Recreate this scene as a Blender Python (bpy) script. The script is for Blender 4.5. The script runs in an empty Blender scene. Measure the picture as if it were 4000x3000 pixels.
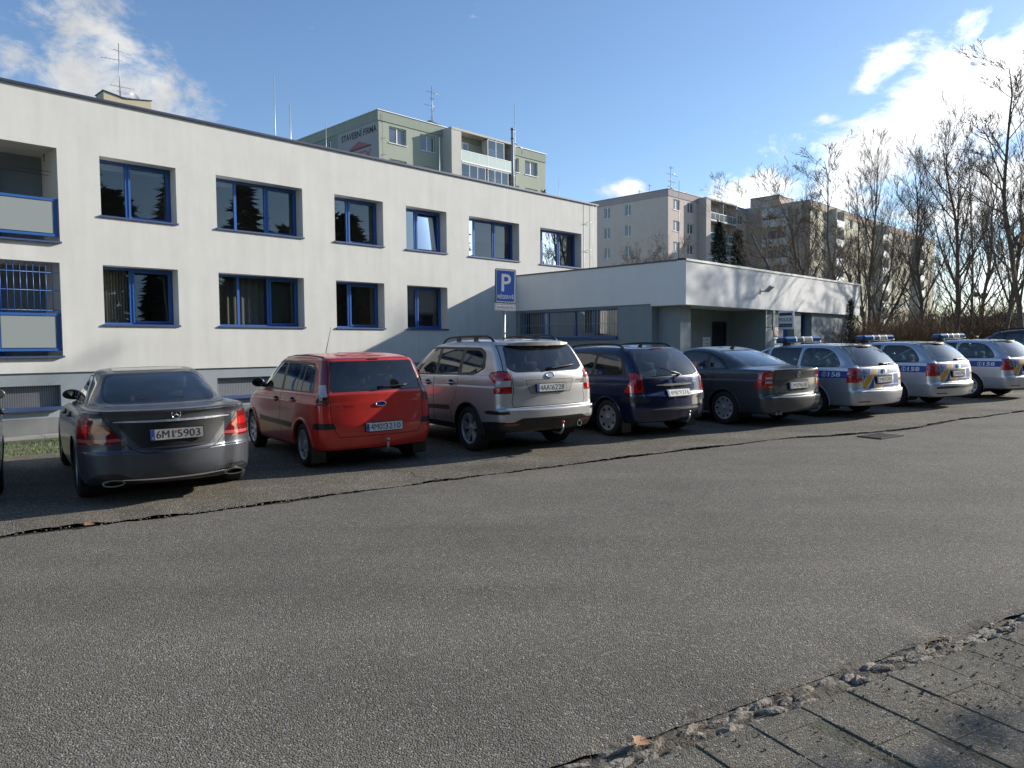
import bpy, bmesh, math, random
from math import sin, cos, pi, radians, sqrt, atan2, hypot
from mathutils import Vector, Matrix
from mathutils.bvhtree import BVHTree

random.seed(11)
SC = bpy.context.scene
COL = SC.collection
if SC.world is None:
    SC.world = bpy.data.worlds.new("World")

# ---------------------------------------------------------------- helpers
def link(name, me, parent=None, loc=None):
    o = bpy.data.objects.new(name, me)
    COL.objects.link(o)
    if parent is not None:
        o.parent = parent
    if loc is not None:
        o.location = loc
    return o

def tag(o, label=None, cat=None, group=None, kind=None):
    if label: o['label'] = label
    if cat: o['category'] = cat
    if group: o['group'] = group
    if kind: o['kind'] = kind
    return o

def empty(name, loc=(0, 0, 0), rot=(0, 0, 0), label=None, cat=None, group=None):
    o = bpy.data.objects.new(name, None)
    COL.objects.link(o)
    o.empty_display_size = 0.2
    o.location = loc
    o.rotation_euler = rot
    return tag(o, label, cat, group)

def copy_tree(o, parent=None):
    c = o.copy()
    COL.objects.link(c)
    if parent is not None:
        c.parent = parent
        c.matrix_parent_inverse = o.matrix_parent_inverse.copy()
    for ch in list(o.children):
        copy_tree(ch, c)
    return c

class MB:
    """collects shapes and links them as ONE mesh object"""
    def __init__(s):
        s.v = []; s.f = []; s.m = []; s.sm = []
    def add(s, verts, faces, mi=0, smooth=False):
        b = len(s.v)
        s.v += [tuple(p) for p in verts]
        for f in faces:
            s.f.append(tuple(i + b for i in f)); s.m.append(mi); s.sm.append(smooth)
        return s
    def box(s, c, d, mi=0, M=None, bev=0.0):
        x, y, z = d[0] / 2, d[1] / 2, d[2] / 2
        if bev <= 0:
            vs = [(-x, -y, -z), (x, -y, -z), (x, y, -z), (-x, y, -z), (-x, -y, z), (x, -y, z), (x, y, z), (-x, y, z)]
            fs = [(0, 3, 2, 1), (4, 5, 6, 7), (0, 1, 5, 4), (1, 2, 6, 5), (2, 3, 7, 6), (3, 0, 4, 7)]
        else:
            bm = bmesh.new()
            bmesh.ops.create_cube(bm, size=1.0)
            for v in bm.verts: v.co = Vector((v.co.x * d[0], v.co.y * d[1], v.co.z * d[2]))
            bmesh.ops.bevel(bm, geom=bm.edges[:], offset=bev, segments=2, affect='EDGES', profile=0.5)
            bm.verts.index_update()
            vs = [v.co.copy() for v in bm.verts]; fs = [tuple(v.index for v in f.verts) for f in bm.faces]
            bm.free()
        vs = [Vector(p) for p in vs]
        if M is not None: vs = [M @ p for p in vs]
        c = Vector(c)
        return s.add([p + c for p in vs], fs, mi, bev > 0)
    def tube(s, pts, r, n=8, mi=0, caps=True, smooth=True):
        pts = [Vector(p) for p in pts]
        rs = r if isinstance(r, (list, tuple)) else [r] * len(pts)
        vs = []; fs = []
        up = None
        for i, p in enumerate(pts):
            d = (pts[min(i + 1, len(pts) - 1)] - pts[max(i - 1, 0)])
            d = d.normalized() if d.length > 1e-9 else Vector((0, 0, 1))
            if up is None:
                up = Vector((0, 0, 1)) if abs(d.z) < 0.9 else Vector((1, 0, 0))
            a = d.cross(up)
            a = a.normalized() if a.length > 1e-6 else d.orthogonal().normalized()
            b = a.cross(d).normalized(); up = b
            for k in range(n):
                t = 2 * pi * k / n
                vs.append(p + (a * cos(t) + b * sin(t)) * rs[i])
        for i in range(len(pts) - 1):
            for k in range(n):
                fs.append((i * n + k, i * n + (k + 1) % n, (i + 1) * n + (k + 1) % n, (i + 1) * n + k))
        s.add(vs, fs, mi, smooth)
        if caps:
            b = len(s.v) - len(vs)
            s.f.append(tuple(b + k for k in reversed(range(n)))); s.m.append(mi); s.sm.append(False)
            s.f.append(tuple(b + (len(pts) - 1) * n + k for k in range(n))); s.m.append(mi); s.sm.append(False)
        return s
    def lathe(s, prof, n=32, M=None, mi=0, closed=False, smooth=True):
        """prof: (radius, axial) turned about local X; M places it"""
        vs = []; fs = []
        for k in range(n):
            t = 2 * pi * k / n
            for r, a in prof:
                p = Vector((a, r * cos(t), r * sin(t)))
                vs.append(M @ p if M is not None else p)
        m = len(prof)
        for k in range(n):
            for j in range(m - 1 if not closed else m):
                j2 = (j + 1) % m
                fs.append((k * m + j, k * m + j2, ((k + 1) % n) * m + j2, ((k + 1) % n) * m + j))
        return s.add(vs, fs, mi, smooth)
    def prism(s, poly, a, b, axis='y', mi=0, M=None):
        """poly 2D; extruded along axis from a to b. axis y: poly=(x,z); x: poly=(y,z); z: poly=(x,y)"""
        def P(p, t):
            q = {'y': (p[0], t, p[1]), 'x': (t, p[0], p[1]), 'z': (p[0], p[1], t)}[axis]
            q = Vector(q)
            return M @ q if M is not None else q
        n = len(poly)
        vs = [P(p, a) for p in poly] + [P(p, b) for p in poly]
        fs = [tuple(range(n)), tuple(range(2 * n - 1, n - 1, -1))]
        for i in range(n):
            fs.append((i, i + n, (i + 1) % n + n, (i + 1) % n))
        return s.add(vs, fs, mi)
    def build(s, name, mats, parent=None, fix=True, loc=None):
        me = bpy.data.meshes.new(name)
        me.from_pydata(s.v, [], s.f)
        if not isinstance(mats, (list, tuple)): mats = [mats]
        for m in mats: me.materials.append(m)
        me.polygons.foreach_set('material_index', s.m)
        me.polygons.foreach_set('use_smooth', s.sm)
        if fix:
            bm = bmesh.new(); bm.from_mesh(me)
            bmesh.ops.recalc_face_normals(bm, faces=bm.faces[:])
            bm.to_mesh(me); bm.free()
        me.update()
        return link(name, me, parent, loc)

_txt = {}
def text2d(s, size=1.0, shear=0.0, spacing=1.0, bold=0.0):
    """lettering outlines as (verts2d, faces, width), lower left corner at 0,0"""
    key = (s, shear, spacing, bold)
    if key not in _txt:
        cu = bpy.data.curves.new('lettering', 'FONT')
        cu.body = s; cu.size = 1.0; cu.shear = shear; cu.space_character = spacing; cu.fill_mode = 'FRONT'
        cu.dimensions = '2D'; cu.resolution_u = 3; cu.offset = bold
        ob = bpy.data.objects.new('lettering', cu); COL.objects.link(ob)
        dg = bpy.context.evaluated_depsgraph_get(); dg.update()
        me = bpy.data.meshes.new_from_object(ob.evaluated_get(dg))
        vs = [(v.co.x, v.co.y) for v in me.vertices]; fs = [tuple(p.vertices) for p in me.polygons]
        bpy.data.objects.remove(ob); bpy.data.curves.remove(cu); bpy.data.meshes.remove(me)
        x0 = min(v[0] for v in vs); x1 = max(v[0] for v in vs)
        _txt[key] = ([(v[0] - x0, v[1]) for v in vs], fs, x1 - x0)
    vs, fs, w = _txt[key]
    return [(x * size, y * size) for x, y in vs], fs, w * size

def fit_text(s, width, height=None, **k):
    vs, fs, w = text2d(s, 1.0, **k)
    y0 = min(v[1] for v in vs); y1 = max(v[1] for v in vs)
    sx = width / w; sy = (height / (y1 - y0)) if height else sx
    return [(x * sx - width / 2, (y - (y0 + y1) / 2) * sy) for x, y in vs], fs

def rpoly(pts, r, n=4):
    """polygon with rounded corners; r a number or a list"""
    out = []
    m = len(pts)
    for i in range(m):
        p = Vector(pts[i]); a = Vector(pts[i - 1]); b = Vector(pts[(i + 1) % m])
        rr = r[i] if isinstance(r, (list, tuple)) else r
        if rr <= 0:
            out.append(tuple(p)); continue
        da = (a - p); db = (b - p)
        ra = min(rr, da.length * 0.45); rb = min(rr, db.length * 0.45)
        A = p + da.normalized() * ra; B = p + db.normalized() * rb
        for k in range(n + 1):
            t = k / n
            q = A * (1 - t) ** 2 + p * 2 * t * (1 - t) + B * t * t
            out.append(tuple(q))
    return out

def ellipse(cx, cy, rx, ry, n=20):
    return [(cx + rx * cos(2 * pi * k / n), cy + ry * sin(2 * pi * k / n)) for k in range(n)]

def offset_poly(poly, d):
    """positive d = inwards (any winding)"""
    n = len(poly)
    area = sum(poly[i][0] * poly[(i + 1) % n][1] - poly[(i + 1) % n][0] * poly[i][1] for i in range(n))
    sgn = 1 if area > 0 else -1
    out = []
    for i in range(n):
        p = Vector(poly[i]); a = Vector(poly[i - 1]); b = Vector(poly[(i + 1) % n])
        e1 = (p - a).normalized(); e2 = (b - p).normalized()
        n1 = Vector((-e1.y, e1.x)) * sgn; n2 = Vector((-e2.y, e2.x)) * sgn
        k = 1 + n1.dot(n2)
        m = (n1 + n2) / max(k, 0.35)
        out.append(tuple(p + m * d))
    return out

def inside(poly, x, y):
    c = False; n = len(poly); j = n - 1
    for i in range(n):
        xi, yi = poly[i]; xj, yj = poly[j]
        if (yi > y) != (yj > y) and x < (xj - xi) * (y - yi) / (yj - yi) + xi:
            c = not c
        j = i
    return c

# ---------------------------------------------------------------- materials
MAT = {}
def nodes(m):
    m.use_nodes = True
    return m.node_tree.nodes, m.node_tree.links
def pbr(name, col, rough=0.5, metal=0.0, coat=0.0, spec=None, bump=None, var=None, coat_rough=0.03, backdark=None, ior=None, sheen=0):
    """bump=(scale, strength, distance); var=(scale, amount): blotches of the same thing's own colour"""
    if name in MAT: return MAT[name]
    m = bpy.data.materials.new(name); MAT[name] = m
    N, L = nodes(m)
    b = N['Principled BSDF']
    b.inputs['Base Color'].default_value = (*col, 1)
    b.inputs['Roughness'].default_value = rough
    b.inputs['Metallic'].default_value = metal
    b.inputs['Coat Weight'].default_value = coat
    b.inputs['Coat Roughness'].default_value = coat_rough
    if spec is not None: b.inputs['Specular IOR Level'].default_value = spec
    tc = None
    if bump or var:
        tc = N.new('ShaderNodeTexCoord')
    if bump:
        no = N.new('ShaderNodeTexNoise'); no.inputs['Scale'].default_value = bump[0]; no.inputs['Detail'].default_value = 5
        bu = N.new('ShaderNodeBump'); bu.inputs['Strength'].default_value = bump[1]; bu.inputs['Distance'].default_value = bump[2]
        L.new(tc.outputs['Object'], no.inputs['Vector']); L.new(no.outputs['Fac'], bu.inputs['Height']); L.new(bu.outputs['Normal'], b.inputs['Normal'])
    src = None
    if var:
        no = N.new('ShaderNodeTexNoise'); no.inputs['Scale'].default_value = var[0]; no.inputs['Detail'].default_value = 6; no.inputs['Roughness'].default_value = 0.65
        L.new(tc.outputs['Object'], no.inputs['Vector'])
        mp = N.new('ShaderNodeMapRange'); mp.inputs[1].default_value = 0.3; mp.inputs[2].default_value = 0.7
        mp.inputs[3].default_value = 1 - var[1]; mp.inputs[4].default_value = 1 + var[1]
        L.new(no.outputs['Fac'], mp.inputs[0])
        vm = N.new('ShaderNodeVectorMath'); vm.operation = 'SCALE'; vm.inputs[0].default_value = col
        L.new(mp.outputs[0], vm.inputs['Scale'])
        src = vm.outputs[0]
        L.new(src, b.inputs['Base Color'])
    if backdark:
        g = N.new('ShaderNodeNewGeometry'); mx = N.new('ShaderNodeMix'); mx.data_type = 'RGBA'
        L.new(g.outputs['Backfacing'], mx.inputs['Factor'])
        if src: L.new(src, mx.inputs['A'])
        else: mx.inputs['A'].default_value = (*col, 1)
        mx.inputs['B'].default_value = (*backdark, 1)
        L.new(mx.outputs['Result'], b.inputs['Base Color'])
        ma = N.new('ShaderNodeMath'); ma.operation = 'MULTIPLY_ADD'; ma.inputs[1].default_value = -metal; ma.inputs[2].default_value = metal
        L.new(g.outputs['Backfacing'], ma.inputs[0]); L.new(ma.outputs[0], b.inputs['Metallic'])
        mc = N.new('ShaderNodeMath'); mc.operation = 'MULTIPLY_ADD'; mc.inputs[1].default_value = -coat; mc.inputs[2].default_value = coat
        L.new(g.outputs['Backfacing'], mc.inputs[0]); L.new(mc.outputs[0], b.inputs['Coat Weight'])
    return m

def glass(name, tint, rough=0.0, base=0.04, boost=1.0, dirt=0.0):
    """thin pane: tinted see-through plus a Fresnel mirror layer"""
    if name in MAT: return MAT[name]
    m = bpy.data.materials.new(name); MAT[name] = m
    N, L = nodes(m)
    for n in list(N): N.remove(n)
    out = N.new('ShaderNodeOutputMaterial'); mix = N.new('ShaderNodeMixShader')
    tr = N.new('ShaderNodeBsdfTransparent'); tr.inputs[0].default_value = (*tint, 1)
    gl = N.new('ShaderNodeBsdfGlossy'); gl.inputs['Roughness'].default_value = rough; gl.inputs['Color'].default_value = (1, 1, 1, 1)
    lw = N.new('ShaderNodeFresnel'); lw.inputs['IOR'].default_value = 1.5
    mu = N.new('ShaderNodeMath'); mu.operation = 'MULTIPLY_ADD'; mu.inputs[1].default_value = 1.6 * boost; mu.inputs[2].default_value = base * 0.3; mu.use_clamp = True
    L.new(lw.outputs[0], mu.inputs[0]); L.new(mu.outputs[0], mix.inputs[0])
    last = tr.outputs[0]
    if dirt > 0:
        df = N.new('ShaderNodeBsdfDiffuse'); df.inputs[0].default_value = (0.45, 0.42, 0.36, 1)
        m2 = N.new('ShaderNodeMixShader')
        tc = N.new('ShaderNodeTexCoord'); no = N.new('ShaderNodeTexNoise'); no.inputs['Scale'].default_value = 3; no.inputs['Detail'].default_value = 5
        mr = N.new('ShaderNodeMapRange'); mr.inputs[1].default_value = 0.35; mr.inputs[2].default_value = 0.75; mr.inputs[3].default_value = dirt * 0.3; mr.inputs[4].default_value = dirt
        L.new(tc.outputs['Object'], no.inputs[0]); L.new(no.outputs['Fac'], mr.inputs[0]); L.new(mr.outputs[0], m2.inputs[0])
        L.new(tr.outputs[0], m2.inputs[1]); L.new(df.outputs[0], m2.inputs[2]); last = m2.outputs[0]
    L.new(last, mix.inputs[1]); L.new(gl.outputs[0], mix.inputs[2]); L.new(mix.outputs[0], out.inputs[0])
    return m

# ---------------------------------------------------------------- frame of the place
PSI = radians(44.2)                       # azimuth of the long facade, from +Y towards +X
D1 = Vector((sin(PSI), cos(PSI), 0)); D2 = Vector((cos(PSI), -sin(PSI), 0))
P0 = Vector((-10.45222, 19.0, 0))         # left edge of the first window column, foot of the facade
TA = Vector((0.84, 0.5426, 0)); NA = Vector((-0.5426, 0.84, 0))   # along / across the street
def zroad(x, y):
    t = max(-40, min(45, 0.84 * x + 0.5426 * y))
    return 0.012 * t
def zg(x, y):
    n = -0.5426 * x + 0.84 * y
    return zroad(x, y) - 0.058 * max(0.0, min(n - 13.9, 8.0))
def tn(t, n):
    return TA.x * t + NA.x * n, TA.y * t + NA.y * n

SUN_AZ, SUN_EL = radians(64), radians(21)
SUN = Vector((sin(SUN_AZ) * cos(SUN_EL), cos(SUN_AZ) * cos(SUN_EL), sin(SUN_EL)))

# ---------------------------------------------------------------- camera
cam = bpy.data.cameras.new('camera'); camo = bpy.data.objects.new('camera', cam); COL.objects.link(camo)
cam.sensor_width = 36.0; cam.sensor_fit = 'HORIZONTAL'; cam.lens = 36.0 * 2900 / 4000
cam.clip_start = 0.05; cam.clip_end = 5000
_p, _r = radians(2.92), radians(0.49)
_M = Matrix(((1, 0, 0), (0, -sin(_p), cos(_p)), (0, -cos(_p), -sin(_p)))) @ Matrix(((cos(_r), -sin(_r), 0), (sin(_r), cos(_r), 0), (0, 0, 1)))
_cx = _M @ Vector((1, 0, 0)); _cy = _M @ Vector((0, -1, 0)); _cz = -(_M @ Vector((0, 0, 1)))
camo.matrix_world = Matrix(((_cx.x, _cy.x, _cz.x, 0), (_cx.y, _cy.y, _cz.y, 0), (_cx.z, _cy.z, _cz.z, 1.65), (0, 0, 0, 1)))
SC.camera = camo
SC.view_settings.view_transform = 'Standard'; SC.view_settings.look = 'None'
SC.view_settings.exposure = 0.70; SC.view_settings.gamma = 1.0
# ---------------------------------------------------------------- sky and sun
def make_world():
    w = SC.world; w.use_nodes = True
    N, L = w.node_tree.nodes, w.node_tree.links
    for n in list(N): N.remove(n)
    out = N.new('ShaderNodeOutputWorld'); bg = N.new('ShaderNodeBackground'); bg.inputs['Strength'].default_value = SKY_STRENGTH
    sky = N.new('ShaderNodeTexSky'); sky.sky_type = 'NISHITA'; sky.sun_disc = False
    sky.sun_elevation = SUN_EL; sky.sun_rotation = SUN_AZ
    sky.air_density = 1.0; sky.dust_density = 0.6; sky.ozone_density = 1.6; sky.altitude = 250
    tc = N.new('ShaderNodeTexCoord')
    sep = N.new('ShaderNodeSeparateXYZ'); L.new(tc.outputs['Generated'], sep.inputs[0])
    def math(op, a, b=None, c=None, clamp=False):
        n = N.new('ShaderNodeMath'); n.operation = op; n.use_clamp = clamp
        for i, x in enumerate((a, b, c)):
            if x is None: continue
            if isinstance(x, (int, float)): n.inputs[i].default_value = x
            else: L.new(x, n.inputs[i])
        return n.outputs[0]
    az = math('ARCTAN2', sep.outputs['X'], sep.outputs['Y'])
    el = math('ARCSINE', sep.outputs['Z'])
    # cloud banks: (azimuth, elevation, half length, half height, tilt, weight) in degrees
    total = None
    for a, e, ra, re, tl, wt in CLOUDS:
        da = math('SUBTRACT', az, radians(a)); de = math('SUBTRACT', el, radians(e))
        c, s = cos(radians(tl)), sin(radians(tl))
        u = math('MULTIPLY_ADD', da, c / radians(ra), math('MULTIPLY', de, s / radians(ra)))
        v = math('MULTIPLY_ADD', da, -s / radians(re), math('MULTIPLY', de, c / radians(re)))
        q = math('MULTIPLY_ADD', u, u, math('MULTIPLY', v, v))
        g = math('MULTIPLY', math('EXPONENT', math('MULTIPLY', q, -1.0)), wt)
        total = g if total is None else math('MAXIMUM', total, g)
    vec = N.new('ShaderNodeCombineXYZ'); L.new(az, vec.inputs[0]); L.new(math('MULTIPLY', el, 1.5), vec.inputs[1])
    n1 = N.new('ShaderNodeTexNoise'); n1.inputs['Scale'].default_value = 11.0; n1.inputs['Detail'].default_value = 10; n1.inputs['Roughness'].default_value = 0.66
    n1.inputs['Distortion'].default_value = 0.35
    L.new(vec.outputs[0], n1.inputs['Vector'])
    dens = math('ADD', total, math('MULTIPLY', math('SUBTRACT', n1.outputs['Fac'], 0.5), 2.1))
    mr = N.new('ShaderNodeMapRange'); mr.interpolation_type = 'SMOOTHSTEP'
    mr.inputs[1].default_value = 0.30; mr.inputs[2].default_value = 0.86; mr.inputs[3].default_value = 0.0; mr.inputs[4].default_value = 1.0
    L.new(dens, mr.inputs[0])
    # grey hollows of the clouds
    n2 = N.new('ShaderNodeTexNoise'); n2.inputs['Scale'].default_value = 6.0; n2.inputs['Detail'].default_value = 6
    L.new(vec.outputs[0], n2.inputs['Vector'])
    cm = N.new('ShaderNodeMapRange'); cm.inputs[1].default_value = 0.35; cm.inputs[2].default_value = 0.62; cm.inputs[3].default_value = CLOUD_LO; cm.inputs[4].default_value = CLOUD_HI
    L.new(n2.outputs['Fac'], cm.inputs[0])
    # clouds are brighter towards the sun
    dt = N.new('ShaderNodeVectorMath'); dt.operation = 'DOT_PRODUCT'; L.new(tc.outputs['Generated'], dt.inputs[0]); dt.inputs[1].default_value = SUN
    tow = N.new('ShaderNodeMapRange'); tow.inputs[1].default_value = 0.2; tow.inputs[2].default_value = 0.9; tow.inputs[3].default_value = 0.55; tow.inputs[4].default_value = 1.25
    L.new(dt.outputs['Value'], tow.inputs[0])
    cb = math('MULTIPLY', cm.outputs[0], tow.outputs[0])
    cc = N.new('ShaderNodeVectorMath'); cc.operation = 'SCALE'; cc.inputs[0].default_value = (0.97, 0.985, 1.0); L.new(cb, cc.inputs['Scale'])
    hs = N.new('ShaderNodeVectorMath'); hs.operation = 'MULTIPLY'; hs.inputs[1].default_value = (1.0, 1.15, 1.32)
    L.new(sky.outputs[0], hs.inputs[0])
    mx = N.new('ShaderNodeMix'); mx.data_type = 'RGBA'
    L.new(mr.outputs[0], mx.inputs['Factor']); L.new(hs.outputs[0], mx.inputs['A']); L.new(cc.outputs[0], mx.inputs['B'])
    L.new(mx.outputs['Result'], bg.inputs['Color']); L.new(bg.outputs[0], out.inputs[0])
SKY_STRENGTH = 0.085
CLOUD_LO, CLOUD_HI = 7.0, 12.5
CLOUDS = [(31, 14.8, 13.5, 3.9, 23, 1.0), (34, 10.5, 11, 3.0, 18, 0.75), (25.8, 17.6, 3.2, 1.4, 35, 0.66), (31.5, 19.4, 2.2, 1.2, 30, 0.66), (17.5, 10.9, 4.2, 1.7, 6, 0.92), (20.5, 8.6, 4.5, 1.6, 0, 0.85),
          (9.3, 11.6, 1.9, 1.0, 0, 0.80), (22.7, 15.3, 1.9, 0.6, 8, 0.62), (-28, 17.5, 7.5, 4.2, -22, 0.85), (-20, 12.8, 5.5, 1.8, -24, 0.70),
          (38, 5, 12, 3.0, 5, 0.66), (60, 15, 16, 8, 10, 0.75), (140, 22, 26, 7, 5, 0.62), (-140, 28, 30, 6, -5, 0.55), (-85, 20, 22, 6, 0, 0.55)]
make_world()
sl = bpy.data.lights.new('sun', 'SUN'); sl.energy = 4.6; sl.angle = radians(0.6); sl.color = (1.0, 0.945, 0.86)
so = bpy.data.objects.new('sun', sl); COL.objects.link(so)
so.rotation_euler = SUN.to_track_quat('Z', 'Y').to_euler()
so.location = SUN * 60
# ---------------------------------------------------------------- ground, street, pavement
def asphalt(name, base, agg, scale=95.0, strength=0.9, var=0.10, warm=(1, 1, 1)):
    m = bpy.data.materials.new(name); MAT[name] = m
    N, L = nodes(m); b = N['Principled BSDF']
    tc = N.new('ShaderNodeTexCoord')
    vo = N.new('ShaderNodeTexVoronoi'); vo.inputs['Scale'].default_value = scale; vo.feature = 'F1'
    L.new(tc.outputs['Object'], vo.inputs['Vector'])
    no = N.new('ShaderNodeTexNoise'); no.inputs['Scale'].default_value = scale * 0.55; no.inputs['Detail'].default_value = 4
    L.new(tc.outputs['Object'], no.inputs['Vector'])
    big = N.new('ShaderNodeTexNoise'); big.inputs['Scale'].default_value = 0.9; big.inputs['Detail'].default_value = 7; big.inputs['Roughness'].default_value = 0.62
    L.new(tc.outputs['Object'], big.inputs['Vector'])
    mp = N.new('ShaderNodeMapping'); mp.inputs['Rotation'].default_value = (0, 0, radians(-32.9)); mp.inputs['Scale'].default_value = (0.18, 1.3, 1)
    L.new(tc.outputs['Object'], mp.inputs['Vector'])
    lane = N.new('ShaderNodeTexNoise'); lane.inputs['Scale'].default_value = 1.0; lane.inputs['Detail'].default_value = 4
    L.new(mp.outputs[0], lane.inputs['Vector'])
    # stone colour per grain: Voronoi cell value
    sepc = N.new('ShaderNodeSeparateColor'); L.new(vo.outputs['Color'], sepc.inputs[0])
    cr = N.new('ShaderNodeValToRGB')
    e = cr.color_ramp.elements
    e[0].position = 0.0; e[0].color = (*[c * 0.72 for c in base], 1)
    e[1].position = 1.0; e[1].color = (*[agg * w for w in (1.0, 0.95, 0.86)], 1)
    k = cr.color_ramp.elements.new(0.62); k.color = (*[c * 1.05 for c in base], 1)
    k = cr.color_ramp.elements.new(0.9); k.color = (*[c * 1.45 for c in base], 1)
    L.new(sepc.outputs[0], cr.inputs[0])
    def mr(src, lo, hi, a=0.3, z=0.7):
        n = N.new('ShaderNodeMapRange'); n.inputs[1].default_value = a; n.inputs[2].default_value = z; n.inputs[3].default_value = lo; n.inputs[4].default_value = hi
        L.new(src, n.inputs[0]); return n.outputs[0]
    mu = N.new('ShaderNodeMath'); mu.operation = 'MULTIPLY'; L.new(mr(big.outputs['Fac'], 1 - var, 1 + var), mu.inputs[0]); L.new(mr(lane.outputs['Fac'], 1 - var * 0.9, 1 + var * 0.9), mu.inputs[1])
    vm = N.new('ShaderNodeVectorMath'); vm.operation = 'SCALE'; L.new(cr.outputs[0], vm.inputs[0]); L.new(mu.outputs[0], vm.inputs['Scale'])
    L.new(vm.outputs[0], b.inputs['Base Color'])
    b.inputs['Roughness'].default_value = 0.92; b.inputs['Specular IOR Level'].default_value = 0.18
    # relief: rounded stones
    h = N.new('ShaderNodeMath'); h.operation = 'MULTIPLY_ADD'; h.inputs[1].default_value = -1.0; L.new(vo.outputs['Distance'], h.inputs[0]); L.new(no.outputs['Fac'], h.inputs[2])
    bu = N.new('ShaderNodeBump'); bu.inputs['Strength'].default_value = strength; bu.inputs['Distance'].default_value = 0.007
    L.new(h.outputs[0], bu.inputs['Height']); L.new(bu.outputs[0], b.inputs['Normal'])
    return m

M_ROAD = asphalt('road_asphalt', (0.145, 0.130, 0.106), 0.33, 112, 0.8, 0.12)
M_BAY = asphalt('parking_asphalt', (0.140, 0.122, 0.094), 0.40, 84, 1.0, 0.18)
M_DIRT = pbr('dirt', (0.035, 0.030, 0.024), 0.95, bump=(60, 1.0, 0.02), var=(25, 0.5))
M_SOIL = pbr('soil', (0.10, 0.105, 0.055), 0.95, bump=(25, 0.8, 0.03), var=(6, 0.45))
M_SLAB = asphalt('paving_concrete', (0.150, 0.134, 0.106), 0.36, 130, 0.6, 0.26)
M_KERB = pbr('granite', (0.20, 0.176, 0.145), 0.9, bump=(45, 1.0, 0.012), var=(18, 0.4))

def smooth_noise(x, seed=0, s=1.0):
    x = x * s; i = math.floor(x); f = x - i
    r = lambda k: random.Random(k * 7919 + seed * 104729).uniform(-1, 1)
    f = f * f * (3 - 2 * f)
    return r(i) * (1 - f) + r(i + 1) * f
def fnoise(x, seed=0):
    return smooth_noise(x, seed, 0.7) * 0.5 + smooth_noise(x, seed + 1, 3) * 0.3 + smooth_noise(x, seed + 2, 11) * 0.22 + smooth_noise(x, seed + 3, 30) * 0.12
def interp(P, t):
    if t <= P[0][0]: return P[0][1] + (P[1][1] - P[0][1]) / (P[1][0] - P[0][0]) * (t - P[0][0])
    for (a, va), (b, vb) in zip(P, P[1:]):
        if t <= b: return va + (vb - va) * (t - a) / (b - a)
    return P[-1][1]
CRACK = [(-20, 8.0), (0, 7.95), (2.4, 7.88), (5, 7.84), (8, 7.8), (10, 7.6), (11.3, 7.3), (12.9, 7.02), (14.6, 7.2), (17, 7.12), (30, 7.0), (60, 7.0)]
NEAR = [(-20, 4.2), (1.7, 2.29), (2.7, 2.19), (3.9, 2.09), (4.9, 1.99), (9, 1.66), (60, 1.6)]
SLABE = [(-20, 3.7), (1.89, 2.085), (3.4, 1.955), (4.56, 1.86), (9, 1.50), (60, 1.45)]

def strip(name, mat, ts, lo, hi, rows, dz=0.0, edge=None, kind='structure'):
    """a sheet along the street between n=lo(t) and n=hi(t)"""
    vs = []; fs = []
    R = rows + 1
    for t in ts:
        a, b = lo(t), hi(t)
        for r in range(R):
            n = a + (b - a) * r / rows
            x, y = tn(t, n)
            z = zg(x, y) + dz
            if edge: z += edge(t, r, rows)
            vs.append((x, y, z))
    for i in range(len(ts) - 1):
        for r in range(rows):
            k = i * R + r
            fs.append((k, k + R, k + R + 1, k + 1))
    me = bpy.data.meshes.new(name); me.from_pydata(vs, [], fs); me.materials.append(mat); me.update()
    o = link(name, me); o['kind'] = kind
    if me.polygons[0].normal.z < 0: me.flip_normals()
    return o

def frange(a, b, s):
    out = []; x = a
    while x < b: out.append(x); x += s
    return out + [b]
ts = frange(-14, -2, 0.2) + frange(-1.95, 19, 0.035) + frange(19.2, 48, 0.3)
gapw = lambda t: 0.016 + 0.034 * max(0, smooth_noise(t, 5, 1.3) + 0.25) + 0.024 * abs(smooth_noise(t, 6, 9)) + 0.012 * abs(smooth_noise(t, 7, 23)) + (0.03 * max(0, 1 - abs(t - 11.9) / 1.6))
crk = lambda t: interp(CRACK, t) + 0.055 * fnoise(t, 20)
strip('road', M_ROAD, ts, lambda t: interp(NEAR, t) + 0.03 * fnoise(t * 1.7, 40), lambda t: crk(t) - gapw(t), 12,
      edge=lambda t, r, R: (-0.012 * (1 + smooth_noise(t, 9, 4)) if r == 0 else 0.0) + 0.006 * smooth_noise(t, 60 + r, 0.5))
strip('parking_strip', M_BAY, ts, lambda t: crk(t) + gapw(t) + 0.02 * smooth_noise(t, 31, 14), lambda t: 13.9 + 0.05 * fnoise(t, 70), 6,
      dz=0.006, edge=lambda t, r, R: (0.012 * smooth_noise(t, 33, 3) if r == 0 else 0.0))

# the wide ground below everything
def ground_sheet():
    xs = frange(-320, -30, 29) + frange(-24, 36, 1.5) + frange(45, 420, 31)
    ys = frange(-260, -20, 30) + frange(-12, 46, 1.5) + frange(60, 520, 35)
    vs = [(x, y, zg(x, y) - 0.045) for y in ys for x in xs]
    W = len(xs)
    fs = [(j * W + i, j * W + i + 1, (j + 1) * W + i + 1, (j + 1) * W + i) for j in range(len(ys) - 1) for i in range(W - 1)]
    me = bpy.data.meshes.new('ground'); me.from_pydata(vs, [], fs); me.materials.append(M_SOIL); me.update()
    o = link('ground', me); o['kind'] = 'structure'
ground_sheet()
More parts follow.
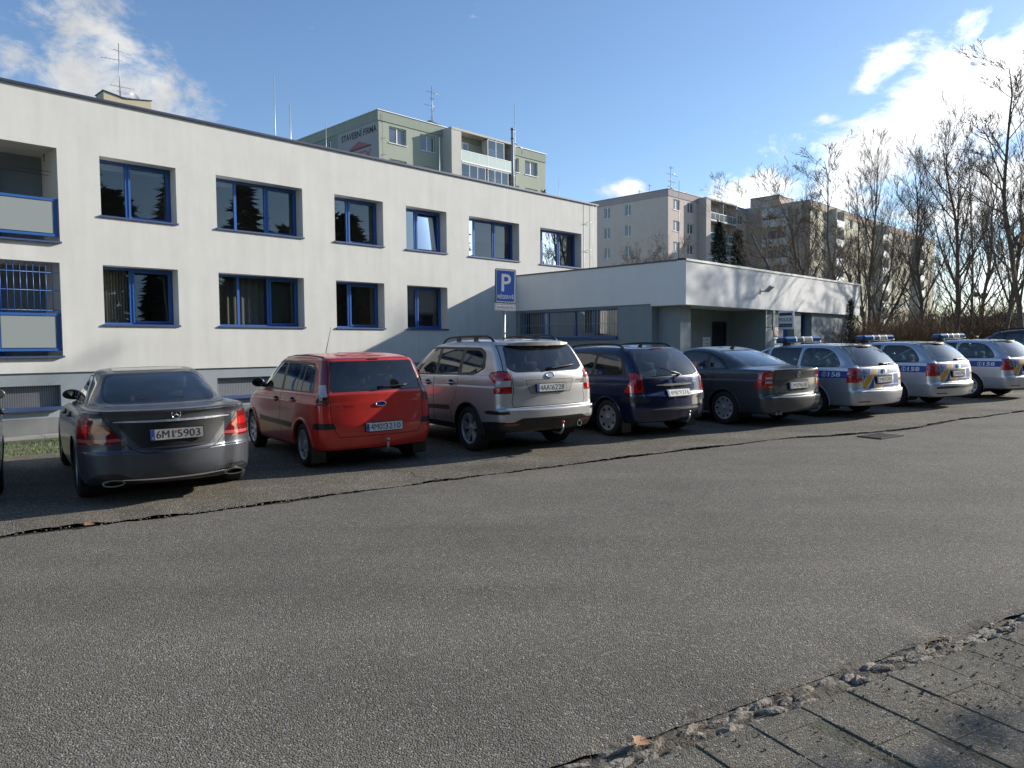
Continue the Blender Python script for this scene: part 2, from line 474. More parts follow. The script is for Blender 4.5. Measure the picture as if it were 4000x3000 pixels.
# dirt that fills the open joint between road and parking strip and the broken kerb
# a side crack running from the joint towards the red car
def side_crack():
    P = [(4.0, 7.86), (4.08, 8.05), (3.92, 8.3), (4.02, 8.55), (3.88, 8.8), (3.94, 9.05)]; rnd = random.Random(6); vs = []
    for i in range(60):
        f = i / 59 * (len(P) - 1); k = min(len(P) - 2, int(f)); u = f - k
        t = P[k][0] + (P[k + 1][0] - P[k][0]) * u + rnd.uniform(-.02, .02); n = P[k][1] + (P[k + 1][1] - P[k][1]) * u
        w = .014 * (1 - i / 70) * rnd.uniform(.4, 1.4)
        for e in (-w, w):
            x, y = tn(t + e, n); vs.append((x, y, zg(x, y) + .009))
    me = bpy.data.meshes.new('side_crack'); me.from_pydata(vs, [], [(2 * i, 2 * i + 1, 2 * i + 3, 2 * i + 2) for i in range(59)]); me.materials.append(M_DIRT); o = link('dirt_joint', me); o['kind'] = 'structure'
side_crack()
strip('dirt_joint', M_DIRT, ts, lambda t: crk(t) - 0.25, lambda t: crk(t) + 0.25, 2, dz=-0.022)

# --- broken granite kerb row
def kerb():
    mb = MB(); rnd = random.Random(3)
    t = -3.0
    while t < 14:
        n0 = interp(SLABE, t) + 0.02; n1 = interp(NEAR, t) - 0.015
        w = n1 - n0
        k = 3 if rnd.random() < 0.7 else 2
        for j in range(k):
            if rnd.random() < 0.12: continue
            n = n0 + w * (j + 0.5) / k + rnd.uniform(-0.02, 0.02)
            sx, sy, sz = rnd.uniform(0.05, 0.13), w / k * rnd.uniform(0.42, 0.68), rnd.uniform(0.02, 0.036)
            bm = bmesh.new(); bmesh.ops.create_icosphere(bm, subdivisions=2, radius=1.0)
            ph = rnd.uniform(0, 9)
            for v in bm.verts:
                c = v.co
                q = 1 / max(abs(c.x), abs(c.y), abs(c.z)) ** 0.55
                f = 1 + 0.16 * sin(c.x * 5 + ph) * cos(c.y * 4 + ph * 2) + rnd.uniform(-0.07, 0.07)
                v.co = Vector((c.x * sx * q * f * 0.75, c.y * sy * q * f * 0.75, c.z * sz * q * f))
            x, y = tn(t + rnd.uniform(-0.02, 0.02), n)
            R = Matrix.Rotation(atan2(TA.y, TA.x) + rnd.uniform(-0.35, 0.35), 3, 'Z')
            z = zg(x, y) + rnd.uniform(-0.032, -0.020)
            mb.add([R @ v.co + Vector((x, y, z)) for v in bm.verts], [tuple(v.index for v in f.verts) for f in bm.faces], 0, False)
            bm.free()
        t += rnd.uniform(0.10, 0.2)
    o = mb.build('kerb', M_KERB); o['kind'] = 'structure'
kerb()
strip('kerb_bed', pbr('gritty_sand', (0.095, 0.080, 0.060), 0.95, bump=(90, 1.0, 0.012), var=(30, 0.5)), frange(-14, 30, 0.05), lambda t: interp(SLABE, t) - 0.06, lambda t: interp(NEAR, t) + 0.06, 6, dz=-0.016,
      edge=lambda t, r, R: 0.010 * smooth_noise(t + r * 3.7, 80 + r, 7) + 0.006 * smooth_noise(t, 90 + r, 25))

# --- pavement slabs, running bond, rows parallel to the street
def pavement():
    mb = MB(); rnd = random.Random(8)
    ang = atan2(1.86 - 2.085, 4.56 - 1.89)
    u = TA * cos(ang) + NA * sin(ang); v = Vector((-u.y, u.x, 0)) * -1       # v points to the kerbless side
    ox, oy = tn(1.89, 2.085)
    O = Vector((ox, oy, 0))
    SL, SW, G = 0.305, 0.50, 0.002
    for c in range(-16, 44):
        off = (0.0, 0.26, 0.12, 0.37)[c % 4] - 0.5
        for r in range(-1, 11):
            v0 = r * SW + off; v1 = v0 + SW
            if v1 < 0.08: continue
            v0 = max(v0, 0.0 + rnd.uniform(-.012, .012)) if v0 < 0.02 else v0
            SWc = v1 - v0
            a = O + u * (c * SL) + v * v0
            ctr = a + u * SL / 2 + v * SWc / 2
            dz = rnd.uniform(-0.002, 0.002); tx, ty = rnd.uniform(-.002, .002), rnd.uniform(-.002, .002)
            l, w, b = SL - G, SWc - G, 0.0015
            g = rnd.uniform(0, 0.0015)
            base = zg(ctr.x, ctr.y) + 0.012 + dz
            top = []; edge = []; low = []
            for sx, sy in ((-1, -1), (1, -1), (1, 1), (-1, 1)):
                for lst, ins, zz in ((top, b + g, 0.0), (edge, g, -0.003), (low, g, -0.06)):
                    p = ctr + u * sx * (l / 2 - ins) + v * sy * (w / 2 - ins)
                    lst.append((p.x, p.y, base + zz + tx * sx + ty * sy * 0.5))
            vs = top + edge + low
            fs = [(0, 1, 2, 3)]
            for k in range(4):
                k2 = (k + 1) % 4
                fs += [(k, 4 + k, 4 + k2, k2), (4 + k, 8 + k, 8 + k2, 4 + k2)]
            mb.add(vs, fs, 0)
    o = mb.build('pavement', M_SLAB); o['kind'] = 'structure'
    # sand and moss in the joints
    mj = MB()
    P = [O + u * a + v * b for a, b in ((-5, 0.0), (13.4, 0.0), (13.4, 5.4), (-5, 5.4))]
    NX, NY = 40, 14
    vs = []
    for i in range(NX + 1):
        for j in range(NY + 1):
            p = O + u * (-5 + 18.4 * i / NX) + v * (5.4 * j / NY)
            vs.append((p.x, p.y, zg(p.x, p.y) + 0.0092))
    fs = [(i * (NY + 1) + j, (i + 1) * (NY + 1) + j, (i + 1) * (NY + 1) + j + 1, i * (NY + 1) + j + 1) for i in range(NX) for j in range(NY)]
    mj.add(vs, fs); o = mj.build('pavement_bed', pbr('joint_sand', (0.075, 0.068, 0.046), 0.95, bump=(80, 1, 0.01), var=(9, 0.5))); o['kind'] = 'structure'
    return O, u, v
PV_O, PV_U, PV_V = pavement()

# --- litter: needles, buds and crumbs on the slabs and in the joints
def litter():
    rnd = random.Random(21); mb = MB()
    for _ in range(2600):
        a = rnd.uniform(-1.5, 7); b = rnd.uniform(-0.02, 1.6) ** 1.0
        p = PV_O + PV_U * a + PV_V * b
        if smooth_noise(a * 1.3 + 7, 3) + smooth_noise(b * 3, 4) < rnd.uniform(-1.1, 0.6): continue
        s = rnd.uniform(0.0025, 0.0062)
        M = Matrix.Rotation(rnd.uniform(0, 6.3), 3, 'Z') @ Matrix.Rotation(rnd.uniform(-.6, .6), 3, 'X')
        mb.box((p.x, p.y, zg(p.x, p.y) + 0.014 + s * 0.5), (s * rnd.uniform(1, 2.2), s * rnd.uniform(.8, 1.4), s), 0, M)
    clumps = [(rnd.uniform(-1, 6), rnd.uniform(0.0, 1.0), rnd.uniform(.06, .2)) for _ in range(26)] + [(rnd.uniform(-1, 9), rnd.uniform(-.17, 0.0), rnd.uniform(.05, .16)) for _ in range(40)]
    clumps += [(0.55, 0.36, .22), (1.55, 0.40, .2), (1.0, 0.62, .25)]
    for a0, b0, R in clumps:
        for _ in range(int(70 * R / 0.15)):
            a = a0 + rnd.gauss(0, R); b = b0 + rnd.gauss(0, R * 0.35)
            p = PV_O + PV_U * a + PV_V * b
            l = rnd.uniform(0.015, 0.05); an = rnd.uniform(0, 6.3)
            d = Vector((cos(an), sin(an), rnd.uniform(-.1, .25))) * l
            z = zg(p.x, p.y) + 0.017 + rnd.uniform(0, .008)
            q = Vector((p.x, p.y, z)); w = Vector((-d.y, d.x, 0)).normalized() * 0.0014
            mb.add([q - w, q + w, q + d + w * .5, q + d - w * .5], [(0, 1, 2, 3)], 1 if rnd.random() < .78 else 2)
    o = mb.build('leaf_litter', [pbr('buds', (0.03, 0.025, 0.02), 0.9), pbr('needles', (0.085, 0.06, 0.03), 0.9), pbr('straw', (0.36, 0.28, 0.15), 0.8)], fix=False)
    tag(o, 'dry needles, buds and straw scattered over the paving slabs', 'litter', kind='stuff')
    # crumbs of asphalt and dead leaves lying in the open road joint
    mb = MB()
    for _ in range(900):
        t = rnd.uniform(-2, 18); n = crk(t) + rnd.gauss(0, 0.035)
        x, y = tn(t, n); s = rnd.uniform(0.004, 0.014)
        mb.box((x, y, zg(x, y) + 0.0 + s * .3), (s * 1.6, s, s * .7), 0 if rnd.random() < .7 else 1, Matrix.Rotation(rnd.uniform(0, 6), 3, 'Z'))
    o = mb.build('rubble', [M_BAY, pbr('needles', (0.1, .07, .03))], fix=False)
    tag(o, 'asphalt crumbs and dry bits lying along the open joint of the road', 'rubble', kind='stuff')
litter()

def dry_leaf(t, n, s, rot, label):
    rnd = random.Random(int(t * 100)); mb = MB()
    pts = []; m = 9
    for i in range(m):
        f = i / (m - 1)
        w = s * 0.42 * sin(pi * f ** 0.8) * (1 + 0.25 * sin(i * 2.5))
        zc = s * (0.10 + 0.35 * (f - 0.45) ** 2)
        pts.append([(f * s, -w, zc + w * 0.55), (f * s, 0, zc), (f * s, w, zc + w * 0.35)])
    vs = [p for r in pts for p in r]
    fs = []
    for i in range(m - 1):
        for j in range(2):
            fs.append((i * 3 + j, i * 3 + 3 + j, i * 3 + 4 + j, i * 3 + 1 + j))
    mb.add(vs, fs, 0, True)
    mb.tube([(0, 0, s * .17), (-s * .35, 0.01, s * .12)], 0.0015, 5)
    x, y = tn(t, n)
    o = mb.build('dry_leaf', pbr('dead_leaf', (0.28, 0.15, 0.07), 0.7, var=(30, .4)), fix=False)
    o.location = (x, y, zg(x, y) + 0.012); o.rotation_euler = (0.25, 0.1, rot)
    tag(o, label, 'leaf', 'dry leaves by the kerb')
dry_leaf(1.98, 2.17, 0.085, 1.0, 'curled brown oak-like leaf standing in the broken kerb row')
dry_leaf(4.05, 2.02, 0.05, 2.4, 'small orange-brown leaf lying in the dark needles at the kerb end')
dry_leaf(0.35, 7.9, 0.10, 0.2, 'pale dry leaf lying in the road joint before the grey sedan')

# --- gully grate sunk at the bend of the joint
def drain():
    mb = MB()
    W, H = 0.62, 0.42
    for i in range(9):
        mb.box((-W / 2 + 0.03 + i * (W - 0.06) / 8, 0, 0), (0.028, H - 0.06, 0.03))
    mb.box((0, H / 2 - .015, 0), (W, 0.03, 0.034)); mb.box((0, -H / 2 + .015, 0), (W, 0.03, 0.034))
    mb.box((0, 0, 0), (W - .06, 0.025, 0.026))
    t, n = 11.5, 6.82
    x, y = tn(t, n)
    o = mb.build('drain_grate', pbr('rusty_iron', (0.075, 0.06, 0.05), 0.8, bump=(90, .6, .004), var=(20, .4)))
    o.location = (x, y, zg(x, y) + 0.002); o.rotation_euler = (0, -0.012, atan2(TA.y, TA.x))
    tag(o, 'rusty barred gully grate sunk where the road joint bends', 'drain')
drain()

# --- grass on the bank between parking strip and house
def grass():
    rnd = random.Random(5); mb = MB()
    for _ in range(16000):
        t = rnd.uniform(-6.5, 5.0); n = 13.85 + rnd.random() ** 1.25 * 5.5
        x, y = tn(t, n)
        s = (Vector((x, y, 0)) - P0).dot(Vector((D1.y, -D1.x, 0)))
        if s < 0.75: continue
        if smooth_noise(t * 2.1, 51) + smooth_noise(n * 3.1 + t, 52) < -0.75: continue
        h = rnd.uniform(0.03, 0.085); a = rnd.uniform(0, 6.3); w = rnd.uniform(0.004, 0.008)
        lean = Vector((rnd.gauss(0, .5), rnd.gauss(0, .5), 1)).normalized() * h
        q = Vector((x, y, zg(x, y) - 0.045)); d = Vector((cos(a) * w, sin(a) * w, 0))
        mb.add([q - d, q + d, q + lean], [(0, 1, 2)], rnd.choice((0, 0, 0, 1, 1, 2)))
    o = mb.build('grass', [pbr('grass_green', (0.10, 0.15, 0.03), 0.7), pbr('grass_dark', (0.07, 0.11, 0.022), 0.7), pbr('grass_straw', (0.24, 0.22, 0.09), 0.8)], fix=False)
    tag(o, 'short winter grass on the bank before the plinth', 'grass', kind='stuff')
grass()
# ---------------------------------------------------------------- buildings
ROT = pi / 2 - PSI                      # local x along the facade, local y into the house
def house(name, org, label, cat='building', group=None):
    return empty(name, (org[0], org[1], 0), (0, 0, ROT), label, cat, group)

def wall_holes(mb, a0, a1, z0, z1, holes, depth=0.2, plane='y', at=0.0, inward=1, mi=0, mr=0, sub=0.0):
    """wall in the plane x or y = at, with rectangular openings (a,b,c,d) and their reveals"""
    As = sorted(set([a0, a1] + [h[0] for h in holes] + [h[1] for h in holes]))
    Zs = sorted(set([z0, z1] + [h[2] for h in holes] + [h[3] for h in holes]))
    P = (lambda a, t, z: (a, at + t * inward, z)) if plane == 'y' else (lambda a, t, z: (at + t * inward, a, z))
    idx = {}
    vs = []
    def V(a, t, z):
        k = (round(a, 4), round(t, 4), round(z, 4))
        if k not in idx: idx[k] = len(vs); vs.append(P(a, t, z))
        return idx[k]
    fs = []; ms = []
    for i in range(len(As) - 1):
        for j in range(len(Zs) - 1):
            ca, cz = (As[i] + As[i + 1]) / 2, (Zs[j] + Zs[j + 1]) / 2
            if any(h[0] < ca < h[1] and h[2] < cz < h[3] for h in holes): continue
            q = [V(As[i], 0, Zs[j]), V(As[i + 1], 0, Zs[j]), V(As[i + 1], 0, Zs[j + 1]), V(As[i], 0, Zs[j + 1])]
            fs.append(tuple(q)); ms.append(mi)
    for h in holes:
        a, b, c, d = h[:4]; r = h[4] if len(h) > 4 else depth
        for q in (((a, c), (a, d)), ((b, d), (b, c)), ((a, d), (b, d)), ((b, c), (a, c))):
            (p1, z1_), (p2, z2_) = q
            fs.append((V(p1, 0, z1_), V(p1, r, z1_), V(p2, r, z2_), V(p2, 0, z2_))); ms.append(mr)
    base = len(mb.v)
    mb.v += vs
    for f, m in zip(fs, ms):
        mb.f.append(tuple(k + base for k in f)); mb.m.append(m); mb.sm.append(False)

def stucco(name, col, scale=160, amt=0.06, bump=0.35, streak=0.0):
    m = pbr(name, col, 0.92, bump=(scale, bump, 0.006))
    N, L = m.node_tree.nodes, m.node_tree.links; b = N['Principled BSDF']
    tc = N.new('ShaderNodeTexCoord')
    n1 = N.new('ShaderNodeTexNoise'); n1.inputs['Scale'].default_value = 0.9; n1.inputs['Detail'].default_value = 8; n1.inputs['Roughness'].default_value = 0.7
    mp = N.new('ShaderNodeMapping'); mp.inputs['Scale'].default_value = (1.6, 1.6, 0.18)
    n2 = N.new('ShaderNodeTexNoise'); n2.inputs['Scale'].default_value = 2.2; n2.inputs['Detail'].default_value = 6
    L.new(tc.outputs['Object'], n1.inputs[0]); L.new(tc.outputs['Object'], mp.inputs[0]); L.new(mp.outputs[0], n2.inputs[0])
    mx = N.new('ShaderNodeMath'); mx.operation = 'MULTIPLY_ADD'; mx.inputs[1].default_value = 0.5
    hf = N.new('ShaderNodeMath'); hf.operation = 'MULTIPLY'; hf.inputs[1].default_value = 0.5
    L.new(n1.outputs['Fac'], mx.inputs[0]); L.new(n2.outputs['Fac'], hf.inputs[0]); L.new(hf.outputs[0], mx.inputs[2])
    mr = N.new('ShaderNodeMapRange'); mr.inputs[1].default_value = 0.35; mr.inputs[2].default_value = 0.65; mr.inputs[3].default_value = 1 - amt; mr.inputs[4].default_value = 1 + amt
    L.new(mx.outputs[0], mr.inputs[0])
    vm = N.new('ShaderNodeVectorMath'); vm.operation = 'SCALE'; vm.inputs[0].default_value = col; L.new(mr.outputs[0], vm.inputs['Scale'])
    L.new(vm.outputs[0], b.inputs['Base Color'])
    return m
M_WHITE = stucco('white_render', (0.66, 0.645, 0.60), 95, 0.075, 0.7)
M_PLINTH = stucco('grey_plinth', (0.30, 0.335, 0.36), 120, 0.05)
M_PLOW = stucco('plinth_foot', (0.20, 0.205, 0.20), 60, 0.12)
M_FASC = stucco('fascia_render', (0.78, 0.765, 0.74), 120, 0.03)
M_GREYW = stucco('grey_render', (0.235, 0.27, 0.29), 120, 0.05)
M_BLUE = pbr('blue_frame', (0.036, 0.125, 0.38), 0.35, spec=0.5)
M_BLUED = pbr('blue_sheet', (0.05, 0.085, 0.20), 0.45, metal=0.0)
M_COPE = pbr('coping_sheet', (0.06, 0.07, 0.11), 0.4, metal=0.3)
M_SHEET = pbr('galvanised_sheet', (0.74, 0.75, 0.78), 0.35, metal=0.25, bump=(3, 0.5, 0.02))
M_ROOM = pbr('room_wall', (0.36, 0.345, 0.31), 0.9)
M_CURT = pbr('curtain_cloth', (0.30, 0.29, 0.26), 0.9)
M_BLIND = pbr('blind_cloth', (0.42, 0.40, 0.36), 0.9)
M_GLASS = glass('house_glass', (0.62, 0.64, 0.61), 0.0, 0.10, 0.95)
_prnd = random.Random(77)
M_FROST = pbr('frosted_panel', (0.31, 0.34, 0.33), 0.3)
M_STEEL = pbr('grey_steel', (0.28, 0.29, 0.30), 0.45, metal=0.8)
M_DARKST = pbr('dark_steel', (0.05, 0.05, 0.055), 0.5, metal=0.5)
M_WPLAST = pbr('white_plastic', (0.78, 0.78, 0.76), 0.4)
M_BLACK = pbr('black_plastic', (0.016, 0.016, 0.017), 0.55)
M_PAPER = pbr('white_board', (0.75, 0.76, 0.77), 0.6)
M_NAVY = pbr('navy_print', (0.02, 0.025, 0.11), 0.5)
M_INK = pbr('black_print', (0.012, 0.012, 0.014), 0.6)
M_ROOFF = pbr('bitumen', (0.06, 0.06, 0.065), 0.9)

def add_window(root, a, b, c, d, at, mull, name='window', inward=1, plane='y', frame=M_BLUE, fw=0.065, depth=0.07, sill=True, sill_out=0.38, room=2.2, curtain=None, sashes=True, tilt=None, room_mat=None, blind=None):
    """window standing in an opening; mull = positions (0..1) of the mullions. frame > pane, sill, curtain"""
    P = (lambda u, t, z: (u, at + t * inward, z)) if plane == 'y' else (lambda u, t, z: (at + t * inward, u, z))
    def bx(mb, u0, u1, t0, t1, z0, z1, mi=0):
        p = P((u0 + u1) / 2, (t0 + t1) / 2, (z0 + z1) / 2)
        q = (abs(u1 - u0), abs(t1 - t0), abs(z1 - z0)) if plane == 'y' else (abs(t1 - t0), abs(u1 - u0), abs(z1 - z0))
        mb.box(p, q, mi)
    mb = MB()
    bx(mb, a, b, 0, depth, c, c + fw); bx(mb, a, b, 0, depth, d - fw, d)
    bx(mb, a, a + fw, 0.002, depth - .002, c + fw, d - fw); bx(mb, b - fw, b, 0.002, depth - .002, c + fw, d - fw)
    cuts = [a + fw] + [a + (b - a) * m for m in mull] + [b - fw]
    for m in cuts[1:-1]:
        bx(mb, m - fw * .55, m + fw * .55, 0.001, depth - .001, c + fw, d - fw)
    if sashes:
        for i in range(len(cuts) - 1):
            u0 = cuts[i] + (fw * .55 if i else 0); u1 = cuts[i + 1] - (fw * .55 if i < len(cuts) - 2 else 0)
            s = 0.055
            if i == len(cuts) - 2 or len(mull) == 0:          # opening sash stands proud
                bx(mb, u0 + .003, u1 - .003, -0.018, 0.03, c + fw + .003, c + fw + s); bx(mb, u0 + .003, u1 - .003, -0.018, 0.03, d - fw - s, d - fw - .003)
                bx(mb, u0 + .003, u0 + s, -0.017, 0.029, c + fw + s, d - fw - s); bx(mb, u1 - s, u1 - .003, -0.017, 0.029, c + fw + s, d - fw - s)
    w = mb.build(name, frame, root)
    g = MB(); t = 0.035
    for i in range(len(cuts) - 1):
        u0, u1 = cuts[i], cuts[i + 1]
        tl = 0.0
        if tilt is not None and tilt == i: tl = 0.10
        j0, j1 = _prnd.uniform(-.006, .006), _prnd.uniform(-.010, .010)
        g.add([P(u0, t, c + fw), P(u1, t + j0, c + fw), P(u1, t + tl + j0 + j1, d - fw), P(u0, t + tl + j1, d - fw)], [(0, 1, 2, 3)])
    g.build('pane', M_GLASS, w)
    if sill:
        s = MB()
        bx(s, a - .0, b + .0, -sill_out - .045, -.004, c - .012, c + .012)
        bx(s, a - .03, b + .03, -sill_out - .05, -sill_out - .005, c - .035, c + .010)
        s.build('sill', M_BLUED if frame is M_BLUE else M_WPLAST, w)
    if room:
        r = MB()
        e = 0.12
        q = [P(a - e, depth + .01, c - e), P(b + e, depth + .01, c - e), P(b + e, depth + .01, d + e), P(a - e, depth + .01, d + e)]
        q2 = [P(a - e, room, c - e), P(b + e, room, c - e), P(b + e, room, d + e), P(a - e, room, d + e)]
        r.add(q + q2, [(4, 5, 6, 7), (0, 4, 7, 3), (1, 2, 6, 5), (3, 7, 6, 2), (0, 1, 5, 4)])
        r.build('room', room_mat or M_ROOM, w, fix=False)
    if blind is not None:
        bl = MB()
        for i, k in enumerate(blind):
            if k <= 0 or i >= len(cuts) - 1: continue
            bx(bl, cuts[i] + .02, cuts[i + 1] - .02, depth + .05, depth + .056, d - fw - (d - c - 2 * fw) * k, d - fw)
        if bl.v: bl.build('blind', M_BLIND, w)
    if curtain:
        for (u0, u1) in curtain:
            cu = MB(); n = 60; pts = []
            A, B = a + (b - a) * u0, a + (b - a) * u1
            vs = []
            for i in range(n + 1):
                u = A + (B - A) * i / n
                tt = depth + .12 + .03 * sin(i * 1.15) + .01 * sin(i * 2.7)
                vs += [P(u, tt, c + .03), P(u, tt, d - .03)]
            cu.add(vs, [(2 * i, 2 * i + 2, 2 * i + 3, 2 * i + 1) for i in range(n)], 0, True)
            cu.build('curtain', M_CURT, w, fix=False)
    return w

# ------------------------------------------------ the white two-storey house
def white_house():
    R = house('office_building', P0, 'long white rendered two-storey building with deep blue-framed windows')
    XL, XR, ZT, DEP = -13.5, 20.57, 7.93, 11.0
    UP = [(0.08, 1.97), (3.08, 5.79), (6.93, 8.82), (9.79, 11.64), (12.75, 15.48), (16.74, 19.45)]
    LO = [(0.07, 1.95), (3.08, 5.78), (6.93, 8.82), (9.79, 11.64)]
    BAL = [(-4.55, -0.87, 4.29, 6.57), (-4.55, -0.90, 1.50, 3.79)]
    left = [(-8.6, -6.7, 5.05, 6.55), (-8.6, -6.7, 2.29, 3.81), (-12.2, -10.3, 5.05, 6.55), (-12.2, -10.3, 2.29, 3.81)]
    rv = 0.385
    holes = [(a, b, 5.05, 6.55, rv) for a, b in UP] + [(a, b, 2.29, 3.81, rv) for a, b in LO] + [(*h, rv) for h in left] + [(*h, 1.35) for h in BAL]
    mb = MB()
    wall_holes(mb, XL, XR, 1.10, ZT, holes)
    mb.add([(XR, 0, 1.1), (XR, DEP, 1.1), (XR, DEP, ZT), (XR, 0, ZT)], [(0, 1, 2, 3)])
    mb.add([(XR, 0, -1.5), (XR, DEP, -1.5), (XR, DEP, 1.1), (XR, 0, 1.1)], [(0, 1, 2, 3)])
    mb.add([(XL, 0, -1.5), (XL, DEP, -1.5), (XL, DEP, ZT), (XL, 0, ZT)], [(3, 2, 1, 0)])
    mb.add([(XL, DEP, -1.5), (XR, DEP, -1.5), (XR, DEP, ZT), (XL, DEP, ZT)], [(3, 2, 1, 0)])
    mb.add([(XL, 0, 1.10), (XR, 0, 1.10), (XR, 0.05, 1.10), (XL, 0.05, 1.10)], [(0, 1, 2, 3)])
    mb.build('wall', M_WHITE, R, fix=False)
    # plinth, set back behind the render
    BW = [(-3.35, -0.97, 0.26, 0.79), (2.98, 4.9, 0.28, 0.81), (6.9, 8.8, .28, .81), (9.8, 11.6, .28, .81)]
    pb = MB(); wall_holes(pb, XL, XR, 0.0, 1.12, [(*h, 0.22) for h in BW], at=0.045)
    pb.build('plinth', M_PLINTH, R, fix=False)
    pb = MB(); pb.add([(XL, 0.043, -1.5), (XR, 0.043, -1.5), (XR, 0.043, 0.0), (XL, 0.043, 0.0)], [(0, 1, 2, 3)])
    pb.build('plinth_foot', M_PLOW, R, fix=False)
    # flat roof and its sheet-metal coping
    rf = MB(); rf.add([(XL, 0.0, ZT - .25), (XR, 0.0, ZT - .25), (XR, DEP, ZT - .25), (XL, DEP, ZT - .25)], [(0, 1, 2, 3)])
    rf.build('roof', M_ROOFF, R, fix=False)
    cp = MB()
    cp.box(((XL + XR) / 2, 0.15, ZT + .02), (XR - XL + .1, 0.42, 0.04)); cp.box(((XL + XR) / 2, -0.052, ZT - .0), (XR - XL + .1, 0.012, 0.042))
    cp.box((XR - .15, DEP / 2 + .2, ZT + .03), (0.42, DEP - .3, 0.055)); cp.box((XL + .15, DEP / 2 + .2, ZT + .03), (0.42, DEP - .3, 0.055)); cp.box(((XL + XR) / 2, DEP - .15, ZT + .032), (XR - XL - .8, 0.4, 0.055))
    cp.build('coping', M_COPE, R)
    W = lambda h, m, **k: add_window(R, h[0], h[1], h[2], h[3], rv, m, **k)
    W((*UP[0], 5.05, 6.55), [0.40], curtain=[(0.02, 0.98)] if False else None, blind=[.12, .1])
    W((*UP[1], 5.05, 6.55), [0.27, 0.62], blind=[.1, 0, .12])
    W((*UP[2], 5.05, 6.55), [0.38]); W((*UP[3], 5.05, 6.55), [0.38], tilt=1)
    W((*UP[4], 5.05, 6.55), [0.22, 0.60], blind=[.55, .55, .5]); W((*UP[5], 5.05, 6.55), [0.20, 0.58], blind=[.3, .42, 0])
    W((*LO[0], 2.29, 3.81), [0.42], tilt=1, curtain=[(0.02, 0.44)]); W((*LO[1], 2.29, 3.81), [0.28, 0.63], curtain=[(0.02, 0.98)])
    W((*LO[2], 2.29, 3.81), [0.38]); W((*LO[3], 2.29, 3.81), [0.38], blind=[.55, .6])
    for h in left: W(h, [0.4])
    # cellar windows behind perforated sheet
    for h in BW:
        a, b, c, d = h
        w = MB()
        n = int((b - a) / 0.048); m_ = int((d - c) / 0.024)
        for j in range(m_ + 1):
            z = c + (d - c) * j / m_
            w.box(((a + b) / 2, 0.20, z), (b - a, 0.004, 0.012))
        for i in range(n + 1):
            w.box((a + (b - a) * i / n, 0.203, (c + d) / 2), (0.022, 0.004, d - c))
        f = w.build('cellar_grille', pbr('perforated_sheet', (0.33, 0.34, 0.36), 0.45, metal=0.6), R)
        k = MB(); k.box(((a + b) / 2, 0.262, (c + d) / 2), (b - a, 0.01, d - c)); k.build('cellar_pane', pbr('dark_room', (0.05, 0.055, 0.06), 0.6), f)
        s = MB(); s.box(((a + b) / 2, 0.06, c - .02), (b - a + .1, 0.28, 0.05)); s.box(((a + b) / 2, -0.085, c - .035), (b - a + .12, 0.012, 0.085))
        s.build('cellar_sill', M_BLUED, f)
    # loggias with blue railings
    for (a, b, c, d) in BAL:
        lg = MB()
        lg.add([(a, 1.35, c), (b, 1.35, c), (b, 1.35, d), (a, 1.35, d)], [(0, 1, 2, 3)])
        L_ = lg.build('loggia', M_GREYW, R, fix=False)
        dr = MB()
        x0, x1 = a + 1.35, b - 0.95
        for (u0, u1, z0, z1) in ((x0, x1, c + .02, c + .12), (x0, x1, d - .42, d - .30), (x0, x0 + .1, c + .12, d - .42), (x1 - .1, x1, c + .12, d - .42), ((x0 + x1) / 2 - .05, (x0 + x1) / 2 + .05, c + .12, d - .42)):
            dr.box(((u0 + u1) / 2, 1.30, (z0 + z1) / 2), (u1 - u0, 0.08, z1 - z0))
        dd = dr.build('balcony_door', M_BLUE, L_)
        g = MB(); g.box(((x0 + x1) / 2, 1.325, (c + d) / 2 - .15), (x1 - x0 - .1, 0.008, d - c - .5)); g.build('door_pane', pbr('dark_glass', (0.02, 0.022, 0.025), 0.05, coat=0.5), L_)
        # railing: rails, posts
        rl = MB()
        y = 0.06
        zt = c + 1.02; zb = c + 0.16
        rl.box(((a + b) / 2, y, zt), (b - a - .02, 0.05, 0.06)); rl.box(((a + b) / 2, y, zb), (b - a - .02, 0.05, 0.06))
        for u in (a + .05, a + (b - a) * .36, a + (b - a) * .64, b - .06):
            rl.box((u, y, (zt + zb) / 2), (0.075, 0.045, zt - zb - .062))
        rr = rl.build('railing', M_BLUE, R)
        pn = MB()
        us = [a + .05, a + (b - a) * .36, a + (b - a) * .64, b - .06]
        for u0, u1 in zip(us, us[1:]):
            pn.box(((u0 + u1) / 2, y - .005, (zt + zb) / 2), (u1 - u0 - .11, 0.012, zt - zb - .10))
        pn.build('railing_panel', M_FROST, rr)
        ed = MB(); ed.box(((a + b) / 2, -0.02, c - .012), (b - a + .04, 0.14, 0.045)); ed.build('balcony_edge', M_BLUED, rr)
    # bars over the lower loggia and washing wires above
    gr = MB(); a, b, c, d = BAL[1]
    k = 0
    u = a + .12
    while u < b - .03:
        gr.tube([(u, 0.07, c + 1.05), (u, 0.07, d - .02)], 0.0085, 5); u += 0.135
    for z in (c + 1.12, c + 1.6, d - .25):
        gr.tube([(a, 0.072, z), (b, 0.072, z)], 0.008, 5)
    gr.build('bar_grille', M_BLUE, R)
    ww = MB()
    for z, y in ((6.1, .55), (6.05, .75)):
        ww.tube([(BAL[0][0], y, z), (BAL[0][1], y, z - .02)], 0.006, 4)
    ww.tube([(BAL[0][1] - .25, .1, 6.40), (BAL[0][1] - .05, .9, 6.40)], 0.012, 5)
    ww.build('washing_wire', M_DARKST, R)
    # lightning conductor down the end of the wall
    lc = MB()
    lc.tube([(20.2, -.06, 1.2), (20.2, -.06, 7.9), (20.2, .1, 8.02)], 0.006, 5)
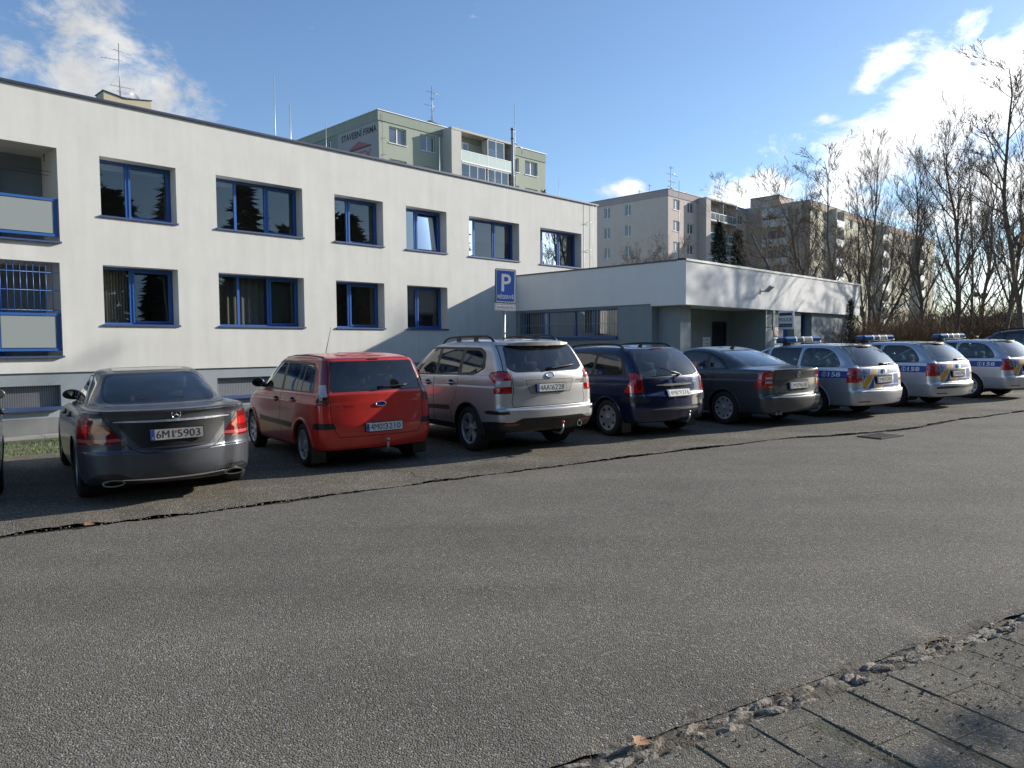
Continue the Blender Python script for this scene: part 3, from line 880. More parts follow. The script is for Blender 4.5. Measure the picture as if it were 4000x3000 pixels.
    lc.tube([(19.62, -.012, 1.2), (19.62, -.012, 7.9)], 0.006, 5)
    for z in (7.1, 5.9, 4.6, 3.4): lc.tube([(19.62, -.012, z - .12), (19.75, -.10, z - .02), (20.2, -.11, z)], 0.009, 5)
    lc.build('lightning_conductor', M_STEEL, R)
    # meter box in the shadow next to the sign
    bx = MB(); bx.box((14.45, -0.04, 3.95), (0.07, 0.08, .32), bev=.008); bx.build('cable_box', M_GREYW, R)
    # paved drip strip along the foot of the wall
    ds = MB(); rnd = random.Random(2)
    x = XL
    while x < 14.5:
        xc = x + .5
        wx = P0 + D1 * xc + D2 * .30
        ds.box((xc, -0.285, zg(wx.x, wx.y) - .045 + .02 + rnd.uniform(-.008, .008)), (0.985, 0.56, 0.09))
        x += 1.0
    o = ds.build('drip_strip', pbr('drip_concrete', (0.30, 0.285, 0.25), .9, bump=(60, .6, .01), var=(7, .15)))
    o.location = (P0.x, P0.y, 0); o.rotation_euler = (0, 0, ROT); o['kind'] = 'structure'
    return R
white_house()

# ------------------------------------------------ the low annexe with its deep fascia
KA = (5.72942, 24.46613)
def annexe():
    R = house('police_station_annexe', KA, 'low flat-roofed annexe with a deep pale grey fascia over the entrance porch')
    X1, ZB, ZT = 15.78, 3.05, 4.43
    Y1 = 7.80 - 0.02
    f = MB()
    f.add([(0, 0, ZB), (X1, 0, ZB), (X1, 0, ZT), (0, 0, ZT)], [(0, 1, 2, 3)])
    f.add([(0, 0, ZB), (0, Y1, ZB), (0, Y1, ZT), (0, 0, ZT)], [(3, 2, 1, 0)])
    f.add([(X1, 0, ZB), (X1, Y1, ZB), (X1, Y1, ZT), (X1, 0, ZT)], [(0, 1, 2, 3)])
    f.add([(0, Y1, ZB), (X1, Y1, ZB), (X1, Y1, ZT), (0, Y1, ZT)], [(3, 2, 1, 0)])
    f.add([(0, 1.36, ZB), (X1, 1.36, ZB), (X1, Y1, ZB), (0, Y1, ZB)], [(3, 2, 1, 0)])
    # the lower skirt over the porch
    Z0 = 2.97
    f.add([(0, 0, Z0), (X1, 0, Z0), (X1, 0, ZB), (0, 0, ZB), (0, 1.36, Z0), (0, 1.36, ZB), (X1, 1.36, Z0), (X1, 1.36, ZB)],
          [(0, 1, 2, 3), (3, 5, 4, 0), (1, 6, 7, 2), (4, 5, 7, 6), (0, 4, 6, 1)])
    f.build('fascia', M_FASC, R, fix=False)
    rf = MB(); rf.add([(0, 0, ZT - .06), (X1, 0, ZT - .06), (X1, Y1, ZT - .06), (0, Y1, ZT - .06)], [(0, 1, 2, 3)]); rf.build('roof', M_ROOFF, R, fix=False)
    cp = MB(); rnd = random.Random(4)
    n = 60
    for side in (0,):
        vs = []
        for i in range(n + 1):                       # hand-bent sheet: slightly wavy
            x = -.03 + (X1 + .06) * i / n
            w = rnd.uniform(-.008, .008)
            vs += [(x, -.03 + w, ZT - .03), (x, -.035 + w, ZT + .035), (x, .05, ZT + .062 + w * .8), (x, .32, ZT + .07 + w), (x, .33, ZT - .03)]
        fs = []
        for i in range(n):
            for j in range(4): fs.append((i * 5 + j, i * 5 + 5 + j, i * 5 + 6 + j, i * 5 + 1 + j))
        cp.add(vs, fs, 0, False)
    cp.build('roof_edge', M_SHEET, R, fix=False)
    c2 = MB(); c2.box((.1, Y1 / 2 + .18, ZT + .018), (.26, Y1 - .3, .05)); c2.box((X1 - .1, Y1 / 2 + .18, ZT + .018), (.26, Y1 - .3, .05)); c2.box((X1 / 2, Y1 - .12, ZT + .019), (X1 - .4, .24, .05)); c2.build('coping', M_COPE, R)
    # walls
    w = MB()
    win = (2.79, 7.56, 1.95, 2.985)
    wall_holes(w, 1.36, Y1, -1.5, ZB, [(*win, 0.38)], plane='x', at=0.06)
    wall_holes(w, 0.5, 1.7, -1.5, Z0, [], plane='x', at=0.49)                         # porch fin
    wall_holes(w, 0.49, 1.16, -1.5, Z0, [], plane='y', at=0.5)
    wall_holes(w, 0.5, 1.7, -1.5, Z0, [], plane='x', at=1.16)
    wall_holes(w, 0.06, 0.49, -1.5, Z0, [], plane='y', at=1.36)
    wall_holes(w, 1.16, 6.11, -1.5, Z0, [(4.75, 6.0, -0.2, 2.55, .12)], plane='y', at=1.7)
    wall_holes(w, 0.15, 1.7, -1.5, Z0, [], plane='x', at=6.11)
    rec = [(7.68, 8.74, 0.85, 2.96), (9.38, 10.51, 0.85, 2.96)]
    wall_holes(w, 6.11, 15.31, -1.5, Z0, [(*h, .3) for h in rec], plane='y', at=0.15)
    wall_holes(w, 0.15, Y1, -1.5, Z0, [], plane='x', at=15.31)
    w.build('wall', M_GREYW, R, fix=False)
    # side window with bars
    a, b, c, d = win
    sw = add_window(R, a, b, c, d, 0.06 + .30, [0.27, 0.46, 0.74, .80], plane='x', inward=1, sill=False, sashes=False, room=1.8, room_mat=M_ROOM, blind=None)
    cu = MB()
    for k in range(90):
        u = a + .1 + (b - a - .2) * k / 90
        if (k % 23) > 20: continue
        cu.box((0.06 + .47 + .012 * (k % 2), u, (c + d) / 2), (.004, .047, d - c - .16))
    cu.build('vertical_blind', M_BLIND, sw)
    s = MB(); s.box((0.06 - .03, (a + b) / 2, c - .035), (.16, b - a + .04, .075)); s.box((.21, (a + b) / 2, c - .006), (.33, b - a - .01, .02)); s.build('sill', M_BLUED, sw)
    g = MB()
    k = a + .05
    while k < b:
        g.tube([(.03, k, c + .01), (.03, k, d)], .0075, 5); k += .118
    for z in (c + .04, c + .5, d - .03): g.tube([(.03, a, z), (.03, b, z)], .0075, 5)
    g.build('bar_grille', pbr('white_bars', (.42, .44, .46), .5), sw)
    # slit windows beside the porch
    for (a, b, c, d) in rec:
        add_window(R, a, b, c, d, 0.15 + .30, [0.5], sill=False, room=1.6, fw=.07)
    # entrance door
    dr = MB()
    for (u0, u1, z0, z1) in ((4.75, 6.0, 2.45, 2.55), (4.75, 4.85, -.2, 2.45), (5.9, 6.0, -.2, 2.45), (4.85, 5.9, 1.62, 1.74), (4.85, 5.9, 1.30, 1.36), (5.36, 5.42, -.2, 1.30)):
        dr.box(((u0 + u1) / 2, 1.78, (z0 + z1) / 2), (u1 - u0, .06, z1 - z0))
    e = dr.build('entrance_door', pbr('dark_blue_frame', (.015, .025, .06), .4), R)
    g = MB(); g.box((5.375, 1.80, 1.1), (1.05, .008, 2.7)); g.build('door_pane', pbr('dark_glass', (0.02, 0.022, 0.025), 0.05), e)
    h = MB(); h.tube([(5.32, 1.70, .75), (5.32, 1.70, 1.15)], .014, 6); h.build('door_handle', M_STEEL, e)
    # porch lamps in the soffit
    for x in (1.6, 3.1, 4.6):
        l = MB(); l.lathe([(0.0, 0), (.07, 0.0), (.09, .012), (.09, .03)], 16, Matrix.Translation((x, .75, Z0 - .004)) @ Matrix.Rotation(pi / 2, 4, 'Y')); l.build('soffit_lamp', M_SHEET, R)
    return R
annexe()

def local(org, x, y, z):
    """point given in a house's local frame"""
    return Vector((org[0], org[1], 0)) + D1 * x - D2 * y + Vector((0, 0, z))

def text_mb(mb, s, c, width, height, M, mi, dy=0.0, **k):
    vs, fs = fit_text(s, width, height, **k)
    mb.add([M @ Vector((c[0] + x, dy, c[1] + y)) for x, y in vs], fs, mi)

def police_sign():
    p = local(KA, 6.16, 0.15, 2.55)
    R = empty('hanging_sign', p, (0, 0, ROT - pi / 2 + radians(0)), 'square white sign lettered POLICIE hung out on a bracket from the porch corner', 'sign')
    # local x runs out from the wall, the lettered face looks along -y
    pn = MB(); pn.box((0.80, 0, 0), (0.60, 0.10, 0.70), bev=.012)
    P = pn.build('sign_panel', M_PAPER, R)
    t = MB(); M = Matrix.Identity(4)
    for sgn in (-1, 1):
        M = Matrix.Identity(4) if sgn < 0 else Matrix.Translation((1.60, 0, 0)) @ Matrix.Rotation(pi, 4, 'Z')
        text_mb(t, 'POLICIE', (0.80, 0.02), 0.50, 0.135, M, 0, dy=-.0525, bold=.012)
    t.build('lettering', M_INK, P, fix=False)
    b = MB()
    for sgn in (-1, 1):
        for z, h in ((0.225, .11), (-.20, .13)):
            b.box((0.80, sgn * .0515, z), (0.50, .003, h))
    b.build('stripe', M_NAVY, P)
    t2 = MB()
    text_mb(t2, 'ČESKÉ REPUBLIKY', (0.80, -.20), 0.42, 0.045, Matrix.Identity(4), 0, dy=-.0545); t2.build('lettering', M_PAPER, P, fix=False)
    br = MB()
    for z in (.25, -.25):
        br.tube([(0.0, 0, z), (.62, 0, z)], .014, 6); br.tube([(0.02, 0, z - .18 if z > 0 else z - .2), (.30, 0, z)], .009, 5)
    br.box((.30, 0, 0), (.05, .16, .78)); br.box((0.005, 0, 0), (.01, .08, .9))
    br.build('bracket', M_STEEL, R)
police_sign()

def wall_board(x, y, z0, z1, w, label, kind, name='notice_board', face='y'):
    """small boards on the annexe wall"""
    p = local(KA, x, y, (z0 + z1) / 2)
    R = empty(name, p, (0, 0, ROT), label, 'sign', None)
    h = z1 - z0
    b = MB(); b.box((0, 0, 0), (w, .02, h), bev=.003)
    P = b.build('board', M_PAPER if kind != 'red' else pbr('cream_print', (.72, .60, .50), .6), R)
    if kind == 'blue':
        k = MB(); k.box((0, -.0115, h * .22), (w * .86, .002, h * .42)); B = k.build('blue_field', pbr('teal_blue', (.03, .11, .22), .5), P)
        e = MB(); e.prism(ellipse(-w * .26, h * .22, w * .11, h * .12), -.014, -.0128); text_mb(e, 'POLICIE ČR', (w * .13, h * .24), w * .46, h * .06, Matrix.Identity(4), 0, dy=-.0135)
        text_mb(e, 'OBVODNÍ', (w * .13, h * .14), w * .40, h * .05, Matrix.Identity(4), 0, dy=-.0135); e.build('emblem', M_PAPER, B, fix=False)
        t = MB(); text_mb(t, 'Policie', (-w * .22, -h * .14), w * .40, h * .07, Matrix.Identity(4), 0, dy=-.0115); text_mb(t, 'České republiky', (-w * .03, -h * .28), w * .78, h * .07, Matrix.Identity(4), 0, dy=-.0115)
        t.build('lettering', M_INK, P, fix=False)
    elif kind == 'text':
        t = MB(); rnd = random.Random(9)
        t.prism([(-.02, h * .35), (.02, h * .35), (.025, h * .41), (0, h * .43), (-.025, h * .41)], -.0125, -.0115)
        for i in range(7):
            ww = w * rnd.uniform(.4, .62)
            t.box((0, -.0115, h * (.22 - i * .09)), (ww, .002, h * .022))
        t.build('print', M_NAVY, P)
    elif kind == 'red':
        t = MB(); rnd = random.Random(19)
        for i in range(6):
            for j in range(4):
                if rnd.random() < .3: continue
                t.box((w * (-.33 + j * .22), -.0115, h * (-.38 + i * .15)), (w * rnd.uniform(.1, .2), .002, h * rnd.uniform(.05, .11)))
        t.build('print', pbr('red_print', (.55, .10, .07), .6), P)
    return R
wall_board(7.02, 0.138, 1.95, 2.32, .36, 'red and cream notice on the wall under the hanging sign', 'red')
wall_board(7.06, 0.138, 1.28, 1.90, .52, 'white plate with a blue field on the wall right of the porch', 'blue', 'name_plate')
wall_board(7.06, 0.138, 0.60, 1.20, .52, 'lowest white plate on the wall right of the porch, mostly behind the police estate', 'plain', 'name_plate')
wall_board(4.32, 1.688, 1.02, 1.93, .58, 'white information sheet at the back of the dark entrance porch', 'text')

def floodlight():
    p = local(KA, 5.36, 0, 3.70)
    R = empty('floodlight', p, (0, 0, ROT), 'flat box floodlight on a short arm on the pale fascia', 'lamp')
    m = MB(); M = Matrix.Rotation(radians(-38), 3, 'X')
    m.box((0, -.34, .02), (.34, .30, .07), 0, M, .012); H = m.build('lamp_head', pbr('lamp_grey', (.42, .43, .44), .4), R)
    g = MB(); g.box((0, -.325, -.022), (.28, .24, .008), 0, M); g.build('lamp_glass', pbr('lamp_lens', (.30, .32, .33), .1), H)
    a = MB(); a.tube([(0, 0, -.06), (0, -.16, -.06), (0, -.28, .0)], .022, 8); a.box((0, -.012, -.06), (.12, .024, .16)); a.build('arm', M_STEEL, R)
floodlight()

# ------------------------------------------------ blocks of flats in the distance
M_FWHITE = pbr('white_frame', (.74, .75, .76), .45)
M_FGLASS = pbr('flat_glass', (.10, .12, .15), .04, spec=1.0, var=(0.35, .5))
M_FGLAZ = glass('loggia_glass', (.62, .66, .66), .02, .15, 1.3)
_wproto = {}
def flat_window(root, plane, at, a, b, c, d, inward=1, rec=.14, mull=(.5,)):
    """window of a far block; equal windows share their mesh data"""
    key = (plane, round(b - a, 2), round(d - c, 2), inward, mull)
    off = (a, at + rec * inward, c) if plane == 'y' else (at + rec * inward, a, c)
    if key not in _wproto:
        P = (lambda u, t, z: (u, t * inward, z)) if plane == 'y' else (lambda u, t, z: (t * inward, u, z))
        w, h = b - a, d - c
        def bx(mb, u0, u1, t0, t1, z0, z1):
            p = P((u0 + u1) / 2, (t0 + t1) / 2, (z0 + z1) / 2)
            mb.box(p, (u1 - u0, abs(t1 - t0), z1 - z0) if plane == 'y' else (abs(t1 - t0), u1 - u0, z1 - z0))
        f = MB(); s = .08
        bx(f, 0, w, 0, .06, 0, s); bx(f, 0, w, 0, .06, h - s, h); bx(f, 0, s, 0, .06, s, h - s); bx(f, w - s, w, 0, .06, s, h - s)
        for m in mull: bx(f, w * m - .05, w * m + .05, 0, .06, s, h - s)
        bx(f, -.06, w + .06, -rec - .07, -.002, -.05, 0)
        o = f.build('window', M_FWHITE, root); o.location = off
        g = MB(); bx(g, s, w - s, .03, .04, s, h - s)
        p = g.build('pane', M_FGLASS, o)
        _wproto[key] = o
        return o
    o = copy_tree(_wproto[key], root); o.location = off
    return o

def block(name, org, LX, LY, H, label, mats, front, side, storeys, sh=2.78, band=.85, zb=-2.0, bays=(), holes_extra=()):
    """front: [(a,b)] window columns on y=0, side: columns on x=0; tops at H-0.95-k*sh"""
    R = house(name, org, label)
    hf = []; hs = []
    for k in range(storeys):
        t = H - 1.10 - k * sh
        for (a, b, h) in front: hf.append((a, b, t - h, t))
        for (a, b, h) in side: hs.append((a, b, t - h, t))
    w = MB()
    wall_holes(w, 0, LX, zb, H - band, hf, .2)
    w.add([(LX, 0, zb), (LX, LY, zb), (LX, LY, H - band), (LX, 0, H - band)], [(0, 1, 2, 3)])
    w.build('wall', mats[0], R, fix=False)
    w = MB()
    wall_holes(w, 0, LY, zb, H - band, hs, .2, plane='x')
    w.add([(0, LY, zb), (LX, LY, zb), (LX, LY, H - band), (0, LY, H - band)], [(3, 2, 1, 0)])
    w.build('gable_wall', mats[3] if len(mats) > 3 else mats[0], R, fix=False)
    b = MB(); b.box((LX / 2, LY / 2, H - band / 2), (LX + .12, LY + .12, band)); b.build('attic_band', mats[1], R)
    c = MB(); c.box((LX / 2, LY / 2, H + .03), (LX + .24, LY + .24, .06)); c.build('coping', mats[2], R)
    for (a, bb, cc, d) in hf: flat_window(R, 'y', 0, a, bb, cc, d)
    for (a, bb, cc, d) in hs: flat_window(R, 'x', 0, a, bb, cc, d)
    return R

def loggia_stack(R, x0, x1, H, storeys, sh, out, mat, glaz, panel, cheek=1.2, top=.45, zb=-2):
    """projecting bay of loggias: cheeks and slabs, parapet panels, some glazing"""
    for k in range(storeys):
        zf = H - top - sh * (k + 1) + .12        # floor
        zt = zf + sh - .14
        b = MB()
        b.box(((x0 + x1) / 2, -out / 2, zf - .07), (x1 - x0, out - .02, .14))
        b.box((x0 - cheek / 2, -out / 2, zf + sh / 2 - .07), (cheek, out, sh)); b.box((x1 + .11, -out / 2, zf + sh / 2 - .07), (.22, out, sh))
        b.box(((x0 + x1) / 2, -out + .45, zf + sh / 2 - .07), (.12, .7, sh - .2))
        if k == 0: b.box(((x0 + x1 - cheek + .22) / 2, -out / 2, zt + .17), (x1 - x0 + cheek + .22, out + .06, .2))
        L_ = b.build('loggia', mat, R)
        r = MB(); n = 6
        for i in range(n):
            u0 = x0 + (x1 - x0) * i / n; u1 = x0 + (x1 - x0) * (i + 1) / n
            r.box(((u0 + u1) / 2, -out + .02, zf + .52), (u1 - u0 - .05, .03, .92))
        r.build('railing_panel', panel[k % len(panel)], L_)
        f = MB(); f.box(((x0 + x1) / 2, -out + .02, zf + 1.03), (x1 - x0, .06, .06)); f.box(((x0 + x1) / 2, -out + .01, zf + .02), (x1 - x0, .08, .09))
        for i in range(n + 1): f.box((x0 + (x1 - x0) * i / n, -out + .02, zf + .52), (.045, .045, .95))
        f.build('railing', M_FWHITE, L_)
        d = MB()
        for u, w in ((x0 + .9, 1.5), (x1 - 1.8, 1.4)): d.box((u + .3, -.03, zf + 1.15), (w, .05, 2.1))
        D = d.build('balcony_door', M_FWHITE, L_)
        g = MB()
        for u, w in ((x0 + .9, 1.5), (x1 - 1.8, 1.4)):
            for s in (-1, 1): g.box((u + .3 + s * w * .24, -.062, zf + 1.2), (w * .38, .01, 1.75))
        g.build('pane', M_FGLASS, D)
        gz = glaz.get(k)
        if gz:
            for (f0, f1) in gz:
                q = MB(); fr = MB()
                m = max(2, int((f1 - f0) * 8))
                for i in range(m):
                    u0 = x0 + (x1 - x0) * (f0 + (f1 - f0) * i / m); u1 = x0 + (x1 - x0) * (f0 + (f1 - f0) * (i + 1) / m)
                    q.add([(u0, -out + .05, zf + 1.05), (u1, -out + .05, zf + 1.05), (u1, -out + .05, zt), (u0, -out + .05, zt)], [(0, 1, 2, 3)])
                    fr.box((u0, -out + .05, (zf + 1.05 + zt) / 2), (.05, .04, zt - zf - 1.1))
                fr.box((x0 + (x1 - x0) * f1, -out + .05, (zf + 1.05 + zt) / 2), (.05, .04, zt - zf - 1.1))
                fr.box((x0 + (x1 - x0) * (f0 + f1) / 2, -out + .05, zt - .02), ((x1 - x0) * (f1 - f0), .05, .04))
                Z = fr.build('glazing_frame', M_FWHITE, L_); Z2 = q.build('glazing', M_FGLAZ, L_, fix=False)

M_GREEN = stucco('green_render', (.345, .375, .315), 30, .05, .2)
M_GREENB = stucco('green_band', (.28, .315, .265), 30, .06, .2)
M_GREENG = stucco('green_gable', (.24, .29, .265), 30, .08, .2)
M_PINK = stucco('pink_render', (.52, .43, .395), 30, .05, .2)
M_PINKG = stucco('pink_gable', (.54, .465, .435), 30, .06, .2)
M_MAUVE = stucco('mauve_band', (.34, .30, .31), 30, .06, .2)
M_BROWN = stucco('brown_render', (.41, .33, .275), 30, .07, .2)
M_CREAM = stucco('cream_render', (.52, .465, .34), 30, .06, .2)
M_LGREY = stucco('pale_render', (.52, .50, .46), 30, .05, .2)
M_DGLASS = pbr('smoked_panel', (.10, .125, .14), .2)
M_GGLASS = pbr('mint_panel', (.50, .58, .54), .25)

def hut(R, x0, x1, y0, y1, z0, z1, mat, dip=.3, name='machine_room'):
    """roof-top lift room with a butterfly roof"""
    h = MB(); xm = x0 + (x1 - x0) * .45
    h.prism([(x0, z0), (x1, z0), (x1, z1), (xm, z1 - dip), (x0, z1)], y0, y1, 'y')
    o = h.build(name, mat, R)
    t = MB()
    for (a, za, b, zb_) in ((x0 - .08, z1 + .02, xm, z1 - dip + .02), (xm, z1 - dip + .02, x1 + .08, z1 + .02)):
        t.prism([(a, za), (b, zb_), (b, zb_ + .07), (a, za + .07)], y0 - .1, y1 + .1, 'y')
    t.build('roof_sheet', M_COPE, o)
    return o

# green block
CG = (-11.16629, 64.0)
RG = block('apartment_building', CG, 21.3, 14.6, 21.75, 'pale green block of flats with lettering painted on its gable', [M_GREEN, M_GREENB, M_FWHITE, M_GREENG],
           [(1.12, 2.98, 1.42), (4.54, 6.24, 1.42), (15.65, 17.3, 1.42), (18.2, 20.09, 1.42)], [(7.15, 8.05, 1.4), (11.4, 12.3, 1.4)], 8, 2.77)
loggia_stack(RG, 8.35, 15.15, 21.75, 5, 2.77, 1.25, M_LGREY, {0: [(.5, .82)], 1: [(0, .45), (.5, .9)], 2: [(0, 1)]}, [M_GGLASS])
hut(RG, 9.5, 13.5, 4.5, 8.5, 21.7, 23.72, M_LGREY)
def green_ad():
    p = MB(); p.box((-.015, 3.08, 17.8), (.03, 6.14, 6.2)); P = p.build('painted_panel', stucco('ad_ground', (.36, .35, .345), 30, .08, .2), RG)
    M = Matrix.Translation((-.034, 0, 0)) @ Matrix.Rotation(-pi / 2, 4, 'Z')          # text runs from y=+ to 0 seen from outside
    t = MB(); text_mb(t, 'STAVEBNÍ FIRMA', (-2.85, 20.36), 5.35, .72, M, 0, bold=.025)
    t.build('lettering', M_INK, P, fix=False)
    l = MB(); f = lambda x, z: M @ Vector((x, 0, z))
    l.add([f(-4.65, 19.05), f(-1.05, 19.05), f(-2.85, 19.65)], [(0, 1, 2)])
    text_mb(l, 'ENEX', (-2.7, 18.25), 3.6, .95, M, 0, bold=.02); l.build('emblem', pbr('faded_red', (.36, .14, .16), .8), P, fix=False)
    k = MB(); k.box((-.040, 2.85, 19.0), (.01, 3.7, .10)); k.build('black_bar', M_INK, P)
green_ad()
def wall_wire(R, x, z0, z1, name='lightning_conductor'):
    m = MB(); m.tube([(x, -.12, z0), (x, -.12, z1)], .012, 4)
    z = z1 - .6
    while z > z0: m.tube([(x, -.02, z - .05), (x + .35, -.14, z)], .015, 4); z -= 1.4
    m.build(name, M_DARKST, R)
wall_wire(RG, .35, 8, 21.5)

# pink block
CA = (20.37918, 97.0)
RA = block('apartment_building', CA, 21.9, 13.1, 21.75, 'pinkish grey block of flats with one projecting stack of loggias', [M_PINK, M_MAUVE, M_COPE, M_PINKG],
           [(1.2, 2.83, 1.36), (4.72, 6.33, 1.36), (18.7, 20.4, 1.3)], [(5.85, 6.78, 1.5), (9.32, 10.29, 1.5)], 8, 2.76)
loggia_stack(RA, 8.6, 15.9, 21.75, 6, 2.76, 1.3, stucco('pale_pink', (.44, .39, .37), 30, .05, .2), {2: [(0, 1)], 4: [(0, .5)]}, [M_DGLASS, M_DGLASS, M_GGLASS])
hut(RA, 7.2, 11.4, 4.0, 8.0, 21.7, 23.45, M_MAUVE)
# brown and cream block with the long street front
KB = (42.22368, 105.62141)
colsB = []
for i in range(9):
    x = .93 + 6.72 * i
    colsB += [(x, x + 1.6, 1.4), (x + 3.4, x + 5.0, 1.4)]
colsB = [c for c in colsB if c[1] < 59.5]
RB = block('apartment_building', KB, 60.3, 14.0, 21.85, 'long brown and cream block of flats behind the bare trees', [M_CREAM, M_BROWN, M_FWHITE, M_BROWN], colsB, [], 8, 2.78, band=1.05)
def b_balconies():
    for k in range(7):
        zf = 18.72 - 2.82 * k
        b = MB(); b.box((-.02, 5.03, zf - .06), (1.0, 3.7, .14)); b.box((-.02, 3.13, zf + 1.3), (1.0, .12, 2.6)); b.box((-.02, 6.93, zf + 1.3), (1.0, .12, 2.6))
        L_ = b.build('loggia', M_LGREY, RB)
        r = MB(); r.box((-.52, 5.03, zf + .5), (.04, 3.66, 1.0)); r.build('railing_panel', stucco('white_panel', (.62, .62, .60), 30, .05, .1), L_)
        d = MB()
        for y in (4.2, 5.6): d.box((-.03, y, zf + 1.2), (.05, 1.1, 2.0))
        d.build('balcony_door', M_FGLASS, L_)
        if k == 0:
            g = MB(); g.add([(-.5, 3.2, zf + 1.02), (-.5, 6.86, zf + 1.02), (-.5, 6.86, zf + 2.6), (-.5, 3.2, zf + 2.6)], [(0, 1, 2, 3)]); g.build('glazing', M_FGLAZ, L_, fix=False)
    for i in range(3):
        x0 = 7.3 + 20.2 * i
        for k in range(7):
            zf = H0 = 21.85 - 3.0 - 2.78 * k
            b = MB(); b.box((x0 + 1.5, -.45, zf - .06), (3.0, .9, .14)); b.box((x0, -.45, zf + 1.3), (.12, .9, 2.6)); b.box((x0 + 3.0, -.45, zf + 1.3), (.12, .9, 2.6))
            L_ = b.build('loggia', M_LGREY, RB)
            r = MB(); r.box((x0 + 1.5, -.92, zf + .5), (2.9, .05, .95)); r.build('railing_panel', M_FWHITE, L_)
b_balconies()
for x in (1.0, 20.0, 38.0): hut(RB, x, x + 5.0, 5.0, 9.5, 21.8, 23.4 if x < 5 else 23.0, M_BROWN, .15)
# beige block whose lift room peeps over the white roof
CE = (-36.07, 66.0); _o = Vector((CE[0], CE[1], 0)) - D1 * 12 + D2 * 5
RE = block('apartment_building', (_o.x, _o.y), 28, 13, 21.4, 'beige block of flats hidden but for its lift room above the white roof', [M_LGREY, M_LGREY, M_COPE], [(4, 5.6, 1.4), (17, 18.6, 1.4), (22, 23.6, 1.4)], [], 2, 2.77)
hut(RE, 12.6, 16.6, 5.0, 7.0, 21.3, 24.35, stucco('beige_render', (.48, .42, .29), 30, .06, .2), .33)

# ------------------------------------------------ rods, aerials and masts on the roofs
def rod(org, s, off, z0, z1, label, r=.014, taper=.6, group='thin rods on the white roof', base=True):
    p = local(org, s, off, z0)
    mb = MB(); h = z1 - z0
    mb.tube([(0, 0, 0), (0, 0, h * .35), (0, 0, h)], [r * 1.5, r, r * taper], 6)
    if base: mb.box((0, 0, .06), (.16, .16, .12))
    o = mb.build('lightning_rod', pbr('pale_rod', (.55, .56, .58), .4, metal=.6)); o.location = p; o.rotation_euler = (0, 0, ROT)
    tag(o, label, 'rod', group)
PW = (P0.x, P0.y)
rod(PW, 6.03, 2.0, 7.72, 10.6, 'tallest thin white rod on the white roof left of the green block')
rod(PW, 6.58, 2.0, 7.72, 9.72, 'shorter rod with a clamp standing just right of the tallest roof rod', r=.02)
rod(PW, 7.93, 2.0, 7.72, 9.43, 'thin white rod in front of the green gable beside the painted lettering')
rod(PW, 13.05, 2.0, 7.72, 9.9, 'white rod before the cheek of the green block loggia')
rod(PW, 21.19 - .9, 2.0, 7.72, 9.5, 'short thin rod alone near the end of the white roof', r=.010)
rod(KA, 1.19, 1.0, 4.38, 7.32, 'thin grey rod standing on the annexe roof near its corner', group=None)
def link_wire():
    pass

def chimney_mast():
    p = local(PW, 17.72, 2.5, 7.72)
    R = empty('mast', p, (0, 0, ROT), 'stout grey steel pipe mast with a side bracket on the white roof', 'mast')
    m = MB(); m.tube([(0, 0, 0), (0, 0, 3.5)], .058, 10); m.tube([(0, 0, 3.5), (0, 0, 3.58)], .08, 10); m.tube([(0, 0, 3.1), (0, 0, 3.16)], .08, 10)
    m.build('pipe', pbr('zinc_pipe', (.30, .31, .32), .5), R)
    r = MB(); r.tube([(.16, 0, .9), (.16, 0, 4.7)], [.016, .012], 6); r.build('rod', pbr('pale_rod', (.55, .56, .58), .4, metal=.6), R)
    a = MB()
    for z in (1.0, 2.3, 3.45): a.tube([(0, 0, z), (.2, 0, z)], .014, 5)
    a.tube([(.1, 0, 2.95), (.62, 0, 2.80), (.62, 0, 2.55)], .025, 6)
    a.tube([(-.18, 0, 1.55), (.1, 0, 1.5)], .03, 6)
    a.build('bracket', M_WPLAST, R)
chimney_mast()

def aerial(org, x, y, z0, h, label, arms, dish=None, group='television aerials on the flat roofs', s=1.0):
    p = local(org, x, y, z0)
    R = empty('aerial', p, (0, 0, ROT), label, 'aerial', group)
    m = MB(); m.tube([(0, 0, 0), (0, 0, h)], [.05 * s, .03 * s], 6)
    for k in range(3):
        an = k * 2.1; m.tube([(0, 0, h * .16), (cos(an) * h * .12, sin(an) * h * .12, 0)], .018 * s, 4)
    m.build('pole', M_STEEL, R)
    for (z, l, an, n) in arms:
        a = MB(); d = Vector((cos(an), sin(an), 0)); q = Vector((-d.y, d.x, 0))
        a.tube([Vector((0, 0, z)) - d * l * .3, Vector((0, 0, z)) + d * l * .7], .018 * s, 5)
        for i in range(n):
            c = Vector((0, 0, z)) + d * l * (-.28 + .96 * i / max(1, n - 1))
            a.tube([c - q * .28 * s, c + q * .28 * s], .010 * s, 4)
        a.build('antenna', M_STEEL, R)
    if dish:
        z, rr, dx = dish
        D = MB(); prof = [(0.001, 0.0)] + [(rr * k / 6, .22 * rr * (k / 6) ** 2) for k in range(1, 7)]
        D.lathe(prof, 20, Matrix.Translation((dx, -.1, z)) @ Matrix.Rotation(radians(-70), 4, 'Z') @ Matrix.Rotation(radians(-25), 4, 'Y'))
        dd = D.build('dish', pbr('dish_grey', (.22, .22, .24), .5), R)
        b = MB(); b.tube([(0, 0, z - .1), (dx, -.1, z - .02)], .02, 5); b.tube([(dx, -.1, z - rr * .9), (dx + .7, -.55, z - rr * .8)], .012, 4); b.build('dish_arm', M_STEEL, dd)
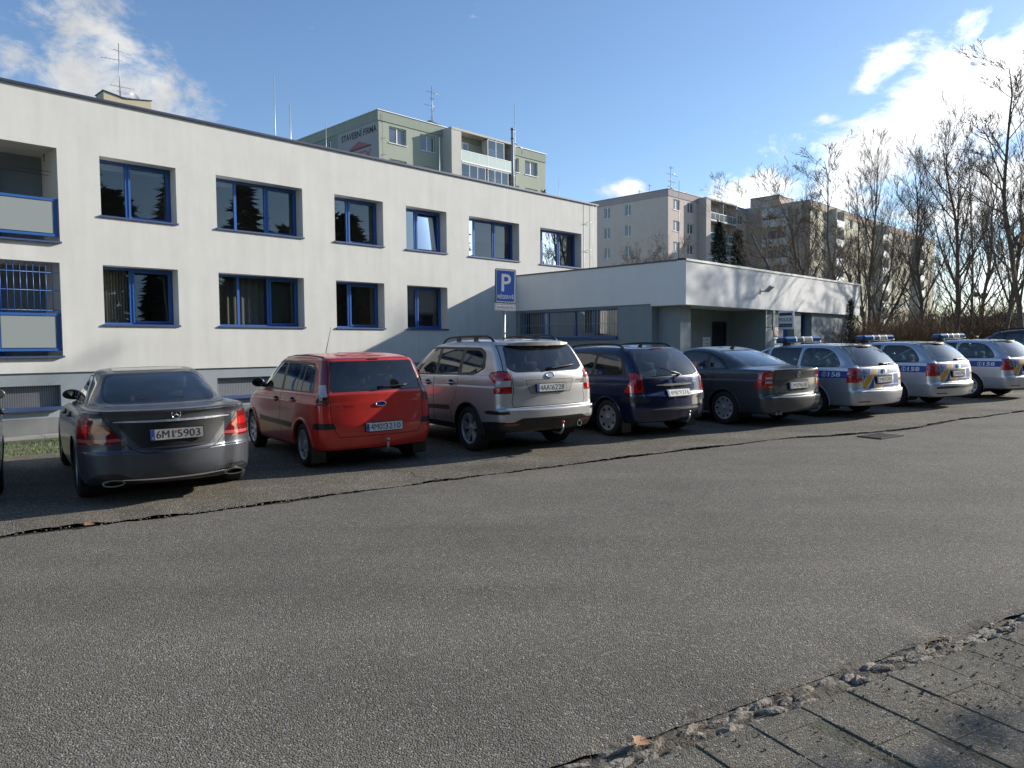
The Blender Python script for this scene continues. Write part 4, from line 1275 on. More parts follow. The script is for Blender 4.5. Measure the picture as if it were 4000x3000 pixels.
aerial((_o.x, _o.y), 14.3, 6, 23.6, 5.6, 'tall aerial pole with a round dish on the beige lift room', [(4.9, 1.6, .2, 6), (4.1, 2.0, 2.9, 7), (1.75, 2.6, -.1, 9), (1.3, 1.0, .3, 4)], (0.95, .55, 1.15))
aerial(CG, 10.13, 5, 23.55, 3.8, 'aerial pole with short arms on the green block', [(3.2, 1.9, .0, 5), (2.6, .8, -.4, 3), (1.9, 1.2, 3.0, 4), (1.5, .5, .5, 2), (.8, .4, 2, 2)])
aerial(CA, 6.97, 4, 21.8, 4.7, 'tall aerial with crossed arms on the pink block corner', [(4.5, .9, .3, 4), (3.6, 1.0, 3.0, 4), (2.6, 1.9, .1, 7), (1.9, .9, 2.8, 4)], (3.6, .28, .8))
aerial(CA, 8.07, 14 - 4, 21.8, 2.5, 'small double-headed aerial at the far end of the pink roof', [(2.3, 1.0, .3, 3)], (1.9, .25, .35))
aerial(CA, 9.2, 12 - 3, 21.8, 3.4, 'slim aerial in the middle of the pink roof before a cloud', [(3.1, .6, .4, 3), (2.6, .5, 2.5, 3)])

# ------------------------------------------------ parking sign on its post
def parking_sign():
    x, y = -.17, 15.35
    R = empty('parking_sign', (x, y, zg(x, y) - .05), (0, radians(1.2), radians(32.0)), 'blue parking sign lettered RÉSERVÉ with a small plate under it on a grey post', 'road sign')
    p = MB(); p.tube([(-.0, .04, 0), (-.0, .04, 2.95)], .033, 12); p.build('post', M_STEEL, R)
    zt = 3.19; w, h = .50, .70
    b = MB(); b.prism(rpoly([(-w / 2, zt - h), (w / 2, zt - h), (w / 2, zt), (-w / 2, zt)], .045, 5), -.012, .006, 'y')
    P = b.build('sign_panel', pbr('sign_edge', (.05, .055, .07), .5), R)
    k = MB(); k.prism(rpoly([(-w / 2 + .014, zt - h + .014), (w / 2 - .014, zt - h + .014), (w / 2 - .014, zt - .014), (-w / 2 + .014, zt - .014)], .036, 5), -.0145, -.0122, 'y'); k.build('white_rim', pbr('sign_white', (.62, .63, .65), .35), P)
    k = MB(); k.prism(rpoly([(-w / 2 + .038, zt - h + .038), (w / 2 - .038, zt - h + .038), (w / 2 - .038, zt - .038), (-w / 2 + .038, zt - .038)], .012, 3), -.0175, -.0148, 'y'); k.build('blue_field', pbr('sign_blue', (.012, .075, .36), .35), P)
    t = MB(); I = Matrix.Identity(4)
    text_mb(t, 'P', (0.01, zt - .285), .23, .36, I, 0, dy=-.0185, bold=.015)
    text_mb(t, 'RÉSERVÉ', (0, zt - .565), .39, .098, I, 0, dy=-.0185, bold=.012)
    t.build('lettering', pbr('sign_white', (.62, .63, .65)), P, fix=False)
    z2 = zt - h - .012; h2 = .145
    b = MB(); b.prism(rpoly([(-.25, z2 - h2), (.25, z2 - h2), (.25, z2), (-.25, z2)], .025, 4), -.012, .006, 'y'); Q = b.build('plate', pbr('sign_white', (.62, .63, .65)), R)
    k = MB()
    o = rpoly([(-.236, z2 - h2 + .013), (.236, z2 - h2 + .013), (.236, z2 - .014), (-.236, z2 - .014)], .02, 4); i = offset_poly(o, .008)
    n = len(o); k.add([(u, -.0125, v) for u, v in o] + [(u, -.0125, v) for u, v in i], [(j, (j + 1) % n, (j + 1) % n + n, j + n) for j in range(n)]); k.build('border', M_INK, Q, fix=False)
    t = MB(); text_mb(t, '9x POLICIE ČR', (0, z2 - h2 / 2), .39, .055, I, 0, dy=-.0128, bold=.012); t.build('lettering', M_INK, Q, fix=False)
    c = MB()
    for z in (zt - .1, zt - h + .1, z2 - .05): c.box((0, .025, z), (.12, .05, .03))
    c.build('clamp', M_STEEL, R)
parking_sign()
# ---------------------------------------------------------------- cars
M_TRIM = pbr('black_trim', (0.012, 0.012, 0.013), 0.38)
M_SEAM = pbr('seam_gap', (0.004, 0.004, 0.004), 0.9)
M_RUB = pbr('tyre_rubber', (0.020, 0.019, 0.018), 0.85, bump=(60, .4, .004))
M_LINER = pbr('arch_liner', (0.008, 0.008, 0.008), 0.95)
M_SEATC = pbr('seat_cloth', (0.035, 0.036, 0.04), 0.9)
M_INT = pbr('interior_plastic', (0.022, 0.022, 0.024), 0.7)
M_CHROME = pbr('chrome', (0.75, 0.76, 0.78), 0.12, metal=1.0)
M_RIM = pbr('rim_silver', (0.50, 0.51, 0.52), 0.42, metal=0.6, var=(9, .15))
M_RIMD = pbr('rim_shadow', (0.010, 0.010, 0.011), 0.8)
M_RED = pbr('red_lens', (0.40, 0.012, 0.012), 0.12, coat=1.0)
M_REDD = pbr('dark_red_lens', (0.16, 0.008, 0.010), 0.12, coat=1.0)
M_REDM = pbr('deep_red_lens', (0.13, 0.005, 0.007), 0.10, coat=1.0)
M_CLEAR = pbr('clear_lens', (0.42, 0.42, 0.43), 0.10, coat=1.0)
M_PLATE = pbr('plate_white', (0.60, 0.60, 0.58), 0.45, var=(20, .08))
M_PBLUE = pbr('plate_blue', (0.02, 0.05, 0.22), 0.4)
M_CARGL = glass('car_glass', (0.60, 0.66, 0.63), 0.0, 0.06, 1.0, dirt=0.05)
M_CARGD = glass('tinted_car_glass', (0.50, 0.55, 0.53), 0.0, 0.06, 1.0, dirt=0.04)
M_MIRR = pbr('mirror_glass', (0.35, 0.37, 0.40), 0.03, metal=1.0)
BD = (0.03, 0.03, 0.032)
def paint(name, col, metal, rough, dirt=.08, coat=1.0, cr=.04):
    return pbr(name, col, rough, metal=metal, coat=coat, coat_rough=cr, var=(2.5, dirt), backdark=BD)

def pchip(keys, sub):
    n = len(keys); m = len(keys[0]); out = []
    D = []
    for c in range(m):
        y = [k[c] for k in keys]; d = [y[i + 1] - y[i] for i in range(n - 1)]
        t = [d[0]]
        for i in range(1, n - 1):
            a, b = d[i - 1], d[i]
            t.append(0.0 if a * b <= 0 else 2 * a * b / (a + b))
        t.append(d[-1]); D.append(t)
    for i in range(n - 1):
        for s in range(sub):
            u = s / sub
            h00 = 2 * u ** 3 - 3 * u * u + 1; h10 = u ** 3 - 2 * u * u + u; h01 = -2 * u ** 3 + 3 * u * u; h11 = u ** 3 - u * u
            out.append([h00 * keys[i][c] + h10 * D[c][i] + h01 * keys[i + 1][c] + h11 * D[c][i + 1] for c in range(m)])
    out.append(list(keys[-1]))
    return out

DEF = [None] * 5 + [.2, .18, .45, .07, .28, 0.0]
class Car:
    def __init__(s, name, label, cat, L, rings, group='cars parked in a row nose to the building', sub=3, taper=(.020, .022)):
        s.L = L
        s.root = empty(name, (0, 0, 0), (0, 0, 0), label, cat, group)
        keys = [list(r) + DEF[len(r):] for r in rings]
        R = pchip(keys, sub)
        bm = bmesh.new()
        nR, nC, nS, nF = 9, 7, 40, 9
        loops = []
        for zr, yr, zf, yf, w, cx, cyr, cyf, br, bf, cr in R:
            cx = min(cx, w * .85); ln = max(yf - yr, .02)
            cyr = min(cyr, ln * .3); cyf = min(cyf, ln * .3); br = min(br, ln * .12); bf = min(bf, ln * .15)
            kr = w / .9
            xs = lambda y: w - kr * (taper[0] * max(0, 1.5 - y) ** 2 + taper[1] * max(0, y - (L - 1.7)) ** 2)
            half = []
            y0 = yr + br; y1 = yf - bf
            xr = xs(y0 + cyr); xf = xs(y1 - cyf)
            cxr = min(cx, xr * .85); cxf = min(cx * 1.2, xf * .85)
            for i in range(nR):
                x = (xr - cxr) * i / nR; half.append((x, yr + br * (x / max(xr - cxr, 1e-4)) ** 2))
            for i in range(nC):
                a = pi / 2 * i / nC; half.append((xr - cxr + cxr * sin(a), y0 + cyr * (1 - cos(a))))
            for i in range(nS):
                y = y0 + cyr + (y1 - cyf - y0 - cyr) * i / nS; half.append((xs(y), y))
            for i in range(nC):
                a = pi / 2 * i / nC; half.append((xf - cxf + cxf * cos(a), y1 - cyf + cyf * sin(a)))
            for i in range(nF + 1):
                x = (xf - cxf) * (1 - i / nF); half.append((x, yf - bf * (x / max(xf - cxf, 1e-4)) ** 2))
            pts = []
            for x, y in half:
                t = (y - yr) / ln
                pts.append(Vector((x, y, zr + (zf - zr) * t + cr * 4 * t * (1 - t))))
            loops.append(pts)
        M = len(loops[0])
        vl = []
        for pts in loops:
            right = [bm.verts.new(p) for p in pts]
            left = [right[0]] + [bm.verts.new((-p.x, p.y, p.z)) for p in pts[1:-1]] + [right[-1]]
            vl.append((right, left))
        for i in range(len(vl) - 1):
            (a, al), (b, bl) = vl[i], vl[i + 1]
            for j in range(M - 1):
                bm.faces.new((a[j], a[j + 1], b[j + 1], b[j]))
                bm.faces.new((al[j + 1], al[j], bl[j], bl[j + 1]))
        for (r, l), flip in ((vl[0], True), (vl[-1], False)):
            for j in range(M - 1):
                q = [r[j], r[j + 1], l[j + 1], l[j]]
                q = list(dict.fromkeys(q))
                if len(q) >= 3:
                    try: bm.faces.new(q if not flip else q[::-1])
                    except ValueError: pass
        bmesh.ops.recalc_face_normals(bm, faces=bm.faces[:])
        s.bm = bm; s.lay = bm.faces.layers.int.new('rid')
        bm.faces.ensure_lookup_table(); bm.normal_update()
        s.bvh = BVHTree.FromBMesh(bm)
        s.keys = {('body', 0): 0, ('seam', 0): 1, ('hole', 0): 2}
        s.info = {0: ('body', None, None), 1: ('seam', M_SEAM, None), 2: ('hole', None, None)}
        for f in bm.faces:
            if f.normal.z < -.6 and f.calc_center_median().z < .5: f[s.lay] = s.rid('underbody', 0, M_LINER)
    # -- surface queries
    def ry(s, x, z):
        h = s.bvh.ray_cast(Vector((x, -2, z)), Vector((0, 1, 0)))
        return h[0].y if h[0] else 0.0
    def rx(s, y, z):
        h = s.bvh.ray_cast(Vector((3, y, z)), Vector((-1, 0, 0)))
        return h[0].x if h[0] else .85
    def tz(s, x, y):
        h = s.bvh.ray_cast(Vector((x, y, 4)), Vector((0, 0, -1)))
        return h[0].z if h[0] else 1.4
    def rid(s, name, sign, mat, parent=None, uid=None):
        k = (uid or name, sign)
        if k not in s.keys:
            s.keys[k] = len(s.info); s.info[s.keys[k]] = (name, mat, parent)
        return s.keys[k]
    def cut(s, poly, proj, sign, rid, keep=None, setonly=True):
        bm = s.bm
        us = [p[0] for p in poly]; vs = [p[1] for p in poly]
        u0, u1, v0, v1 = min(us), max(us), min(vs), max(vs)
        if proj == 'side':
            ax = (1, 2); ok = lambda f, c: c.x * sign > .25 and f.normal.x * sign > .25 and f.normal.x * sign > -.8 * f.normal.y
        elif proj == 'rear':
            ax = (0, 2); ok = lambda f, c: f.normal.y < -.12 and c.y < 2.2
        elif proj == 'front':
            ax = (0, 2); ok = lambda f, c: f.normal.y > .12 and c.y > 2.0
        else:
            ax = (0, 1); ok = lambda f, c: f.normal.z > .4
        fs = []
        for f in bm.faces:
            if f[s.lay] == 2: continue
            a = [v.co[ax[0]] for v in f.verts]; b = [v.co[ax[1]] for v in f.verts]
            if max(a) < u0 or min(a) > u1 or max(b) < v0 or min(b) > v1: continue
            if ok(f, f.calc_center_median()): fs.append(f)
        geom = set(fs)
        for f in fs: geom.update(f.verts); geom.update(f.edges)
        n = len(poly)
        for i in range(n):
            p, q = poly[i], poly[(i + 1) % n]
            d = (q[0] - p[0], q[1] - p[1]); l = hypot(*d)
            if l < 1e-5: continue
            co = [0, 0, 0]; no = [0, 0, 0]
            co[ax[0]], co[ax[1]] = p; no[ax[0]], no[ax[1]] = -d[1] / l, d[0] / l
            r = bmesh.ops.bisect_plane(bm, geom=list(geom), dist=1e-5, plane_co=co, plane_no=no)
            geom = set(e for e in r['geom'] if e.is_valid) | set(e for e in r['geom_cut'] if e.is_valid)
        got = []
        for f in geom:
            if isinstance(f, bmesh.types.BMFace):
                c = f.calc_center_median()
                if inside(poly, c[ax[0]], c[ax[1]]):
                    if keep is None or f[s.lay] in keep:
                        f[s.lay] = rid; got.append(f)
        return got
    def region(s, name, mat, poly, proj='rear', mirror=True, seam=0.0, parent=None, uid=None, keep=None):
        for sign in ((1, -1) if mirror else (0,)):
            P = poly
            if proj in ('rear', 'front', 'top') and sign == -1: P = [(-x, z) for x, z in poly]
            r = s.rid(name, sign, mat, (parent, sign) if isinstance(parent, str) and (parent, sign) in s.keys else ((parent, 0) if isinstance(parent, str) else parent), uid)
            sg = sign if proj == 'side' else 1
            if seam > 0:
                s.cut(P, proj, sg, 1, keep)
                s.cut(offset_poly(P, seam), proj, sg, r, None if keep is None else set(keep) | {1})
            else:
                s.cut(P, proj, sg, r, keep)
        return s
    def window(s, poly, proj='side', mirror=True, frame=.016, glassm=None, name='side_window', uid=None, parent=None, r=.03):
        P = rpoly(poly, r, 3)
        uid = uid or name
        if frame: s.region('window_frame', M_TRIM, offset_poly(P, -frame), proj, mirror, parent=parent, uid=uid + '_frame')
        s.region(name, glassm or M_CARGL, P, proj, mirror, parent=parent, uid=uid)
    def arch(s, y, zc, R):
        P = [(y + R * cos(a), zc + R * sin(a)) for a in [pi * k / 18 for k in range(19)]] + [(y - R * .97, -.2), (y + R * .97, -.2)]
        for sg in (1, -1): s.cut(P, 'side', sg, 2)
    def finish(s, paintm):
        bm = s.bm
        bm.normal_update()
        groups = {}
        for f in bm.faces:
            groups.setdefault(f[s.lay], []).append(f)
        objs = {}
        body_faces = [(f, 0) for f in groups.get(0, [])] + [(f, 1) for f in groups.get(1, [])]
        def mk(name, faces, mats, parent):
            vi = {}; vs = []; ns = []; fs = []
            for f, mi in faces:
                t = []
                for v in f.verts:
                    if v.index not in vi or vi[v.index][1] is not v:
                        vi[v.index] = (len(vs), v); vs.append(v.co.copy()); ns.append(v.normal.copy())
                    t.append(vi[v.index][0])
                fs.append(t)
            me = bpy.data.meshes.new(name); me.from_pydata(vs, [], fs)
            for m in mats: me.materials.append(m)
            me.polygons.foreach_set('material_index', [mi for f, mi in faces])
            me.polygons.foreach_set('use_smooth', [True] * len(fs))
            me.update()
            me.normals_split_custom_set_from_vertices(ns)
            return link(name, me, parent)
        bm.verts.index_update()
        body = mk('body', body_faces, [paintm, M_SEAM], s.root)
        objs[('body', 0)] = body
        for (uid, sign), rid in s.keys.items():
            if rid <= 2 or rid not in groups: continue
            name, mat, parent = s.info[rid]
            par = objs.get(parent) if parent else s.root
            objs[(uid, sign)] = mk(name, [(f, 0) for f in groups[rid]], [mat or paintm], par or s.root)
        s.objs = objs
        bm.free()
        return objs
    # -- bolt-on pieces
    def wheels(s, ya, yb, r, half, style, Ra, rimr=.205, lip=None, lipr=.012, width=.2):
        R = s.root
        x0 = half - width / 2 - .012
        w = MB()                                                   # brake disc and hub
        w.lathe([(0.001, .02), (rimr * .72, .02), (rimr * .72, -.02), (.001, -.02)], 24)
        W = w.build('wheel', M_RIMD, R)
        t = MB(); b = width / 2
        t.lathe([(rimr, -b * .8), (rimr + .015, -b * .95), ((r + rimr) / 2, -b * 1.04), (r - .025, -b * .92), (r - .004, -b * .70), (r, -b * .3), (r, b * .3), (r - .004, b * .70), (r - .025, b * .92), ((r + rimr) / 2, b * 1.04), (rimr + .015, b * .95), (rimr, b * .8)], 44, closed=True)
        t.build('tyre', M_RUB, W)
        m = MB()
        m.lathe([(rimr - .004, -b * .8), (rimr - .012, b * .55), (rimr - .004, b * .86), (rimr + .008, b * .9), (rimr + .010, b * .8)], 40)
        if style[0] == 'spoke':
            k = style[1]; dbl = style[2]
            m.lathe([(.001, b * .60), (.055, b * .60), (.068, b * .5), (.068, b * .3)], 20)
            for i in range(k):
                for dd in ((-dbl, dbl) if dbl else (0,)):
                    a = 2 * pi * i / k + dd
                    wi = style[3]
                    c, q = cos(a), sin(a)
                    vs = []
                    for rr, ax_, wd in ((.04, b * .52, wi * 1.15), (rimr * .6, b * .62, wi), (rimr - .002, b * .76, wi * 1.15)):
                        for e in (-1, 1):
                            for dx in (0, -.03):
                                vs.append((ax_ + dx, rr * c - e * wd * q, rr * q + e * wd * c))
                    fs = []
                    for j in range(2):
                        o = j * 4
                        fs += [(o, o + 2, o + 6, o + 4), (o + 1, o + 5, o + 7, o + 3), (o, o + 4, o + 5, o + 1), (o + 2, o + 3, o + 7, o + 6)]
                    m.add(vs, fs, 0)
            m.lathe([(.001, b * .15), (rimr - .01, b * .2)], 32, mi=1)
        else:
            m.lathe([(.001, b * .74), (.05, b * .74), (.075, b * .66), (rimr * .75, b * .70), (rimr - .006, b * .84)], 40)
            k, rc, ra, rb = style[1:5]
            for i in range(k):
                a = 2 * pi * i / k; c, q = cos(a), sin(a)
                vs = []
                for j in range(12):
                    u = 2 * pi * j / 12; er, et = rc + ra * cos(u), rb * sin(u)
                    ax_ = b * .66 + (b * .84 - b * .66) * max(0, min(1, (er - .075) / (rimr - .08))) + .004
                    vs.append((ax_, er * c - et * q, er * q + et * c))
                m.add(vs, [tuple(range(12))], 1)
            m.lathe([(.001, b * .80), (.028, b * .80), (.034, b * .74)], 16)
        m.build('rim', [M_RIM, M_RIMD], W)
        W.location = (x0, ya, r)
        for (x, y, rot) in ((-x0, ya, pi), (x0, yb, 0), (-x0, yb, pi)):
            c = copy_tree(W, R); c.location = (x, y, r); c.rotation_euler = (.4, 0, rot) if rot else (.9, 0, 0)
        # liners and wheel-arch edges
        for y in (ya, yb):
            for sg in (1, -1):
                l = MB(); vs = []; n = 20
                for k in range(n + 1):
                    a = radians(-25) + radians(230) * k / n
                    for xx in (.46, half - .03):
                        vs.append((sg * xx, y + (Ra + .004) * cos(a), r + (Ra + .004) * sin(a)))
                l.add(vs, [(2 * k, 2 * k + 1, 2 * k + 3, 2 * k + 2) for k in range(n)])
                l.add([(sg * .46, y + (Ra + .004) * cos(radians(-25) + radians(230) * k / n), r + (Ra + .004) * sin(radians(-25) + radians(230) * k / n)) for k in range(n + 1)], [tuple(range(n + 1))])
                l.build('arch_liner', M_LINER, R, fix=False)
                e = MB(); pts = []
                for k in range(25):
                    a = radians(-14) + radians(208) * k / 24
                    yy, zz = y + Ra * cos(a), r + Ra * sin(a)
                    if zz < .22: continue
                    ro = Ra + .012
                    x = s.rx(y + ro * cos(a), r + ro * sin(a))
                    pts.append((sg * (x - .002), yy, zz))
                e.tube(pts, lipr, 6); e.build('arch_edge', lip or M_TRIM, R)
    def interior(s, yb, zb, belt, rearshelf=None, wd=.68):
        """yb: B pillar; zb: seat cushion height; belt: window sill height"""
        R = s.root
        fl = MB(); fl.box((0, s.L * .47, .30), (wd * 2.1, s.L * .62, .04)); fl.build('cabin_floor', M_INT, R)
        for sx in (-.36, .36):
            q = MB(); q.box((sx, yb + .42, zb - .08), (.50, .5, .18), bev=.05)
            q.box((sx, yb + .10, zb + .28), (.48, .14, .62), 0, Matrix.Rotation(radians(16), 3, 'X'), .05)
            S = q.build('seat', M_SEATC, R)
            h = MB(); h.box((sx, yb - .03, zb + .70), (.26, .10, .19), 0, Matrix.Rotation(radians(10), 3, 'X'), .04)
            h.tube([(sx - .06, yb + .0, zb + .5), (sx - .06, yb - .02, zb + .66)], .007, 5); h.tube([(sx + .06, yb + .0, zb + .5), (sx + .06, yb - .02, zb + .66)], .007, 5)
            h.build('headrest', M_SEATC, S)
        q = MB(); yr = yb - .82
        q.box((0, yr + .38, zb - .06), (1.25, .48, .2), bev=.05); q.box((0, yr + .06, zb + .24), (1.28, .14, .58), 0, Matrix.Rotation(radians(18), 3, 'X'), .05)
        S = q.build('rear_bench', M_SEATC, R)
        for sx in (-.42, 0, .42):
            h = MB(); h.box((sx, yr - .06, zb + .56), (.26, .09, .14), 0, Matrix.Rotation(radians(10), 3, 'X'), .035); h.build('headrest', M_SEATC, S)
        d = MB(); yd = yb + 1.35
        d.box((0, yd, belt - .12), (1.36, .5, .22), bev=.06); D = d.build('dashboard', M_INT, R)
        w = MB()
        M = Matrix.Translation((-.36, yd - .38, belt - .1)) @ Matrix.Rotation(radians(-25), 4, 'X') @ Matrix.Rotation(pi / 2, 4, 'Z')
        w.lathe([(.175 + .014 * cos(a), .014 * sin(a)) for a in [2 * pi * k / 8 for k in range(8)]], 28, M, closed=True)
        for a in (0, 2.2, 4.1): w.tube([M @ Vector((0, .17 * cos(a), .17 * sin(a))), M @ Vector((0, .03 * cos(a), .03 * sin(a)))], .014, 5)
        w.build('steering_wheel', M_INT, D)
        m = MB(); m.box((0, yd - .25, belt + .33), (.22, .03, .06), bev=.012); m.build('inner_mirror', M_INT, R)
        if rearshelf:
            p = MB(); p.box((0, rearshelf[0], rearshelf[1]), (1.2, rearshelf[2], .02)); p.build('parcel_shelf', M_INT, R)
    def mirrors(s, y, z, mat, size=(.115, .09, .075), out=.1):
        for sg in (1, -1):
            x = s.rx(y, z)
            m = MB()
            bm = bmesh.new(); bmesh.ops.create_uvsphere(bm, u_segments=16, v_segments=10, radius=1)
            for v in bm.verts:
                c = v.co
                y_ = c.y * size[1]
                if c.y < -.25: y_ = -.25 * size[1]
                v.co = Vector((sg * (x + out) + c.x * size[0] * (1 - .12 * c.z), y + .02 + y_, z + .06 + c.z * size[2] + .01 * c.x * sg))
            m.add([v.co.copy() for v in bm.verts], [tuple(v.index for v in f.verts) for f in bm.faces], 0, True); bm.free()
            m.tube([(sg * (x - .05), y + .03, z - .0), (sg * (x + out * .6), y + .02, z + .02)], [.04, .03], 8, mi=1)
            o = m.build('side_mirror', [mat, M_TRIM], s.root)
            g = MB(); g.prism(ellipse(sg * (x + out), z + .06, size[0] * .78, size[2] * .74, 18), y + .02 - .27 * size[1] - .003, y + .02 - .27 * size[1], 'y'); g.build('mirror_glass', M_MIRR, o)
    def handles(s, lst, mat, parentuid=('door_front', 'door_rear')):
        for (y, z), uid in zip(lst, parentuid):
            for sg in (1, -1):
                x = s.rx(y, z)
                par = s.objs.get((uid, sg), s.root)
                h = MB()
                h.prism(ellipse(y, z + .005, .085, .042, 14), sg * (x - .004), sg * (x + .0035), 'x', 1)
                h.tube([(sg * (x + .004), y - .105, z), (sg * (x + .028), y - .075, z), (sg * (x + .030), y + .05, z), (sg * (x + .006), y + .085, z)], [.013, .015, .015, .012], 8)
                h.build('door_handle', [mat, M_SEAM], par)
    def tilt(s, x, z, dz=.06):
        a, b = s.ry(x, z - dz), s.ry(x, z + dz)
        return atan2(b - a, 2 * dz), (a + b) / 2
    def on_rear(s, mb, vs, fs, mi=0, off=.004):
        mb.add([(x, s.ry(x, z) - off, z) for x, z in vs], fs, mi)
    def on_side(s, mb, vs, fs, sg, mi=0, off=.003):
        mb.add([(sg * (s.rx(y, z) + off), y, z) for y, z in vs], fs, mi)
    def plate(s, txt, z, x=0.0, parent=None, off=.012, face=None, sticker=True):
        t, y = s.tilt(x, z)
        M = Matrix.Translation((x, y - off, z)) @ Matrix.Rotation(-t, 4, 'X')
        b = MB(); b.prism(rpoly([(-.268, -.064), (.268, -.064), (.268, .064), (-.268, .064)], .012, 3), -.006, .02, 'y', 0, M)
        P = b.build('licence_plate', M_TRIM, parent or s.root)
        f = MB(); f.prism(rpoly([(-.26, -.055), (.26, -.055), (.26, .055), (-.26, .055)], .008, 3), -.0085, -.0062, 'y', 0, M); f.build('plate_face', face or M_PLATE, P)
        e = MB(); e.prism([(-.258, -.053), (-.218, -.053), (-.218, .053), (-.258, .053)], -.0100, -.0087, 'y', 0, M); e.build('blue_band', M_PBLUE, P)
        l = MB()
        a, c = txt.split(' ')
        text_mb(l, a, (-.118, 0), .165, .078, M, 0, dy=-.0098, bold=.0); text_mb(l, c, (.118, 0), .225, .078, M, 0, dy=-.0098, bold=.0)
        l.build('lettering', M_INK, P, fix=False)
        if sticker:
            k = MB(); k.prism(ellipse(-.012, .022, .013, .013, 12), -.0098, -.0087, 'y', 0, M); k.prism(ellipse(-.012, -.02, .015, .015, 12), -.0098, -.0087, 'y', 1, M)
            k.build('sticker', [pbr('sticker_red', (.4, .06, .05), .5), pbr('sticker_grey', (.35, .36, .38), .5)], P)
        c = MB(); text_mb(c, 'CZ', (-.238, -.035), .022, .014, M, 0, dy=-.0108); c.build('country_code', M_PLATE, P, fix=False)
        return P
    def wiper(s, x0, z0, x1, z1, parent, r=.010):
        m = MB(); pts = []
        for k in range(7):
            f = k / 6; x, z = x0 + (x1 - x0) * f, z0 + (z1 - z0) * f
            pts.append((x, s.ry(x, z) - .022 - .008 * sin(pi * f), z))
        m.tube(pts, [r * 1.6, r * 1.3, r, r, r, r * .8, r * .6], 6)
        m.tube([(x0, s.ry(x0, z0) + .01, z0), (x0, s.ry(x0, z0) - .03, z0)], .022, 8)
        m.build('wiper', M_TRIM, parent)
    def bar(s, name, x0, x1, z, h, d, mat, parent=None, off=0.0, n=12, taper=True):
        """bar that follows the tail, d deep"""
        m = MB(); vs = []
        for k in range(n + 1):
            x = x0 + (x1 - x0) * k / n
            e = 1.0 if not taper else min(1, .35 + 3 * min(k, n - k) / n)
            y = s.ry(x, z)
            vs += [(x, y + .01, z - h / 2 * e), (x, y - d * e - off, z - h / 2 * e), (x, y - d * e - off, z + h / 2 * e), (x, y + .01, z + h / 2 * e)]
        fs = []
        for k in range(n):
            for j in range(4): fs.append((k * 4 + j, k * 4 + (j + 1) % 4, k * 4 + 4 + (j + 1) % 4, k * 4 + 4 + j))
        fs += [(0, 1, 2, 3), (n * 4 + 3, n * 4 + 2, n * 4 + 1, n * 4)]
        m.add(vs, fs); return m.build(name, mat, parent or s.root)
    def rails(s, x, y0, y1, h, mat, feet=3, r=.018):
        for sg in (1, -1):
            m = MB(); pts = []
            n = 16
            for k in range(n + 1):
                f = k / n; y = y0 + (y1 - y0) * f
                e = min(1, min(f, 1 - f) / .14); e = e * (2 - e)
                xx = x if not callable(x) else x(y)
                pts.append((sg * xx, y, s.tz(xx, y) - .006 + h * e))
            m.tube(pts, r, 8)
            for k in range(1, feet - 1):
                y = y0 + (y1 - y0) * k / (feet - 1); m.box((sg * x, y, s.tz(x, y) + h * .4), (.03, .10, h))
            m.build('roof_rail', mat, s.root)
    def place(s, x, y, yaw):
        s.root.location = (x, y, zroad(x, y) + .006)
        s.root.rotation_euler = (0, -.012, radians(yaw))
    def towbar(s, x=0.0, z=.36, red=False):
        y = s.ry(x, z + .05)
        m = MB(); m.tube([(x, y + .15, z - .08), (x, y - .05, z - .09), (x, y - .10, z - .03), (x, y - .10, z + .05)], .016, 8)
        bm = bmesh.new(); bmesh.ops.create_uvsphere(bm, u_segments=14, v_segments=9, radius=.027)
        m.add([v.co + Vector((x, y - .10, z + .075)) for v in bm.verts], [tuple(v.index for v in f.verts) for f in bm.faces], 1 if red else 0, True); bm.free()
        m.build('tow_bar', [M_STEEL, M_RED], s.root)
    def exhaust(s, x, z, rx_, rz_, mat=M_CHROME):
        y = s.ry(x, z + .04)
        e = MB(); n = 20; o = [(x + rx_ * cos(2 * pi * k / n), z + rz_ * sin(2 * pi * k / n)) for k in range(n)]; i = [(x + (rx_ - .012) * cos(2 * pi * k / n), z + (rz_ - .010) * sin(2 * pi * k / n)) for k in range(n)]
        yy = y - .012
        vs = [(a, yy, b) for a, b in o] + [(a, yy, b) for a, b in i] + [(a, y + .12, b) for a, b in o] + [(a, y + .1, b) for a, b in i]
        fs = []
        for k in range(n):
            k2 = (k + 1) % n
            fs += [(k, k2, n + k2, n + k), (k, 2 * n + k, 2 * n + k2, k2), (n + k, n + k2, 3 * n + k2, 3 * n + k)]
        e.add(vs, fs, 0, False); e.add([(a, y + .09, b) for a, b in i], [tuple(range(n))], 1)
        e.build('exhaust_pipe', [mat, M_LINER], s.root, fix=False)
    def badge_ring(s, x, z, r, mat=M_CHROME, th=.12, off=.006, squash=1.0, ry_=None):
        m = MB(); n = 28
        rz = r * squash
        t, y = s.tilt(x, z, .03)
        M = Matrix.Translation((x, y - off, z)) @ Matrix.Rotation(-t, 4, 'X')
        pts = [M @ Vector((r * cos(2 * pi * k / n), 0, rz * sin(2 * pi * k / n))) for k in range(n + 1)]
        m.tube(pts, r * th, 6, caps=False)
        return m, M
    def lettering(s, txt, x, z, w, h, mat=M_CHROME, parent=None, **k):
        vs, fs = fit_text(txt, w, h, **k)
        m = MB(); s.on_rear(m, [(x + a, z + b) for a, b in vs], fs, 0, .005); return m.build('lettering', mat, parent or s.root, fix=False)
